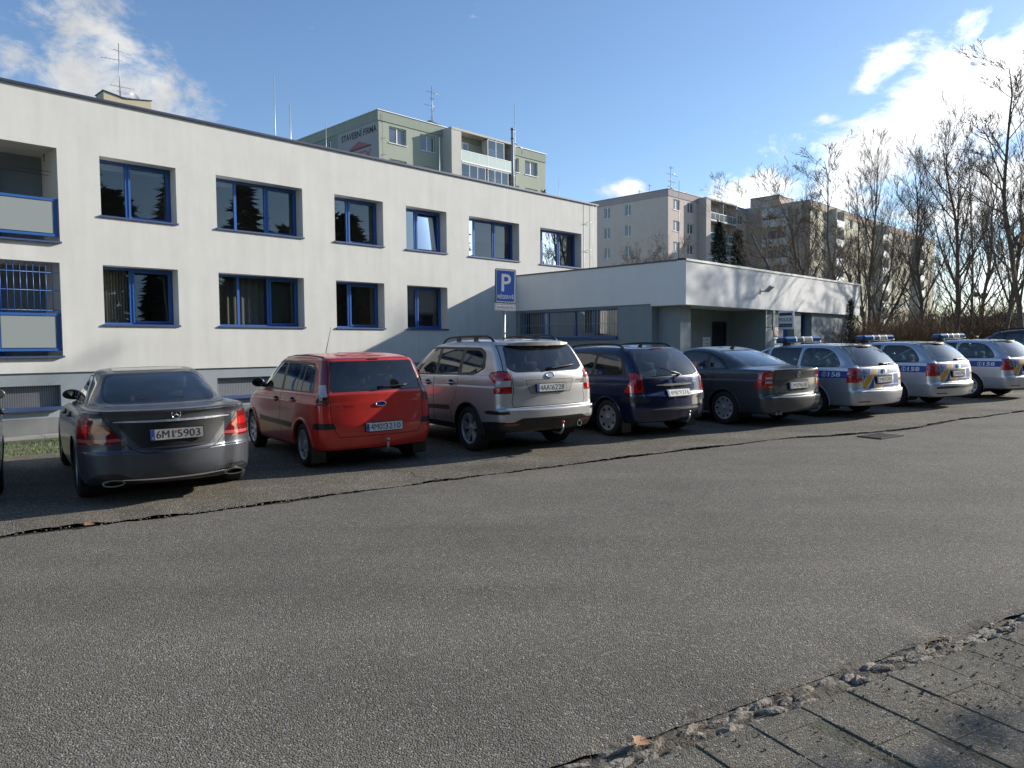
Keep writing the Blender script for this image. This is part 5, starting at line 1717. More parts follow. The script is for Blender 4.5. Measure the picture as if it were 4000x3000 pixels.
    def fin(s, y, h=.06, l=.12, whip=0):
        z = s.tz(0, y); m = MB()
        m.prism([(y + l * .5, z - .01), (y - l * .5, z - .012), (y - l * .62, z + h), (y - l * .38, z + h * .9)], -.014, .014, 'x')
        if whip: m.tube([(0, y, z), (0, y - whip * .55, z + whip * .83)], [.006, .003], 5)
        m.build('antenna', M_TRIM, s.root)

KB_ = {0}
# ------------------------------------------------ 1: dark grey sedan
def car_sedan():
    c = Car('sedan', 'dusty dark grey saloon with a chrome star on its boot, beside the red hatchback', 'car', 4.686, [
        (.20, .45, .17, 4.25, .74, .15, .2, .3, .03, .15), (.21, .16, .17, 4.45, .84, .30, .45, .45, .10, .28), (.30, .03, .25, 4.62, .885, .36, .58, .55, .15, .32),
        (.42, .0, .40, 4.68, .90, .38, .62, .6, .17, .34), (.545, .0, .55, 4.68, .905, .38, .62, .6, .17, .34), (.57, .022, .58, 4.67, .905, .38, .62, .6, .17, .34), (.66, .035, .64, 4.64, .905, .38, .62, .6, .17, .34, .01),
        (.82, .052, .72, 4.55, .893, .36, .62, .6, .17, .34, .03), (.92, .056, .78, 4.40, .868, .33, .60, .6, .17, .34, .05), (.98, .040, .83, 4.15, .838, .30, .58, .6, .15, .3, .05),
        (.997, .075, .88, 3.85, .81, .30, .58, .6, .14, .25, .04), (1.004, .34, .93, 3.55, .785, .30, .6, .6, .14, .22, .02), (1.018, .66, .965, 3.36, .755, .28, .55, .55, .14, .2),
        (1.14, .97, 1.10, 3.08, .695, .24, .55, .5, .11, .16), (1.28, 1.31, 1.26, 2.78, .615, .22, .55, .45, .09, .12, .01), (1.34, 1.50, 1.33, 2.62, .565, .2, .5, .4, .08, .1, .02),
        (1.365, 1.66, 1.36, 2.48, .49, .2, .4, .35, .07, .1, .028), (1.373, 1.85, 1.37, 2.3, .32, .15, .3, .3, .05, .08, .032), (1.375, 2.0, 1.375, 2.15, .01, .005, .02, .02, .01, .01, .032)])
    P = paint('dark_grey_paint', (.052, .056, .068), .35, .46, .22, .7, .14)
    c.region('door', None, [(1.30, .33), (1.56, .62), (1.50, 1.02), (2.16, 1.02), (2.16, .24), (1.36, .24)], 'side', seam=.008, uid='door_rear', keep=KB_)
    c.region('door', None, [(2.16, .24), (2.16, 1.02), (3.20, 1.0), (3.36, .8), (3.36, .24)], 'side', seam=.008, uid='door_front', keep=KB_)
    c.region('window_trim', M_CHROME, rpoly([(1.16, 1.0), (1.52, 1.245), (1.85, 1.338), (2.45, 1.338), (2.75, 1.25), (3.20, .972), (3.16, .942)], .03, 3), 'side')
    c.region('window_trim', M_TRIM, rpoly([(1.20, 1.015), (1.55, 1.24), (1.87, 1.325), (2.44, 1.325), (2.73, 1.24), (3.14, .982), (3.12, .958)], .03, 3), 'side', uid='dlo')
    c.window([(1.33, 1.03), (1.62, 1.24), (1.92, 1.312), (2.12, 1.314), (2.12, .982)], uid='rear_door_window', parent='door_rear', frame=0, glassm=M_CARGL)
    c.window([(2.20, .977), (2.20, 1.314), (2.44, 1.309), (2.70, 1.22), (3.02, .996), (3.0, .972)], uid='front_door_window', parent='door_front', frame=0, glassm=M_CARGL)
    c.window([(-.60, 1.045), (.60, 1.045), (.50, 1.325), (-.50, 1.325)], 'rear', False, .022, M_CARGD, 'rear_window', r=.10)
    c.window([(-.60, 1.0), (.60, 1.0), (.50, 1.30), (-.50, 1.30)], 'front', False, .02, M_CARGL, 'windscreen', r=.06)
    lid = [(-.70, .99), (-.66, .90), (-.58, .78), (-.50, .66), (-.42, .58), (-.32, .545), (.32, .545), (.42, .58), (.50, .66), (.58, .78), (.66, .90), (.70, .99)]
    c.region('boot_lid', None, lid, 'rear', False, seam=.008)
    c.region('plate_recess', M_TRIM, rpoly([(-.33, .585), (.33, .585), (.52, .80), (.54, .868), (-.54, .868), (-.52, .80)], .05, 4), 'rear', False, parent='boot_lid')
    tl = rpoly([(.49, .665), (.60, .80), (.72, .915), (.95, .935), (.95, .64), (.70, .64)], [.03, .03, .06, 0, 0, .02], 3)
    c.region('taillight', M_REDD, tl, 'rear', True); c.region('taillight', M_REDD, rpoly([(-.2, .64), (.30, .665), (.47, .79), (.40, .90), (.15, .945), (-.2, .95)], .03, 3), 'side', True)
    c.region('reflector_strip', pbr('clear_red', (.45, .10, .10), .1, coat=1), [(.50, .675), (.95, .655), (.95, .69), (.53, .708)], 'rear', True, parent='taillight', keep=[c.rid('taillight', 1, None), c.rid('taillight', -1, None)])
    c.region('light_band', M_RED, [(.60, .765), (.95, .765), (.95, .85), (.70, .85)], 'rear', True, parent='taillight', keep=[c.rid('taillight', 1, None), c.rid('taillight', -1, None)])
    c.region('bumper_insert', M_TRIM, rpoly([(-.80, .17), (.80, .17), (.82, .27), (.72, .345), (.55, .34), (.42, .285), (-.42, .285), (-.55, .34), (-.72, .345), (-.82, .27)], .02, 3), 'rear', False)
    c.region('bumper_vent', M_TRIM, rpoly([(.10, .34), (.16, .34), (.17, .52), (.14, .55)], .01, 2), 'side', True)
    c.region('filler_cap', None, ellipse(.92, .83, .085, .085, 16), 'side', seam=.008, keep=KB_)
    c.arch(1.05, .33, .372); c.arch(3.89, .33, .372)
    o = c.finish(P)
    c.wheels(1.05, 3.89, .328, .895, ('spoke', 5, .16, .016), .372, .225, P, .010, .235)
    c.interior(2.15, .50, .96, (.95, 1.0, .55))
    c.mirrors(3.0, .985, M_TRIM, (.125, .10, .07), .12)
    c.handles([(2.42, .86), (1.62, .88)], P)
    c.plate('6M1 5903', .735, parent=o[('boot_lid', 0)], off=.004, face=pbr('dusty_shaded_plate', (.30, .29, .27), .6, var=(14, .25)))  # plate colour darkened for its dirt and for the shade of the recess
    m, M = c.badge_ring(0, .938, .044)
    for k in range(3):
        a = pi / 2 + 2 * pi * k / 3; d = Vector((cos(a), 0, sin(a))); q = Vector((-sin(a), 0, cos(a)))
        m.add([M @ (q * .007 + Vector((0, -.002, 0))), M @ (-q * .007 + Vector((0, -.002, 0))), M @ (d * .042), M @ Vector((0, -.008, 0))], [(0, 3, 2), (3, 1, 2)])
    m.build('emblem', M_CHROME, o[('boot_lid', 0)], fix=False)
    for x in (-.60, .60): c.exhaust(x, .245, .105, .036, pbr('dull_steel', (.30, .29, .27), .4, metal=.8))
    c.bar('bumper_strip', -.52, .52, .27, .016, .012, M_CHROME)
    c.bar('lid_lip', -.60, .60, .978, .016, .022, P, o[('boot_lid', 0)])
    c.bar('chrome_strip', -.58, .58, .878, .022, .014, pbr('satin_chrome', (.62, .65, .70), .35, metal=.7), o[('boot_lid', 0)])
    c.bar('recess_lip', -.34, .34, .60, .016, .02, P, o[('boot_lid', 0)])
    g = MB()
    for i in range(14): 
        x = .40 + i * .026; g.box((x, c.ry(x, .31) - .003, .312), (.008, .006, .035), 0, Matrix.Rotation(.5, 3, 'Y'))
    g.build('bumper_grille', M_STEEL, c.root)
    s = MB()
    for y0, y1 in ((1.72, 2.0), (2.05, 2.42)):
        s.add([(x, y, c.tz(x, y) + .004) for x, y in ((-.40, y0), (.40, y0), (.40, y1), (-.40, y1))], [(0, 1, 2, 3)])
    s.build('sunroof', pbr('roof_glass', (.008, .008, .01), .06, coat=1), c.root, fix=False)
    t = MB(); t.box((0, .86, 1.03), (.45, .03, .10)); t.build('third_brake_light', M_INT, c.root)
    c.place(-3.53, 7.82, 34.2)
    return c
SED = car_sedan()

# ------------------------------------------------ 2: red small high hatchback
def car_red():
    c = Car('hatchback', 'small tall bright red hatchback with upright lamps and a black bumper rub strip', 'car', 4.02, [
        (.24, .35, .2, 3.6, .70), (.25, .08, .2, 3.9, .79, .2, .2, .4, .06, .25), (.34, .02, .3, 4.0, .835, .2, .18, .45, .07, .28), (.46, .0, .45, 4.02, .85, .18, .16, .45, .07, .28),
        (.56, .004, .56, 4.01, .854, .18, .16, .45, .07), (.66, .022, .65, 3.98, .851, .16, .15, .45, .065), (.80, .043, .74, 3.93, .846, .15, .14, .45, .06, .28, .02), (.865, .049, .79, 3.86, .846, .15, .14, .45, .06, .27, .025), (.880, .051, .80, 3.85, .837, .15, .14, .45, .06, .27, .026), (.93, .058, .85, 3.75, .83, .14, .13, .45, .055, .25, .03),
        (.99, .066, .93, 3.45, .812, .13, .13, .45, .05, .22, .02), (1.01, .075, .98, 3.15, .797, .13, .13, .42, .05, .2), (1.20, .135, 1.20, 2.76, .75, .12, .13, .42, .05, .16),
        (1.38, .21, 1.38, 2.44, .69, .12, .14, .4, .05, .12, .01), (1.435, .245, 1.44, 2.28, .655, .13, .16, .35, .05, .1, .02), (1.468, .33, 1.475, 2.1, .59, .18, .25, .35, .05, .1, .03),
        (1.48, .55, 1.485, 1.9, .42, .2, .25, .3, .05, .08, .04), (1.485, .9, 1.49, 1.55, .01, .005, .02, .02, .01, .01, .04)])
    P = paint('red_paint', (.54, .024, .014), .0, .36, .16, .85, .09)
    c.region('door', None, [(1.02, .66), (1.16, .50), (1.16, .26), (1.66, .26), (1.67, 1.04), (.98, 1.04), (.98, .8)], 'side', seam=.008, uid='door_rear', keep=KB_)
    c.region('door', None, [(1.66, .26), (1.67, 1.04), (2.9, 1.03), (2.98, .8), (2.98, .26)], 'side', seam=.008, uid='door_front', keep=KB_)
    c.region('window_trim', M_TRIM, rpoly([(.40, 1.01), (.43, 1.32), (.60, 1.405), (1.7, 1.43), (2.2, 1.41), (2.58, 1.26), (3.0, 1.03), (2.98, 1.0)], .05, 3), 'side', uid='dlo')
    c.window([(.47, 1.03), (.49, 1.30), (.62, 1.365), (.82, 1.375), (.85, 1.02)], uid='quarter_window', frame=0)
    c.window([(.89, 1.02), (.86, 1.377), (1.0, 1.382), (1.06, 1.02)], uid='door_quarter_window', frame=0, r=.01, parent='door_rear')
    c.window([(1.09, 1.02), (1.03, 1.383), (1.60, 1.395), (1.62, 1.02)], uid='rear_door_window', frame=0, parent='door_rear')
    c.window([(1.73, 1.02), (1.71, 1.395), (2.14, 1.385), (2.48, 1.25), (2.86, 1.03)], uid='front_door_window', frame=0, parent='door_front')
    gate = [(-.61, 1.455), (-.66, 1.0), (-.665, .70), (-.65, .56), (-.56, .43), (.56, .43), (.65, .56), (.665, .70), (.66, 1.0), (.61, 1.455)]
    c.region('tailgate', None, gate, 'rear', False, seam=.008)
    c.window([(-.64, 1.03), (.64, 1.03), (.585, 1.41), (-.585, 1.41)], 'rear', False, .010, M_CARGD, 'rear_window', r=.03, parent='tailgate')
    c.window([(-.62, 1.03), (.62, 1.03), (.54, 1.40), (-.54, 1.40)], 'front', False, .02, M_CARGL, 'windscreen', r=.06)
    tl = rpoly([(.672, .86), (.87, .86), (.87, 1.0), (.80, 1.43), (.615, 1.43), (.668, 1.02)], .02, 3)
    c.region('taillight', M_REDM, tl, 'rear', True, seam=.008); c.region('taillight', M_REDM, rpoly([(-.1, .86), (.24, .88), (.27, 1.05), (.37, 1.38), (.3, 1.42), (-.1, 1.43)], .02, 3), 'side', True)
    kp = [c.rid('taillight', 1, None), c.rid('taillight', -1, None)]
    c.region('reversing_light', M_CLEAR, [(.69, .965), (.775, .965), (.765, 1.12), (.685, 1.12)], 'rear', True, parent='taillight', keep=kp)
    c.region('bumper_strip', M_TRIM, [(.60, .545), (.9, .545), (.9, .625), (.635, .625)], 'rear', True); c.region('bumper_strip', M_TRIM, [(-.1, .545), (.34, .545), (.31, .625), (-.1, .625)], 'side', True)
    c.region('door_strip', M_TRIM, [(1.16, .50), (2.72, .50), (2.74, .575), (1.12, .575)], 'side', True)
    c.arch(.735, .30, .355); c.arch(3.22, .30, .345)
    o = c.finish(P)
    c.wheels(.735, 3.22, .298, .85, ('spoke', 8, .0, .030), .352, .195, P, .026, .185)
    c.interior(1.72, .58, .98, None)
    c.mirrors(2.72, 1.02, M_TRIM, (.10, .09, .075))
    c.handles([(1.86, .86), (1.12, .88)], P)
    c.plate('4M0 3210', .545, .04, o[('tailgate', 0)])
    c.wiper(.02, 1.065, .44, 1.085, o[('rear_window', 0)])
    # oval badge
    m, M = c.badge_ring(0.02, .845, .072, M_CHROME, .09, squash=.42); m.build('emblem', M_CHROME, o[('tailgate', 0)], fix=False)
    b = MB(); b.prism(ellipse(0, 0, .069, .028, 24), -.001, .006, 'y', 0, M); B = b.build('emblem_field', pbr('badge_blue', (.01, .025, .12), .2, coat=1), o[('tailgate', 0)])
    l = MB(); text_mb(l, 'Ford', (0, 0), .085, .030, M, 0, dy=-.0025, shear=.35); l.build('lettering', M_CHROME, B, fix=False)
    c.lettering('FUSION', -.46, .83, .20, .026, M_CHROME, o[('tailgate', 0)])
    c.towbar(.05, .30)
    c.fin(2.05, .02, .05, whip=.52)
    c.bar('third_brake_light', -.09, .09, 1.435, .022, .008, M_REDD, o[('tailgate', 0)])
    r = MB()
    for sg in (1, -1):
        r.tube([(sg * .60, y, c.tz(.60, y) + .004) for y in (.45, .8, 1.2, 1.6, 2.0)], .010, 5)
    r.build('roof_moulding', M_TRIM, c.root)
    for sg in (1, -1):
        f = MB(); f.box((sg * .74, .38, .20), (.2, .012, .24)); f.build('mud_flap', M_TRIM, c.root)
    p = MB(); p.box((0.38, .9, 1.10), (.34, .02, .16)); p.build('sun_shade', pbr('sheet_paper', (.5, .5, .5), .8), c.root)
    c.place(-1.74, 9.87, 34.0)
    return c
RED = car_red()

# ------------------------------------------------ 3: silver off-road estate
def car_suv():
    c = Car('offroad_estate', 'silver tall four-wheel-drive estate with black roof rails behind the parking sign', 'car', 4.595, [
        (.33, .40, .28, 4.2, .74), (.34, .12, .28, 4.45, .83, .22, .2, .42, .07), (.44, .045, .4, 4.57, .875, .2, .18, .45, .08), (.54, .0, .52, 4.595, .89, .2, .18, .45, .08),
        (.655, .0, .66, 4.59, .895, .19, .17, .45, .08), (.675, .02, .69, 4.58, .895, .19, .16, .45, .07), (.69, .075, .71, 4.57, .895, .18, .15, .45, .07), (.92, .085, .82, 4.50, .892, .17, .15, .45, .065, .28, .02), (.985, .09, .875, 4.42, .890, .17, .15, .45, .065, .28, .025), (1.0, .091, .888, 4.40, .880, .17, .15, .45, .065, .27, .026),
        (1.06, .095, .94, 4.32, .877, .16, .15, .45, .06, .26, .03), (1.14, .108, 1.02, 3.95, .857, .15, .15, .45, .06, .24, .03), (1.175, .12, 1.085, 3.5, .83, .15, .15, .42, .06, .2), (1.34, .21, 1.29, 3.14, .785, .14, .16, .42, .06, .16),
        (1.53, .335, 1.51, 2.76, .72, .14, .18, .4, .06, .12, .01), (1.59, .385, 1.58, 2.60, .685, .15, .2, .35, .06, .1, .02), (1.632, .42, 1.625, 2.42, .61, .2, .3, .35, .06, .1, .025),
        (1.648, .6, 1.645, 2.2, .45, .2, .3, .3, .05, .08, .035), (1.652, 1.1, 1.65, 1.8, .01, .005, .02, .02, .01, .01, .035)])
    P = paint('silver_paint', (.50, .49, .485), .68, .40, .07)
    c.region('door', None, [(1.38, .80), (1.52, .64), (1.50, .36), (2.09, .36), (2.09, 1.16), (1.32, 1.16), (1.31, 1.0)], 'side', seam=.008, uid='door_rear', keep=KB_)
    c.region('door', None, [(2.09, .36), (2.09, 1.16), (3.2, 1.13), (3.33, .9), (3.33, .36)], 'side', seam=.008, uid='door_front', keep=KB_)
    c.region('window_trim', M_CHROME, rpoly([(.60, 1.25), (.68, 1.49), (.86, 1.555), (2.5, 1.575), (2.9, 1.42), (3.42, 1.12), (3.36, 1.085), (.9, 1.135)], .06, 3), 'side')
    c.region('window_trim', M_TRIM, rpoly([(.615, 1.25), (.69, 1.49), (.86, 1.56), (2.5, 1.58), (2.9, 1.425), (3.42, 1.125), (3.36, 1.10), (.9, 1.15)], .06, 3), 'side', uid='dlo')
    c.window([(.69, 1.25), (.75, 1.45), (.88, 1.51), (1.27, 1.52), (1.30, 1.17), (.93, 1.175)], uid='quarter_window', frame=0, r=.05)
    c.window([(1.40, 1.165), (1.36, 1.525), (2.03, 1.54), (2.05, 1.155)], uid='rear_door_window', frame=0, parent='door_rear')
    c.window([(2.14, 1.15), (2.12, 1.54), (2.45, 1.535), (2.83, 1.39), (3.2, 1.15), (3.18, 1.125)], uid='front_door_window', frame=0, parent='door_front')
    gate = [(-.67, 1.585), (-.74, 1.22), (-.645, 1.20), (-.63, .93), (-.66, .78), (-.64, .70), (.64, .70), (.66, .78), (.63, .93), (.645, 1.20), (.74, 1.22), (.67, 1.585)]
    c.region('tailgate', None, gate, 'rear', False, seam=.009)
    c.window([(-.67, 1.26), (-.56, 1.205), (.56, 1.205), (.67, 1.26), (.60, 1.565), (-.60, 1.565)], 'rear', False, .012, M_CARGD, 'rear_window', r=.04, parent='tailgate')
    c.window([(-.64, 1.12), (.64, 1.12), (.56, 1.53), (-.56, 1.53)], 'front', False, .02, M_CARGL, 'windscreen', r=.06)
    tl = rpoly([(.645, .90), (.95, .90), (.95, 1.22), (.72, 1.225), (.655, 1.19)], .025, 3)
    c.region('taillight', M_RED, tl, 'rear', True, seam=.008); c.region('taillight', M_RED, rpoly([(-.1, .90), (.20, .905), (.32, 1.06), (.50, 1.165), (.47, 1.20), (.2, 1.225), (-.1, 1.22)], .025, 3), 'side', True, seam=.008)
    kp = [c.rid('taillight', 1, None), c.rid('taillight', -1, None)]
    c.region('reversing_light', M_CLEAR, [(.66, 1.0), (.95, 1.0), (.95, 1.085), (.66, 1.085)], 'rear', True, parent='taillight', keep=kp)
    c.region('lower_bumper', M_TRIM, rpoly([(-.95, .28), (.95, .28), (.95, .50), (.66, .49), (.54, .545), (-.54, .545), (-.66, .49), (-.95, .50)], .02, 3), 'rear', False); c.region('lower_bumper', M_TRIM, [(-.1, .28), (.66, .28), (.66, .47), (.3, .50), (-.1, .50)], 'side', True, uid='lower_bumper_side')
    c.region('bumper_reflector', M_REDD, [(.56, .44), (.78, .44), (.78, .47), (.57, .47)], 'rear', True)
    c.region('rub_strip', M_TRIM, rpoly([(-.1, .605), (.48, .60), (.56, .625), (.45, .655), (-.1, .645)], .01, 2), 'side', True); c.region('rub_strip', M_TRIM, [(.72, .61), (.95, .61), (.95, .65), (.74, .65)], 'rear', True)
    c.region('door_strip', M_TRIM, [(1.55, .60), (3.2, .55), (3.2, .62), (1.56, .67)], 'side', True)
    c.region('sill', M_TRIM, [(1.4, .28), (3.3, .28), (3.3, .40), (1.4, .40)], 'side', True)
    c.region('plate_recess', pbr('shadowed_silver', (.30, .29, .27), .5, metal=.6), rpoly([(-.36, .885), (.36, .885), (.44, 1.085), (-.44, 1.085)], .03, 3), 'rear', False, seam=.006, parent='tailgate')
    c.arch(1.025, .345, .40); c.arch(3.665, .345, .395)
    o = c.finish(P)
    c.wheels(1.025, 3.665, .345, .885, ('spoke', 5, .20, .022), .398, .222, M_TRIM, .016, .225)
    c.interior(2.12, .68, 1.12, None)
    c.mirrors(3.08, 1.13, P, (.12, .10, .085))
    c.handles([(2.30, 1.0), (1.52, 1.02)], P)
    c.plate('4AA 6228', .965, 0.0, o[('tailgate', 0)], .010)
    c.wiper(-.02, 1.235, .50, 1.285, o[('rear_window', 0)], .012)
    m, M = c.badge_ring(0, 1.145, .072, M_CHROME, .10, squash=.55)
    for (a, b, r) in ((-.036, .012, .014), (.02, .018, .008), (.038, .004, .008), (.024, -.016, .008), (-.004, -.016, .008), (.004, .006, .008)):
        for k in range(4):
            t = k * pi / 4; d = Vector((cos(t), 0, sin(t))) * r; q = Vector((-d.z, 0, d.x)) * .18
            m.add([M @ (Vector((a, -.003, b)) + v) for v in (d, q, -d, -q)], [(0, 1, 2, 3)])
    m.prism(ellipse(0, 0, .07, .038, 24), -.001, .006, 'y', 0, M)
    m.build('emblem', pbr('badge_silver', (.5, .5, .5), .3, metal=.9), o[('tailgate', 0)], fix=False)
    c.lettering('FORESTER', .575, 1.055, .17, .022, M_INK, o[('tailgate', 0)]); c.lettering('D', .62, 1.02, .05, .024, M_INK, o[('tailgate', 0)])
    c.lettering('SUBARU', -.545, 1.01, .17, .022, pbr('badge_silver', (.5, .5, .5)), o[('tailgate', 0)])
    c.bar('roof_spoiler', -.64, .64, 1.60, .05, .10, P, o[('tailgate', 0)], n=14)
    c.bar('third_brake_light', -.15, .15, 1.572, .016, .03, M_REDD, o[('tailgate', 0)])
    c.bar('bumper_sill_strip', -.56, .56, .685, .012, .012, M_CHROME)
    c.rails(.575, .70, 2.30, .075, M_TRIM, 4, .019)
    c.towbar(.10, .38, True); c.exhaust(.52, .40, .045, .045)
    c.fin(1.35, .02, .05, whip=.36)
    c.place(.63, 10.78, 33.6)
    return c
SUV = car_suv()

# ------------------------------------------------ 4: dark blue estate
def car_blue():
    c = Car('estate_car', 'dark blue estate with black roof rails and its rear wiper standing out from the glass', 'car', 4.419, [
        (.25, .35, .2, 4.0, .72), (.26, .08, .2, 4.28, .81, .22, .2), (.36, .02, .3, 4.39, .86, .24, .2, .45, .09), (.46, .0, .45, 4.419, .875, .24, .2, .45, .10),
        (.50, .0, .49, 4.419, .876, .24, .2, .45, .10), (.60, .012, .58, 4.41, .878, .24, .2, .45, .10), (.70, .03, .66, 4.39, .878, .22, .2, .45, .09), (.73, .058, .70, 4.36, .876, .2, .18, .45, .08), (.90, .085, .80, 4.22, .862, .18, .17, .45, .08, .27, .03),
        (.99, .105, .89, 3.85, .84, .17, .17, .45, .075, .24, .03), (1.02, .12, .98, 3.38, .82, .16, .17, .42, .075, .2), (1.2, .24, 1.19, 2.99, .77, .15, .18, .42, .07, .16), (1.38, .415, 1.37, 2.63, .70, .15, .2, .4, .07, .12, .01),
        (1.44, .49, 1.435, 2.48, .665, .16, .22, .35, .07, .1, .02), (1.48, .56, 1.475, 2.32, .60, .2, .3, .35, .06, .1, .028), (1.495, .74, 1.495, 2.1, .42, .2, .3, .3, .05, .08, .04), (1.50, 1.1, 1.5, 1.7, .01, .005, .02, .02, .01, .01, .04)])
    P = paint('dark_blue_paint', (.008, .012, .055), .45, .30, .12)
    c.region('door', None, [(1.16, .75), (1.28, .55), (1.26, .27), (2.02, .27), (2.03, 1.04), (1.14, 1.03), (1.10, .95)], 'side', seam=.008, uid='door_rear', keep=KB_)
    c.region('door', None, [(2.02, .27), (2.03, 1.04), (3.08, 1.01), (3.2, .8), (3.2, .27)], 'side', seam=.008, uid='door_front', keep=KB_)
    c.region('window_trim', M_TRIM, rpoly([(.40, 1.04), (.54, 1.33), (.72, 1.42), (2.35, 1.435), (2.75, 1.29), (3.24, 1.02), (3.2, .99), (1.3, 1.01)], .05, 3), 'side', uid='dlo')
    c.window([(.50, 1.05), (.62, 1.31), (.77, 1.375), (1.20, 1.39), (1.24, 1.03)], uid='quarter_window', frame=0, r=.04)
    c.window([(1.32, 1.03), (1.27, 1.39), (1.98, 1.40), (2.0, 1.015)], uid='rear_door_window', frame=0, parent='door_rear')
    c.window([(2.09, 1.015), (2.08, 1.40), (2.33, 1.395), (2.70, 1.255), (3.05, 1.02)], uid='front_door_window', frame=0, parent='door_front')
    gate = [(-.63, 1.475), (-.72, 1.10), (-.64, 1.04), (-.62, .74), (-.60, .60), (-.52, .49), (.52, .49), (.60, .60), (.62, .74), (.64, 1.04), (.72, 1.10), (.63, 1.475)]
    c.region('tailgate', None, gate, 'rear', False, seam=.009)
    c.window([(-.67, 1.06), (-.5, 1.015), (.5, 1.015), (.67, 1.06), (.575, 1.445), (-.575, 1.445)], 'rear', False, .016, M_CARGD, 'rear_window', r=.04, parent='tailgate')
    c.window([(-.62, 1.02), (.62, 1.02), (.54, 1.40), (-.54, 1.40)], 'front', False, .02, M_CARGL, 'windscreen', r=.06)
    tl = rpoly([(.635, .755), (.95, .755), (.95, 1.09), (.70, 1.09), (.655, 1.03)], .03, 3)
    c.region('taillight', M_RED, tl, 'rear', True, seam=.006); c.region('taillight', M_RED, rpoly([(-.1, .755), (.42, .755), (.33, .90), (.20, 1.08), (-.1, 1.09)], .03, 3), 'side', True, seam=.006)
    kp = [c.rid('taillight', 1, None), c.rid('taillight', -1, None)]
    c.region('light_inner', M_REDD, ellipse(.72, .90, .05, .11, 14), 'rear', True, parent='taillight', keep=kp)
    c.region('rub_strip', M_TRIM, [(.60, .60), (.95, .60), (.95, .70), (.63, .70)], 'rear', True); c.region('rub_strip', M_TRIM, [(-.1, .60), (.50, .60), (.48, .70), (-.1, .70)], 'side', True)
    c.arch(.84, .31, .362); c.arch(3.548, .31, .355)
    o = c.finish(P)
    c.wheels(.84, 3.548, .312, .868, ('hole', 7, .158, .028, .024), .36, .205, P, .012, .195)
    c.interior(2.06, .58, 1.0, None)
    c.mirrors(2.95, 1.02, M_TRIM, (.11, .09, .075))
    c.handles([(2.24, .88), (1.45, .90)], P)
    c.plate('4M8 9376', .735, .04, o[('tailgate', 0)])
    c.bar('handle_bar', -.40, .42, .875, .036, .022, M_CHROME, o[('tailgate', 0)])
    c.bar('bumper_step', -.54, .60, .478, .028, .055, pbr('grey_rubber', (.10, .10, .098), .6))
    # wiper lifted off the glass
    w = MB(); y = c.ry(.12, 1.03)
    w.tube([(.14, y - .01, 1.035), (.05, y - .10, 1.05), (-.2, y - .13, 1.11), (-.42, y - .06, 1.17)], [.022, .014, .010, .007], 7); w.tube([(-.50, y - .04, 1.02), (-.2, y - .075, 1.035), (.12, y - .07, 1.03)], .008, 6); w.tube([(-.1, y - .11, 1.07), (-.15, y - .075, 1.035)], .007, 5)
    w.build('wiper', M_TRIM, o[('rear_window', 0)])
    # lion-like badge, lettering
    t, yy = c.tilt(.02, .955, .03); M = Matrix.Translation((.02, yy - .006, .955)) @ Matrix.Rotation(-t, 4, 'X')
    pts = [(-.012, .052), (.006, .056), (.020, .046), (.014, .036), (.026, .030), (.036, .036), (.044, .028), (.030, .018), (.018, .014), (.016, .002), (.034, -.006), (.044, .002), (.050, -.006), (.036, -.020), (.018, -.016), (.010, -.030), (.026, -.048), (.010, -.056), (-.002, -.038), (-.012, -.052), (-.028, -.054), (-.016, -.034), (-.020, -.014), (-.036, -.022), (-.044, -.010), (-.026, .004), (-.018, .020), (-.028, .034), (-.022, .046)]
    m = MB(); m.prism(pts, -.004, .006, 'y', 0, M); m.build('emblem', M_CHROME, o[('tailgate', 0)])
    c.lettering('PEUGEOT', -.44, .93, .22, .028, M_CHROME, o[('tailgate', 0)]); c.lettering('HDi', -.42, .885, .07, .026, M_CHROME, o[('tailgate', 0)])
    c.lettering('307', .50, .955, .10, .038, M_CHROME, o[('tailgate', 0)]); c.lettering('SW', .50, .91, .09, .022, M_CHROME, o[('tailgate', 0)])
    c.rails(.555, .72, 2.30, .055, M_TRIM, 2, .019)
    c.towbar(.16, .34); c.fin(.95, .07, .12)
    c.bar('third_brake_light', -.17, .17, 1.468, .026, .012, M_REDD, o[('tailgate', 0)])
    for sg in (1, -1):
        f = MB(); f.box((sg * .76, .46, .19), (.2, .012, .2)); f.build('mud_flap', M_TRIM, c.root)
    c.place(2.79, 12.37, 33.0)
    return c
BLU = car_blue()

OCT_LOW = [(.24, .38, .2, 4.15, .74), (.25, .10, .2, 4.4, .82, .22, .2), (.36, .02, .3, 4.54, .865, .24, .2, .45, .09), (.50, .0, .45, 4.572, .88, .24, .2, .45, .09),
           (.545, .006, .54, 4.565, .884, .24, .2, .45, .09), (.562, .03, .56, 4.56, .884, .22, .19, .45, .085), (.58, .065, .58, 4.55, .884, .2, .18, .45, .08), (.75, .075, .66, 4.51, .885, .19, .17, .45, .08, .28, .02), (.85, .083, .70, 4.47, .885, .185, .17, .45, .08, .28, .035), (.866, .084, .707, 4.465, .876, .185, .17, .45, .08, .28, .037)]
OCT_DOORS = ([(1.36, .66), (1.50, .50), (1.50, .26), (2.24, .26), (2.26, 1.40), (1.42, 1.40), (1.32, 1.0)], [(2.24, .26), (2.26, 1.40), (2.5, 1.40), (3.2, 1.0), (3.36, .8), (3.36, .26)])
OCT_LOWDOORS = ([(1.36, .66), (1.50, .50), (1.50, .26), (2.24, .26), (2.25, 1.03), (1.34, 1.04), (1.32, 1.0)], [(2.24, .26), (2.25, 1.03), (3.15, 1.0), (3.36, .8), (3.36, .26)])
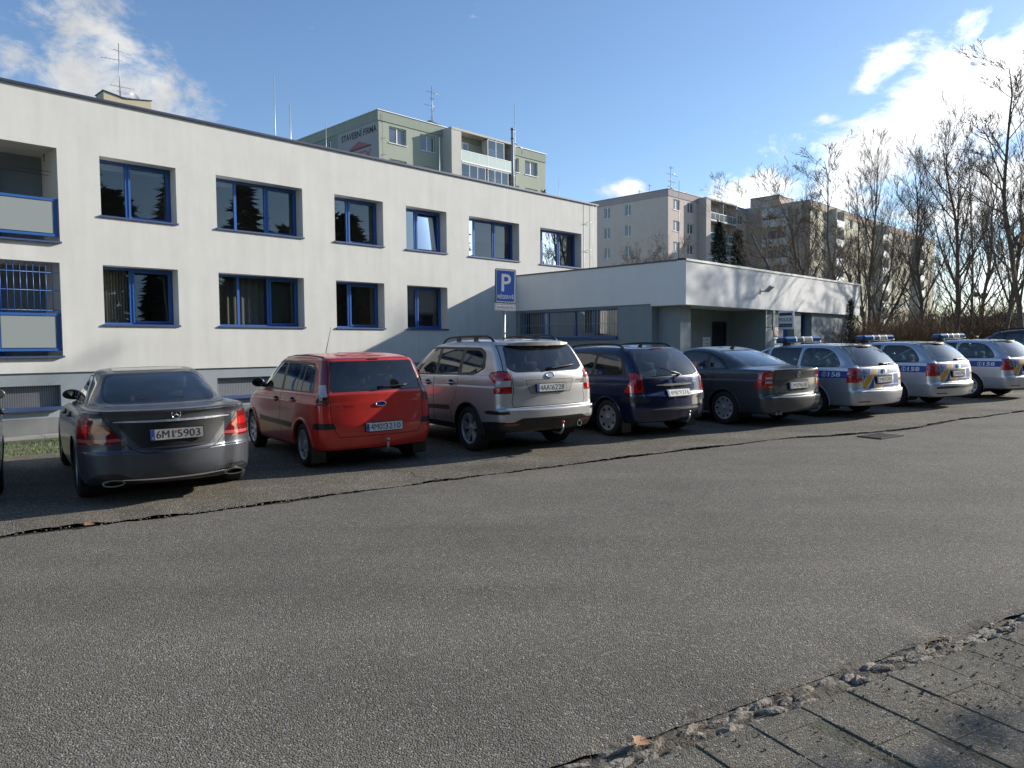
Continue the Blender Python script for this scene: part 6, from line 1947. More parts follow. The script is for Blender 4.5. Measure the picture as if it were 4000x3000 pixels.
# ------------------------------------------------ 5: dark grey liftback
def car_grey():
    c = Car('liftback', 'dark blue-grey liftback saloon with round badge, parked next to the first police estate', 'car', 4.572, OCT_LOW + [
        (.93, .075, .74, 4.43, .87, .19, .18, .5, .08, .28, .05), (1.01, .055, .80, 4.25, .852, .2, .2, .5, .08, .28, .06), (1.035, .06, .86, 3.95, .835, .2, .22, .5, .08, .25, .045), (1.05, .13, .92, 3.65, .82, .2, .24, .5, .08, .22, .03),
        (1.062, .34, .965, 3.48, .80, .22, .3, .5, .09, .2, .01), (1.085, .55, .99, 3.37, .785, .22, .35, .45, .09, .2), (1.20, .84, 1.18, 3.0, .74, .2, .4, .42, .09, .16), (1.34, 1.24, 1.345, 2.62, .67, .19, .4, .4, .08, .12, .015),
        (1.395, 1.46, 1.395, 2.44, .62, .2, .4, .35, .07, .1, .02), (1.42, 1.62, 1.42, 2.28, .54, .2, .35, .35, .06, .1, .022), (1.43, 1.8, 1.43, 2.15, .36, .15, .25, .3, .05, .08, .026), (1.432, 1.92, 1.432, 2.05, .01, .005, .02, .02, .01, .01, .026)])
    P = paint('blue_grey_paint', (.060, .066, .076), .5, .42, .14, .8, .10)
    c.region('door', None, OCT_LOWDOORS[0], 'side', seam=.008, uid='door_rear', keep=KB_); c.region('door', None, OCT_LOWDOORS[1], 'side', seam=.008, uid='door_front', keep=KB_)
    c.region('window_trim', M_TRIM, rpoly([(.98, 1.05), (1.2, 1.22), (1.50, 1.335), (1.85, 1.385), (2.35, 1.39), (2.7, 1.27), (3.24, .99), (3.18, .965)], .04, 3), 'side', uid='dlo')
    c.window([(1.10, 1.06), (1.30, 1.215), (1.52, 1.305), (1.55, 1.04)], uid='door_quarter_window', frame=0, parent='door_rear', r=.02)
    c.window([(1.60, 1.04), (1.57, 1.32), (1.85, 1.362), (2.18, 1.368), (2.20, 1.005)], uid='rear_door_window', frame=0, parent='door_rear')
    c.window([(2.31, 1.0), (2.29, 1.368), (2.42, 1.362), (2.68, 1.25), (3.06, 1.01)], uid='front_door_window', frame=0, parent='door_front')
    c.window([(-.60, 1.115), (.60, 1.115), (.53, 1.37), (-.53, 1.37)], 'rear', False, .022, M_CARGL, 'rear_window', r=.08)
    c.window([(-.62, 1.04), (.62, 1.04), (.54, 1.37), (-.54, 1.37)], 'front', False, .02, M_CARGL, 'windscreen', r=.06)
    gate = [(-.60, 1.045), (-.615, .72), (-.60, .60), (-.54, .565), (.54, .565), (.60, .60), (.615, .72), (.60, 1.045)]
    c.region('boot_lid', None, gate, 'rear', False, seam=.009)
    c.region('plate_recess', pbr('recess_grey', (.018, .02, .024), .5), rpoly([(-.30, .655), (.30, .655), (.33, .84), (-.33, .84)], .03, 4), 'rear', False, seam=.008, parent='boot_lid')
    tl = rpoly([(.625, .72), (.95, .72), (.95, 1.02), (.70, 1.025), (.635, 1.0)], .02, 3)
    c.region('taillight', M_RED, tl, 'rear', True); c.region('taillight', M_RED, rpoly([(-.1, .72), (.40, .72), (.33, .86), (.25, 1.02), (-.1, 1.02)], .03, 3), 'side', True)
    kp = [c.rid('taillight', 1, None), c.rid('taillight', -1, None)]
    c.region('reversing_light', M_CLEAR, [(.64, .80), (.78, .80), (.78, .84), (.64, .84)], 'rear', True, parent='taillight', keep=kp); c.region('reversing_light', M_CLEAR, [(.64, .875), (.77, .875), (.77, .915), (.64, .915)], 'rear', True, parent='taillight', keep=kp)
    c.arch(1.078, .316, .366); c.arch(3.656, .316, .36)
    o = c.finish(P)
    c.wheels(1.078, 3.656, .318, .875, ('hole', 9, .162, .026, .017), .363, .205, P, .011, .2)
    c.interior(2.28, .52, .98, (.95, 1.05, .6))
    c.mirrors(3.02, 1.0, P)
    c.handles([(2.48, .88), (1.62, .90)], P)
    c.plate('2M3 9638', .745, 0, o[('boot_lid', 0)], .006)
    arrow_badge(c, .945, o[('boot_lid', 0)])
    c.lettering('TDI', .50, .945, .08, .024, M_CHROME, o[('boot_lid', 0)])
    c.bar('lid_lip', -.58, .58, 1.035, .02, .012, P, o[('boot_lid', 0)])
    c.fin(1.62, .06, .12)
    c.exhaust(-.48, .255, .03, .03, M_STEEL); c.exhaust(-.56, .255, .03, .03, M_STEEL)
    c.place(5.30, 13.54, 33.4)
    return c
def arrow_badge(c, z, parent):
    m, M = c.badge_ring(0, z, .042, M_CHROME, .16)
    m.prism(ellipse(0, 0, .040, .040, 20), -.002, .006, 'y', 1, M)
    m.prism([(-.012, -.026), (.002, -.026), (.002, -.004), (.022, .012), (.012, .022), (.000, .012), (-.014, .026), (-.022, .014), (-.010, .0)], -.006, -.0025, 'y', 0, M)
    m.build('emblem', [M_CHROME, pbr('badge_green', (.06, .09, .06), .3)], parent, fix=False)
GRY = car_grey()

# ------------------------------------------------ 6-8: police estates
M_PBL = pbr('reflective_blue', (.010, .065, .30), .5)
M_PYE = pbr('reflective_orange', (.66, .31, .012), .5)
M_PWH = pbr('reflective_white', (.70, .72, .74), .35)
def car_police():
    c = Car('police_estate', 'silver police estate with blue and orange stripes and a roof light bar, first of three', 'car', 4.572, OCT_LOW + [
        (.93, .10, .74, 4.43, .872, .18, .17, .5, .08, .28, .05), (1.0, .125, .80, 4.22, .858, .17, .17, .5, .08, .25, .06), (1.02, .14, .88, 3.85, .843, .17, .17, .5, .08, .22, .04), (1.035, .155, .985, 3.37, .825, .17, .17, .42, .08, .2),
        (1.20, .285, 1.19, 3.0, .768, .16, .2, .42, .085, .16), (1.36, .46, 1.355, 2.6, .69, .16, .25, .4, .09, .12, .015), (1.41, .54, 1.40, 2.44, .645, .17, .28, .35, .09, .1, .02), (1.435, .62, 1.428, 2.28, .58, .2, .33, .35, .08, .1, .025),
        (1.443, .80, 1.44, 2.1, .40, .2, .3, .3, .06, .08, .032), (1.446, 1.2, 1.445, 1.7, .01, .005, .02, .02, .01, .01, .034)], group='silver police estates with light bars')
    P = paint('police_silver', (.50, .53, .57), .6, .34, .06)
    c.region('door', None, OCT_DOORS[0], 'side', seam=.008, uid='door_rear', keep=KB_); c.region('door', None, OCT_DOORS[1], 'side', seam=.008, uid='door_front', keep=KB_)
    c.window([(.50, 1.03), (.60, 1.20), (.76, 1.33), (.95, 1.375), (1.36, 1.38), (1.40, 1.015)], uid='quarter_window', r=.08, frame=.014)
    c.window([(1.49, 1.015), (1.46, 1.385), (2.16, 1.39), (2.19, 1.0)], uid='rear_door_window', parent='door_rear', frame=.014)
    c.window([(2.31, 1.0), (2.29, 1.39), (2.42, 1.382), (2.70, 1.26), (3.10, 1.01)], uid='front_door_window', parent='door_front', frame=.014)
    gate = [(-.62, 1.42), (-.70, 1.04), (-.615, 1.0), (-.615, .70), (-.60, .60), (-.54, .568), (.54, .568), (.60, .60), (.615, .70), (.615, 1.0), (.70, 1.04), (.62, 1.42)]
    c.region('tailgate', None, gate, 'rear', False, seam=.009)
    c.window([(-.68, 1.05), (-.58, 1.025), (.58, 1.025), (.68, 1.05), (.575, 1.395), (-.575, 1.395)], 'rear', False, .014, M_CARGL, 'rear_window', r=.04, parent='tailgate')
    c.window([(-.62, 1.04), (.62, 1.04), (.54, 1.37), (-.54, 1.37)], 'front', False, .02, M_CARGL, 'windscreen', r=.06)
    tg = [c.rid('tailgate', 0, None)]
    RS = lambda poly, mat, nm: c.region('stripe', mat, poly, 'rear', False, parent='tailgate', uid='stripe' + nm, keep=tg)
    RS([(-.595, .875), (-.43, .875), (-.37, .975), (-.595, .975)], M_PBL, 'a'); RS([(-.41, .875), (-.235, .875), (-.175, .975), (-.35, .975)], M_PYE, 'b')
    RS([(-.215, .875), (-.06, .875), (-.06, .975), (-.155, .975)], M_PBL, 'c'); RS([(.10, .875), (.595, .875), (.595, .975), (.16, .975)], M_PBL, 'd')
    RS([(-.595, .60), (-.53, .60), (-.33, .855), (-.48, .855), (-.595, .71)], M_PYE, 'e'); RS([(-.50, .59), (-.36, .59), (-.33, .63), (-.33, .80)], M_PBL, 'f')
    RS([(-.595, .755), (-.595, .855), (-.52, .855)], M_PBL, 'g'); RS([(-.34, .58), (-.12, .58), (-.07, .645), (-.29, .645)], M_PYE, 'h'); RS([(-.09, .58), (.56, .58), (.59, .645), (-.04, .645)], M_PBL, 'i')
    RS([(.36, .66), (.595, .66), (.595, .855), (.36, .855)], M_PBL, 'j')
    c.region('plate_recess', M_TRIM, rpoly([(-.29, .668), (.29, .668), (.33, .845), (-.33, .845)], .03, 4), 'rear', False, parent='tailgate', uid='recess')
    kpq = [0, c.rid('door_rear', 1, None), c.rid('door_front', 1, None)]
    bod = {0} | {c.keys[k] for k in c.keys if k[0].startswith('door_')}
    c.region('side_stripe', M_PBL, [(.22, .80), (1.52, .80), (1.37, .94), (.22, .94)], 'side', True, uid='sstripe_a', keep=bod)
    c.region('side_stripe', M_PYE, [(1.57, .80), (1.80, .80), (1.65, .94), (1.42, .94)], 'side', True, uid='sstripe_b', keep=bod)
    c.region('side_stripe', M_PBL, [(1.85, .80), (3.9, .76), (3.9, .86), (1.70, .94)], 'side', True, uid='sstripe_c', keep=bod)
    tl = rpoly([(.628, .715), (.95, .715), (.95, 1.0), (.70, 1.0), (.635, .985)], .015, 3)
    c.region('taillight', M_RED, tl, 'rear', True); c.region('taillight', M_RED, rpoly([(-.1, .715), (.34, .715), (.33, .86), (.22, 1.0), (-.1, 1.0)], .03, 3), 'side', True)
    kp = [c.rid('taillight', 1, None), c.rid('taillight', -1, None)]
    c.region('reversing_light', pbr('grey_lens', (.22, .20, .20), .15, coat=1), [(.64, .80), (.76, .80), (.75, .915), (.64, .915)], 'rear', True, parent='taillight', keep=kp)
    c.region('bumper_reflector', M_REDD, [(.46, .325), (.74, .33), (.74, .355), (.46, .35)], 'rear', True)
    c.arch(1.078, .316, .366); c.arch(3.656, .316, .36)
    o = c.finish(P)
    c.wheels(1.078, 3.656, .318, .875, ('hole', 9, .162, .026, .017), .363, .205, P, .011, .2)
    c.interior(2.28, .52, .98, None)
    c.mirrors(3.02, 1.0, M_TRIM)
    c.handles([(2.48, .885), (1.66, .74)], P)
    arrow_badge(c, .925, o[('tailgate', 0)])
    c.wiper(.0, 1.06, .46, 1.075, o[('rear_window', 0)], .011)
    c.lettering('POLICIE', .38, .925, .34, .05, M_PWH, o[('tailgate', 0)])
    # roof-edge brake lamp and spoiler lip
    c.bar('roof_spoiler', -.56, .56, 1.425, .026, .05, P, o[('tailgate', 0)])
    c.bar('third_brake_light', -.26, .26, 1.407, .016, .045, M_REDD, o[('tailgate', 0)])
    # phone sign and number on the quarter panel
    for sg in (1, -1):
        t = MB()
        vs, fs = fit_text('158', .26, .092, bold=.02)
        # letters read left to right as seen from each side
        c.on_side(t, [(.60 + (a if sg > 0 else -a), .87 + b) for a, b in vs], fs, sg)
        yc = .60 + (-.215 if sg > 0 else .215)
        n = 22; ro, ri = .052, .042
        ring = [(yc + ro * cos(2 * pi * k / n), .87 + ro * sin(2 * pi * k / n)) for k in range(n)] + [(yc + ri * cos(2 * pi * k / n), .87 + ri * sin(2 * pi * k / n)) for k in range(n)]
        c.on_side(t, ring, [(k, (k + 1) % n, (k + 1) % n + n, k + n) for k in range(n)], sg)
        d = 1 if sg > 0 else -1
        hs = [(-.014, .030), (.004, .036), (.006, .016), (-.006, .012), (-.006, -.012), (.006, -.016), (.004, -.036), (-.014, -.030), (-.022, 0)]
        c.on_side(t, [(yc + d * (a + .006), .87 + b) for a, b in hs], [tuple(range(len(hs)))], sg)
        t.build('lettering', M_PWH, o.get(('sstripe_a', sg), c.root), fix=False)
    # light bar
    yb = 2.02; z = c.tz(0, yb) + .045
    b = MB()
    for x in (-.40, .40): b.box((x, yb, z - .02), (.12, .16, .07), bev=.012)
    b.box((0, yb, z + .025), (1.24, .24, .035), bev=.01)
    B = b.build('light_bar', M_TRIM, c.root)
    prof = [(-.125, 0), (-.12, .06), (-.085, .10), (.085, .10), (.12, .06), (.125, 0)]
    for (x0, x1, mt, nm) in ((-.66, -.27, 'blue_lens', (.012, .055, .17)), (-.23, -.02, 'smoke_lens', (.10, .10, .085)), (.02, .27, 'pale_lens', (.30, .28, .20)), (.31, .66, 'blue_lens', (.012, .055, .17))):
        l = MB(); n = 6
        def sec(x, k): return [(x, yb + p * k, z + .043 + q * (k if k < 1 else 1)) for p, q in prof]
        e0 = .72 if x0 < -.5 else 1.0; e1 = .72 if x1 > .5 else 1.0
        vs = sec(x0, e0) + sec(x0 + (.07 if e0 < 1 else .002), 1) + sec(x1 - (.07 if e1 < 1 else .002), 1) + sec(x1, e1)
        fs = [(i * 6 + j, i * 6 + (j + 1) % 6, i * 6 + 6 + (j + 1) % 6, i * 6 + 6 + j) for i in range(3) for j in range(6)] + [(5, 4, 3, 2, 1, 0), (18, 19, 20, 21, 22, 23)]
        l.add(vs, fs); l.build('light_bar_lens', pbr(mt, nm, .10, coat=1), B)
    for x in (-.25, 0.0, .29):
        l = MB(); l.prism([(yb + p * 1.02, z + .043 + q * 1.03) for p, q in prof], x - .018, x + .018, 'x'); l.build('light_bar_strap', M_PWH, B)
    c.fin(1.02, .012, .04, whip=.10)
    return c
POL = car_police()
P1 = POL.root
tgate = [o for o in P1.children if o.name.startswith('tailgate')][0]
def put(root, x, y, yaw):
    root.location = (x, y, zroad(x, y) + .006); root.rotation_euler = (0, -.012, radians(yaw))
# plates are individual: made from the first car's tail, then parented to each
P2 = copy_tree(P1); P3 = copy_tree(P1)
P2['label'] = 'silver police estate with blue and orange stripes, between the other two'
P3['label'] = 'silver police estate cut by the frame edge, farthest of the three'
# the tail surface for the plates (mesh was freed, so the bvh still answers)
for root, txt in ((P1, '2M8 5391'), (P2, '2M4 0796'), (P3, '2M4 0812')):
    g = [o for o in root.children if o.name.split('.')[0] == 'tailgate'][0]
    POL.plate(txt, .755, 0, g, .006)
s_ = MB(); 
vs_ = []
for k in range(19):
    x = -.85 + 1.7 * k / 18; y = POL.ry(x, .47) - .006
    vs_ += [(x, y, .445), (x, y, .495)]
s_.add(vs_, [(2 * k, 2 * k + 2, 2 * k + 3, 2 * k + 1) for k in range(18)]); s_.build('rub_strip', M_TRIM, P2, fix=False)
put(P1, 7.42, 14.62, 33.0); put(P2, 9.90, 16.30, 32.5); put(P3, 12.80, 18.22, 32.0)

# ------------------------------------------------ cars at the frame edges and behind
def recolour(root, old, new):
    for o in root.children_recursive:
        if o.type == 'MESH' and any(m and m.name == old for m in o.data.materials):
            o.data = o.data.copy()
            for i, m in enumerate(o.data.materials):
                if m and m.name == old: o.data.materials[i] = new
XC = copy_tree(BLU.root)
XC['label'] = 'tall black car whose domed roof shows above the farthest police estate'; XC['group'] = 'vehicles in the lot behind the police cars'
recolour(XC, 'dark_blue_paint', paint('black_paint', (.012, .012, .014), .2, .3))
XC.location = (17.6, 22.4, zroad(17.6, 22.4)); XC.rotation_euler = (0, -.012, radians(33)); XC.scale = (1.06, 1.06, 1.13)
XL = copy_tree(GRY.root)
XL['label'] = 'dark car cut off by the frame edge beside the dusty saloon'
XL.location = (-6.03, 7.20, zroad(-6, 6.4)); XL.rotation_euler = (0, -.012, radians(34.5))

def van():
    R = empty('delivery_van', (31.6, 51.0, -.35), (0, 0, radians(20)), 'white box van lettered TALENTO behind the trees and police cars', 'van', 'vehicles in the lot behind the police cars')
    b = MB(); b.prism(rpoly([(0, .45), (4.9, .45), (4.9, 1.25), (4.1, 1.42), (3.55, 2.05), (.12, 2.12), (0, 1.9)], .08, 3), -.95, .95, 'x')
    B = b.build('body', paint('van_white', (.70, .71, .72), 0, .4), R)
    r = MB(); r.box((0, 1.9, 2.32), (1.7, 3.6, .42), bev=.08); r.build('high_roof', paint('van_white', (.7, .71, .72), 0, .4), R)
    t = MB(); text_mb(t, 'TALENTO', (0.02, 1.30), 1.25, .22, Matrix.Identity(4), 0, dy=-.006, bold=.01); t.build('lettering', M_INK, B, fix=False)
    g = MB()
    for x in (-.47, .47): g.box((x, -.004, 1.72), (.72, .012, .36))
    g.build('rear_window', M_FGLASS, B)
    l = MB()
    for x in (-.87, .87): l.box((x, -.006, 1.1), (.12, .02, .4))
    l.build('taillight', M_RED, B)
    p = MB(); p.box((0, -.05, .5), (1.8, .12, .18)); p.build('bumper', M_TRIM, B)
    for y in (.85, 4.0):
        for x in (-.82, .82):
            w = MB(); w.lathe([(.001, .09), (.2, .09), (.24, .1), (.32, .08), (.33, -.08), (.2, -.1), (.001, -.1)], 24, Matrix.Translation((x, y, .33))); w.build('wheel', M_RUB, R)
van()
# ---------------------------------------------------------------- trees and shrubs
import numpy as np
M_BARK = pbr('bark', (0.15, 0.118, 0.088), 0.95, bump=(14, .8, .03), var=(5, .35))
M_TWIG = pbr('twig', (0.135, 0.100, 0.070), 0.9)
M_DRY = pbr('dry_stem', (0.20, 0.125, 0.065), 0.9)
M_DRYD = pbr('dry_stem_dark', (0.09, 0.06, 0.035), 0.9)

def seg_mesh(name, segs, sides, mat, parent=None):
    """segs: list of (p0, p1, r0, r1) -> open tapered tubes, all in one go"""
    if not segs: return None
    A = np.array([s[0] for s in segs], dtype=np.float64); B = np.array([s[1] for s in segs], dtype=np.float64)
    R0 = np.array([s[2] for s in segs]); R1 = np.array([s[3] for s in segs])
    d = B - A; L = np.linalg.norm(d, axis=1, keepdims=True); d = d / np.maximum(L, 1e-9)
    ref = np.where(np.abs(d[:, 2:3]) < .9, np.array([[0, 0, 1.0]]), np.array([[1.0, 0, 0]]))
    u = np.cross(d, ref); u /= np.linalg.norm(u, axis=1, keepdims=True); v = np.cross(d, u)
    n = len(segs); V = np.zeros((n, 2 * sides, 3))
    for k in range(sides):
        a = 2 * pi * k / sides
        w = u * cos(a) + v * sin(a)
        V[:, k] = A + w * R0[:, None]; V[:, sides + k] = B + w * R1[:, None]
    F = np.zeros((n, sides, 4), dtype=np.int64)
    base = (np.arange(n) * 2 * sides)[:, None]
    for k in range(sides):
        F[:, k] = base + np.array([[k, (k + 1) % sides, sides + (k + 1) % sides, sides + k]])
    me = bpy.data.meshes.new(name)
    nv = n * 2 * sides; nf = n * sides
    me.vertices.add(nv); me.vertices.foreach_set('co', V.reshape(-1).astype(np.float32))
    me.loops.add(nf * 4); me.loops.foreach_set('vertex_index', F.reshape(-1).astype(np.int32))
    me.polygons.add(nf); me.polygons.foreach_set('loop_start', np.arange(nf, dtype=np.int32) * 4)
    me.polygons.foreach_set('use_smooth', np.ones(nf, dtype=bool))
    me.materials.append(mat); me.update(calc_edges=True); me.validate()
    return link(name, me, parent)

def branching(seed, H, r0, stems=1, kids=(17, 8, 5, 3), ang=(28, 50), lens=(.42, .48, .5, .5), up=.10, wob=.10, first=.22, rmin=.006, spread=.12, droop=0.0):
    rnd = random.Random(seed)
    tr, cr, tw = [], [], []
    def perp(d):
        a = Vector((rnd.gauss(0, 1), rnd.gauss(0, 1), rnd.gauss(0, 1))); a = a - d * a.dot(d)
        return a.normalized()
    def grow(p, d, L, r, lev):
        n = max(3, int(L / (.55 if lev < 2 else .3))) if lev < 3 else 3
        n = min(n, 22)
        q = p.copy(); pts = [q.copy()]; ds = []
        for i in range(n):
            d = (d + perp(d) * rnd.gauss(0, wob) + Vector((0, 0, up * (1 if lev else .4)))).normalized()
            q = q + d * (L / n); pts.append(q.copy()); ds.append(d.copy())
        rad = lambda t: max(rmin if lev < 4 else rmin * .75, r * (1 - t) ** .8 + r * .12 * t)
        dst = tr if lev == 0 else (cr if lev < 3 else tw)
        for i in range(n): dst.append((pts[i], pts[i + 1], rad(i / n), rad((i + 1) / n)))
        if lev < len(kids):
            k = kids[lev]; k = max(2, int(k * rnd.uniform(.8, 1.25)))
            for j in range(k):
                t = first + (1 - first) * ((j + rnd.random()) / k) if lev == 0 else rnd.uniform(.2, 1.0)
                i = min(n - 1, int(t * n)); f = t * n - i
                b = pts[i].lerp(pts[i + 1], max(0, min(1, f)))
                a = radians(rnd.uniform(*ang)) * (1, 1, .8, .65)[lev]; w = perp(ds[i])
                dd = (ds[i] * cos(a) + w * sin(a)).normalized()
                ln = L * lens[lev] * (1 - .55 * t if lev == 0 else 1 - .4 * t) * rnd.uniform(.7, 1.25)
                grow(b, dd, ln, min(rad(t) * .58, .017 * ln + .004), lev + 1)
    for s in range(stems):
        a = rnd.uniform(0, 6.3); o = Vector((cos(a), sin(a), 0)) * (.18 * (stems > 1))
        d = Vector((cos(a) * spread * (1 if stems > 1 else .3), sin(a) * spread * (1 if stems > 1 else .3), 1)).normalized()
        grow(o, d, H * (1 if s == 0 else rnd.uniform(.72, .98)), r0 * (1 if s == 0 else rnd.uniform(.6, .9)), 0)
    return tr, cr, tw

def bare_tree(seed, H, r0, label, group='bare trees behind the annexe and the police cars', **k):
    R = empty('bare_tree', (0, 0, 0), (0, 0, 0), label, 'tree', group)
    tr, cr, tw = branching(seed, H, r0, **k)
    seg_mesh('trunk', tr, 9, M_BARK, R)
    c = seg_mesh('branches', cr, 5, M_BARK, R)
    seg_mesh('twigs', tw, 3, M_TWIG, c)
    return R

TREES = {
    'tall': bare_tree(4, 14.0, .155, '', stems=1, kids=(30, 9, 5, 4), ang=(25, 44), lens=(.38, .52, .62, .7), up=.12, wob=.06, first=.16),
    'twin': bare_tree(9, 14.5, .135, '', stems=2, kids=(22, 8, 5, 4), ang=(20, 38), lens=(.36, .52, .62, .7), up=.13, wob=.055, first=.2, spread=.05),
    'wide': bare_tree(15, 12.5, .135, '', stems=3, kids=(15, 8, 5, 4), ang=(30, 55), lens=(.42, .52, .62, .7), up=.10, wob=.10, first=.2, spread=.28),
    'slim': bare_tree(23, 13.0, .085, '', stems=1, kids=(24, 7, 5, 4), ang=(25, 48), lens=(.26, .5, .62, .7), up=.10, wob=.06, first=.2),
}
_used = set()
def plant(kind, x, y, s, rot, label, z=None, sx=1.0, group=None):
    R = TREES[kind]
    if kind in _used: R = copy_tree(R)
    _used.add(kind)
    R.location = (x, y, zg(x, y) - .1 if z is None else z); R.scale = (s * sx, s * sx, s); R.rotation_euler = (0, 0, rot)
    R['label'] = label
    if group: R['group'] = group
    return R
plant('wide', 19.9, 41.5, .78, .4, 'low forking bare tree just past the right end of the annexe')
plant('tall', 22.7, 37.8, .86, 1.2, 'tallest thick bare tree with long straight limbs, above the second light bar gap')
plant('twin', 23.6, 36.0, .84, 2.0, 'slender bare tree with two close tall stems before the pale shed')
plant('slim', 25.2, 41.0, .95, .5, 'slim single bare stem between the thick tree and the two-stemmed one')
plant('tall', 22.2, 40.0, .76, 3.6, 'straight bare tree with a dense crown before the far end of the cream block')
plant('wide', 21.5, 52.0, 1.12, 2.3, 'bushy bare tree whose crown covers the cream corner behind the annexe roof')
plant('twin', 24.4, 51.0, 1.0, 4.1, 'bare tree with steep limbs rising behind the annexe roof end')
plant('slim', 23.4, 33.9, 1.05, 2.6, 'bare tree at the very edge of the frame beyond the last police estate', sx=1.5)
plant('slim', 20.9, 47.0, 1.02, 1.9, 'thin bare tree in front of the middle of the cream block', sx=1.4)
plant('tall', 29.5, 47.0, .86, .3, 'bare tree farther back between the twin-stemmed tree and the van')
for i, (x, y, s, k, l) in enumerate([(9.2, 60, .66, 'wide', 'small bare tree over the annexe roof before the second gable window'), (11.6, 61, .62, 'wide', 'small bare tree over the annexe roof at the pink block corner'),
                                     (7.6, 62, .56, 'wide', 'lowest twiggy bare tree over the annexe roof next to the white wall'), (13.9, 62, .60, 'wide', 'small bare tree between the pink corner and the first spruce'), (19.6, 60, .60, 'wide', 'small bare tree right of the second spruce')]):
    plant(k, x, y, s * 1.28, i * 1.3, l, z=-.5 - (i % 2) * .6, sx=.9, group='small bare trees over the annexe roof')

def thicket(seed, n, H, spreadr, mats, label, name='thicket', group='brown shrubs between the trees'):
    rnd = random.Random(seed); a, b = [], []
    for _ in range(n):
        r = spreadr * sqrt(rnd.random()); an = rnd.uniform(0, 6.3)
        p = Vector((cos(an) * r, sin(an) * r, 0)); d = Vector((rnd.gauss(0, .22), rnd.gauss(0, .22), 1)).normalized()
        L = H * rnd.uniform(.55, 1.05); m = 5; q = p.copy(); rr = rnd.uniform(.007, .013)
        for i in range(m):
            d = (d + Vector((rnd.gauss(0, .10), rnd.gauss(0, .10), 0))).normalized(); q2 = q + d * L / m
            a.append((q, q2, rr * (1 - i / m * .7), rr * (1 - (i + 1) / m * .7)))
            if i > 1:
                for _k in range(3):
                    dd = (d + Vector((rnd.gauss(0, .6), rnd.gauss(0, .6), rnd.uniform(-.1, .4)))).normalized(); l = rnd.uniform(.15, .42)
                    b.append((q2, q2 + dd * l, .0055, .003))
            q = q2
    R = empty(name, (0, 0, 0), (0, 0, 0), label, 'shrub', group)
    seg_mesh('stems', a, 4, mats[0], R); seg_mesh('twigs', b, 3, mats[1], R)
    return R
T1 = thicket(3, 330, 2.9, 1.15, (M_DRY, M_DRY), '')
T2 = thicket(8, 260, 2.5, 1.2, (M_DRYD, M_DRYD), '')
for i, (x, y, s, src, l) in enumerate([(15.7, 33.2, .92, T1, 'brown dry shrub beside the slim evergreen at the annexe end'), (17.0, 33.6, .98, T1, 'brown dry shrub behind the second light bar'), (18.3, 33.9, 1.0, T1, 'brown dry shrub right of the second light bar'),
                                       (19.5, 34.6, .9, T1, 'brown dry shrub fading into the tree trunks'), (20.8, 37.0, 1.0, T2, 'dark scrub at the foot of the straight bare tree'), (22.4, 39.6, 1.1, T2, 'dark scrub at the foot of the thick tall tree'),
                                       (24.6, 43.0, 1.3, T2, 'dark scrub left of the white van'), (16.6, 37.5, 1.15, T2, 'dark scrub behind the annexe end wall'), (27.2, 40.5, 1.2, T2, 'dark scrub at the frame edge under the last tree'), (27.5, 47.0, 1.6, T2, 'dark scrub between the van and the two-stemmed tree'), (23.2, 41.5, 1.5, T2, 'tall dark scrub behind the thick tree'), (25.3, 38.6, 1.35, T2, 'dark scrub below the two-stemmed tree'), (29.5, 44.0, 1.7, T2, 'tall dark scrub at the frame edge behind the slim trunk')]):
    r = src if i in (0, 4) else copy_tree(src)
    r.location = (x, y, zg(x, y) - .15); r.scale = (s * 1.1, s * 1.1, s); r.rotation_euler = (0, 0, i * 1.7); r['label'] = l

def conifer(seed, H, R0, n, label, name='spruce', group=None, cat='tree', leaf=(.05, .16), mats=None, power=1.0, trunk=True, droop=-.25, r_min=.04):
    rnd = random.Random(seed); root = empty(name, (0, 0, 0), (0, 0, 0), label, cat, group)
    if trunk:
        t = MB(); t.tube([(0, 0, 0), (0, 0, H * .6), (0, 0, H * .98)], [R0 * .07 + .03, R0 * .04 + .02, .008], 7); t.build('trunk', M_BARK, root)
    mb = MB()
    tiers = max(8, int(H / .42))
    for _ in range(n):
        f = rnd.random() ** .8; zt = H * (.04 + .96 * f)
        rad = (R0 * (1 - f) ** power + r_min)
        k = int(zt / H * tiers); lobe = .55 + .45 * abs(sin(k * 2.4 + atan2(rnd.gauss(0, 1), rnd.gauss(0, 1)) * 2.5))
        an = rnd.uniform(0, 6.3); lobe = .6 + .4 * abs(sin(an * 3.5 + k * 1.9)); r = rad * lobe * sqrt(rnd.uniform(.12, 1))
        z = zt + droop * r * .8 + rnd.gauss(0, .05)
        p = Vector((cos(an) * r, sin(an) * r, max(.02, z)))
        l = rnd.uniform(*leaf); d = Vector((cos(an), sin(an), droop + rnd.gauss(0, .45))).normalized() * l
        w = Vector((-sin(an), cos(an), rnd.gauss(0, .5))).normalized() * l * .28
        mb.add([p - w * .5, p + w * .5, p + d + w * .3, p + d * 1.25, p + d - w * .3], [(0, 1, 2, 3, 4)], rnd.choice((0, 0, 1)))
    mb.build('crown', mats or [pbr('needles_dark', (.022, .036, .022), .75), pbr('needles_mid', (.038, .055, .028), .75)], root, fix=False)
    return root
c = conifer(2, 11.2, 1.75, 5200, 'darker spruce with a pointed top over the annexe roof, nearer the loggias', group='two spruces over the annexe roof', leaf=(.14, .34), power=.85); c.location = (15.3, 55, -.6)
c = conifer(5, 10.6, 2.0, 5200, 'second spruce over the annexe roof, nearer the brown block', group='two spruces over the annexe roof', leaf=(.14, .34), power=.9); c.location = (17.3, 57, -.3)
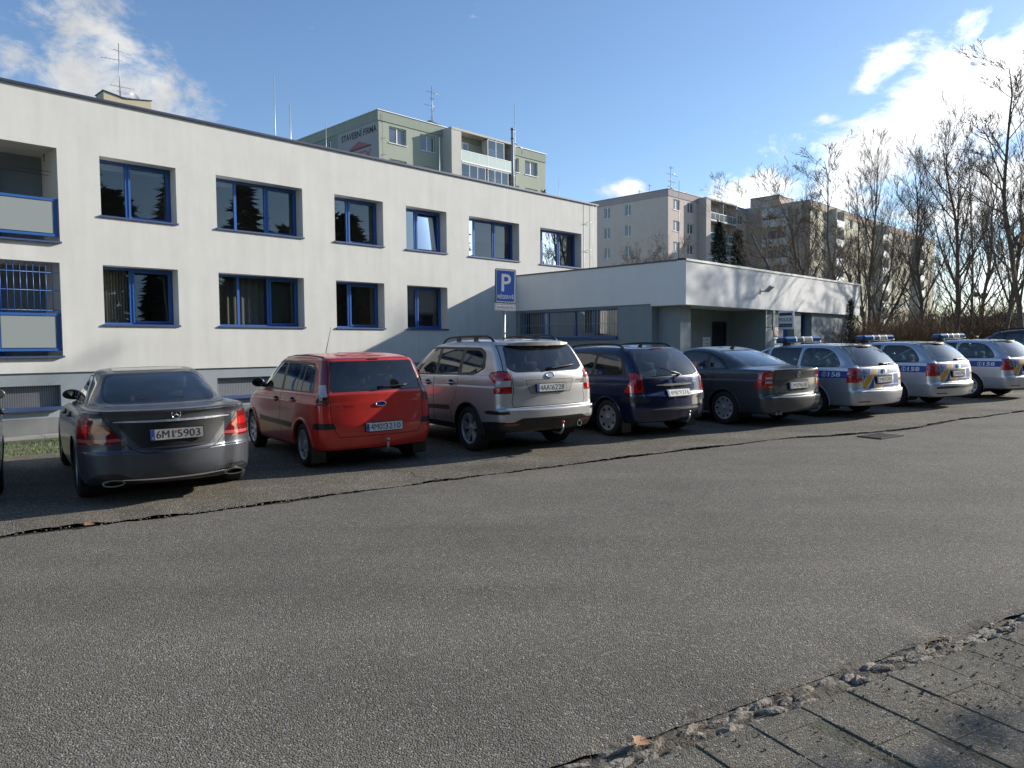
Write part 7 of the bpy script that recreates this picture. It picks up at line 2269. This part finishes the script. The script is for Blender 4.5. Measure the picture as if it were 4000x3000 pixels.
c = conifer(7, 3.35, .34, 4200, 'slim dark evergreen column before the right end of the annexe wall', name='evergreen_column', leaf=(.035, .09), power=.42, droop=.9, r_min=.02); c.location = (14.15, 31.1, zg(14.1, 31.1) - .05)
c = conifer(11, 8.2, 1.4, 12000, 'dense conifer beside the pavement that throws shade over its slabs', name='conifer', leaf=(.10, .26), power=.5, r_min=.2); c.location = (10.33, 5.84, .12)
c = conifer(13, 1.0, .22, 420, 'tiny dwarf pine on the white roof edge before the green block', name='dwarf_pine', cat='plant', leaf=(.06, .14), power=.6, droop=.6); p = local(PW, 19.4, 2.2, 7.7); c.location = p; c.scale = (1, 1, .95)
# the wood across the street: only ever met as a reflection in panes and paint
def far_wood():
    rnd = random.Random(31); mb = MB()
    for i in range(46):
        t = -45 + i * 2.9 + rnd.uniform(-1, 1); n = -24 + rnd.uniform(-7, 3); H = rnd.uniform(13, 21); R0 = rnd.uniform(3.4, 5.2)
        x, y = tn(t, n); z0 = zroad(x, y)
        for _ in range(1100):
            f = rnd.random() ** .8; z = H * (.06 + .94 * f); r = (R0 * (1 - f) ** .8 + .1) * sqrt(rnd.random()); an = rnd.uniform(0, 6.3); l = rnd.uniform(.9, 1.7)
            p = Vector((x + cos(an) * r, y + sin(an) * r, z0 + z)); d = Vector((cos(an), sin(an), rnd.gauss(-.1, .5))).normalized() * l; w = Vector((-sin(an), cos(an), rnd.gauss(0, .5))).normalized() * l * .4
            mb.add([p - w, p + w, p + d], [(0, 1, 2)], 0)
    o = mb.build('treeline', pbr('far_wood', (.035, .042, .026), .9), fix=False)
    tag(o, 'dark wood across the street mirrored in the house windows', 'wood', kind='stuff')
far_wood()

# ---------------------------------------------------------------- things far off on the right
def shed(x, y, rot, w, d, h, col, label, stripe=None):
    R = empty('shed', (x, y, -.4), (0, 0, rot), label, 'shed', 'sheds far behind the trees')
    b = MB(); b.box((0, d / 2, h / 2), (w, d, h)); b.build('wall', pbr('shed_' + label[:4], col, .7, var=(.8, .06)), R)
    r = MB(); r.prism([(-.3, h), (d + .3, h), (d + .3, h + .12), (-.3, h + .5)], -w / 2 - .2, w / 2 + .2, 'x'); r.build('roof', pbr('shed_roof', (.20, .22, .25), .6), R)
    if stripe:
        s = MB(); s.box((w * .28, -.03, h * .45), (w * .4, .05, h * .5)); s.build('gate', pbr('shed_blue', stripe, .5), R)
shed(48.3, 77, -.55, 6.2, 5, 4.2, (.33, .36, .40), 'grey flat shed with a blue gate far behind the white van', (.06, .14, .35))
shed(51.5, 76, -.55, 3.4, 4, 4.5, (.46, .49, .53), 'pale shed far behind the two-stemmed tree')
def street_lamp():
    R = empty('street_lamp', (44.0, 70, -.4), (0, 0, .3), 'thin street lamp with two round heads seen between the trunks', 'lamp')
    m = MB(); m.tube([(0, 0, 0), (0, 0, 6.6)], [.07, .05], 8); m.tube([(-.55, 0, 6.5), (.55, 0, 6.5)], .03, 6); m.build('post', M_STEEL, R)
    for x in (-.55, .55):
        h = MB(); h.lathe([(.001, -.22), (.26, -.12), (.34, .05), (.22, .22), (.001, .30)], 16, Matrix.Translation((x, 0, 6.55)) @ Matrix.Rotation(pi / 2, 4, 'Y')); h.build('lamp_head', pbr('lamp_dark', (.12, .13, .15), .5), R)
street_lamp()
SC.render.use_persistent_data = False
SC.cycles.max_bounces = 10; SC.cycles.transparent_max_bounces = 16
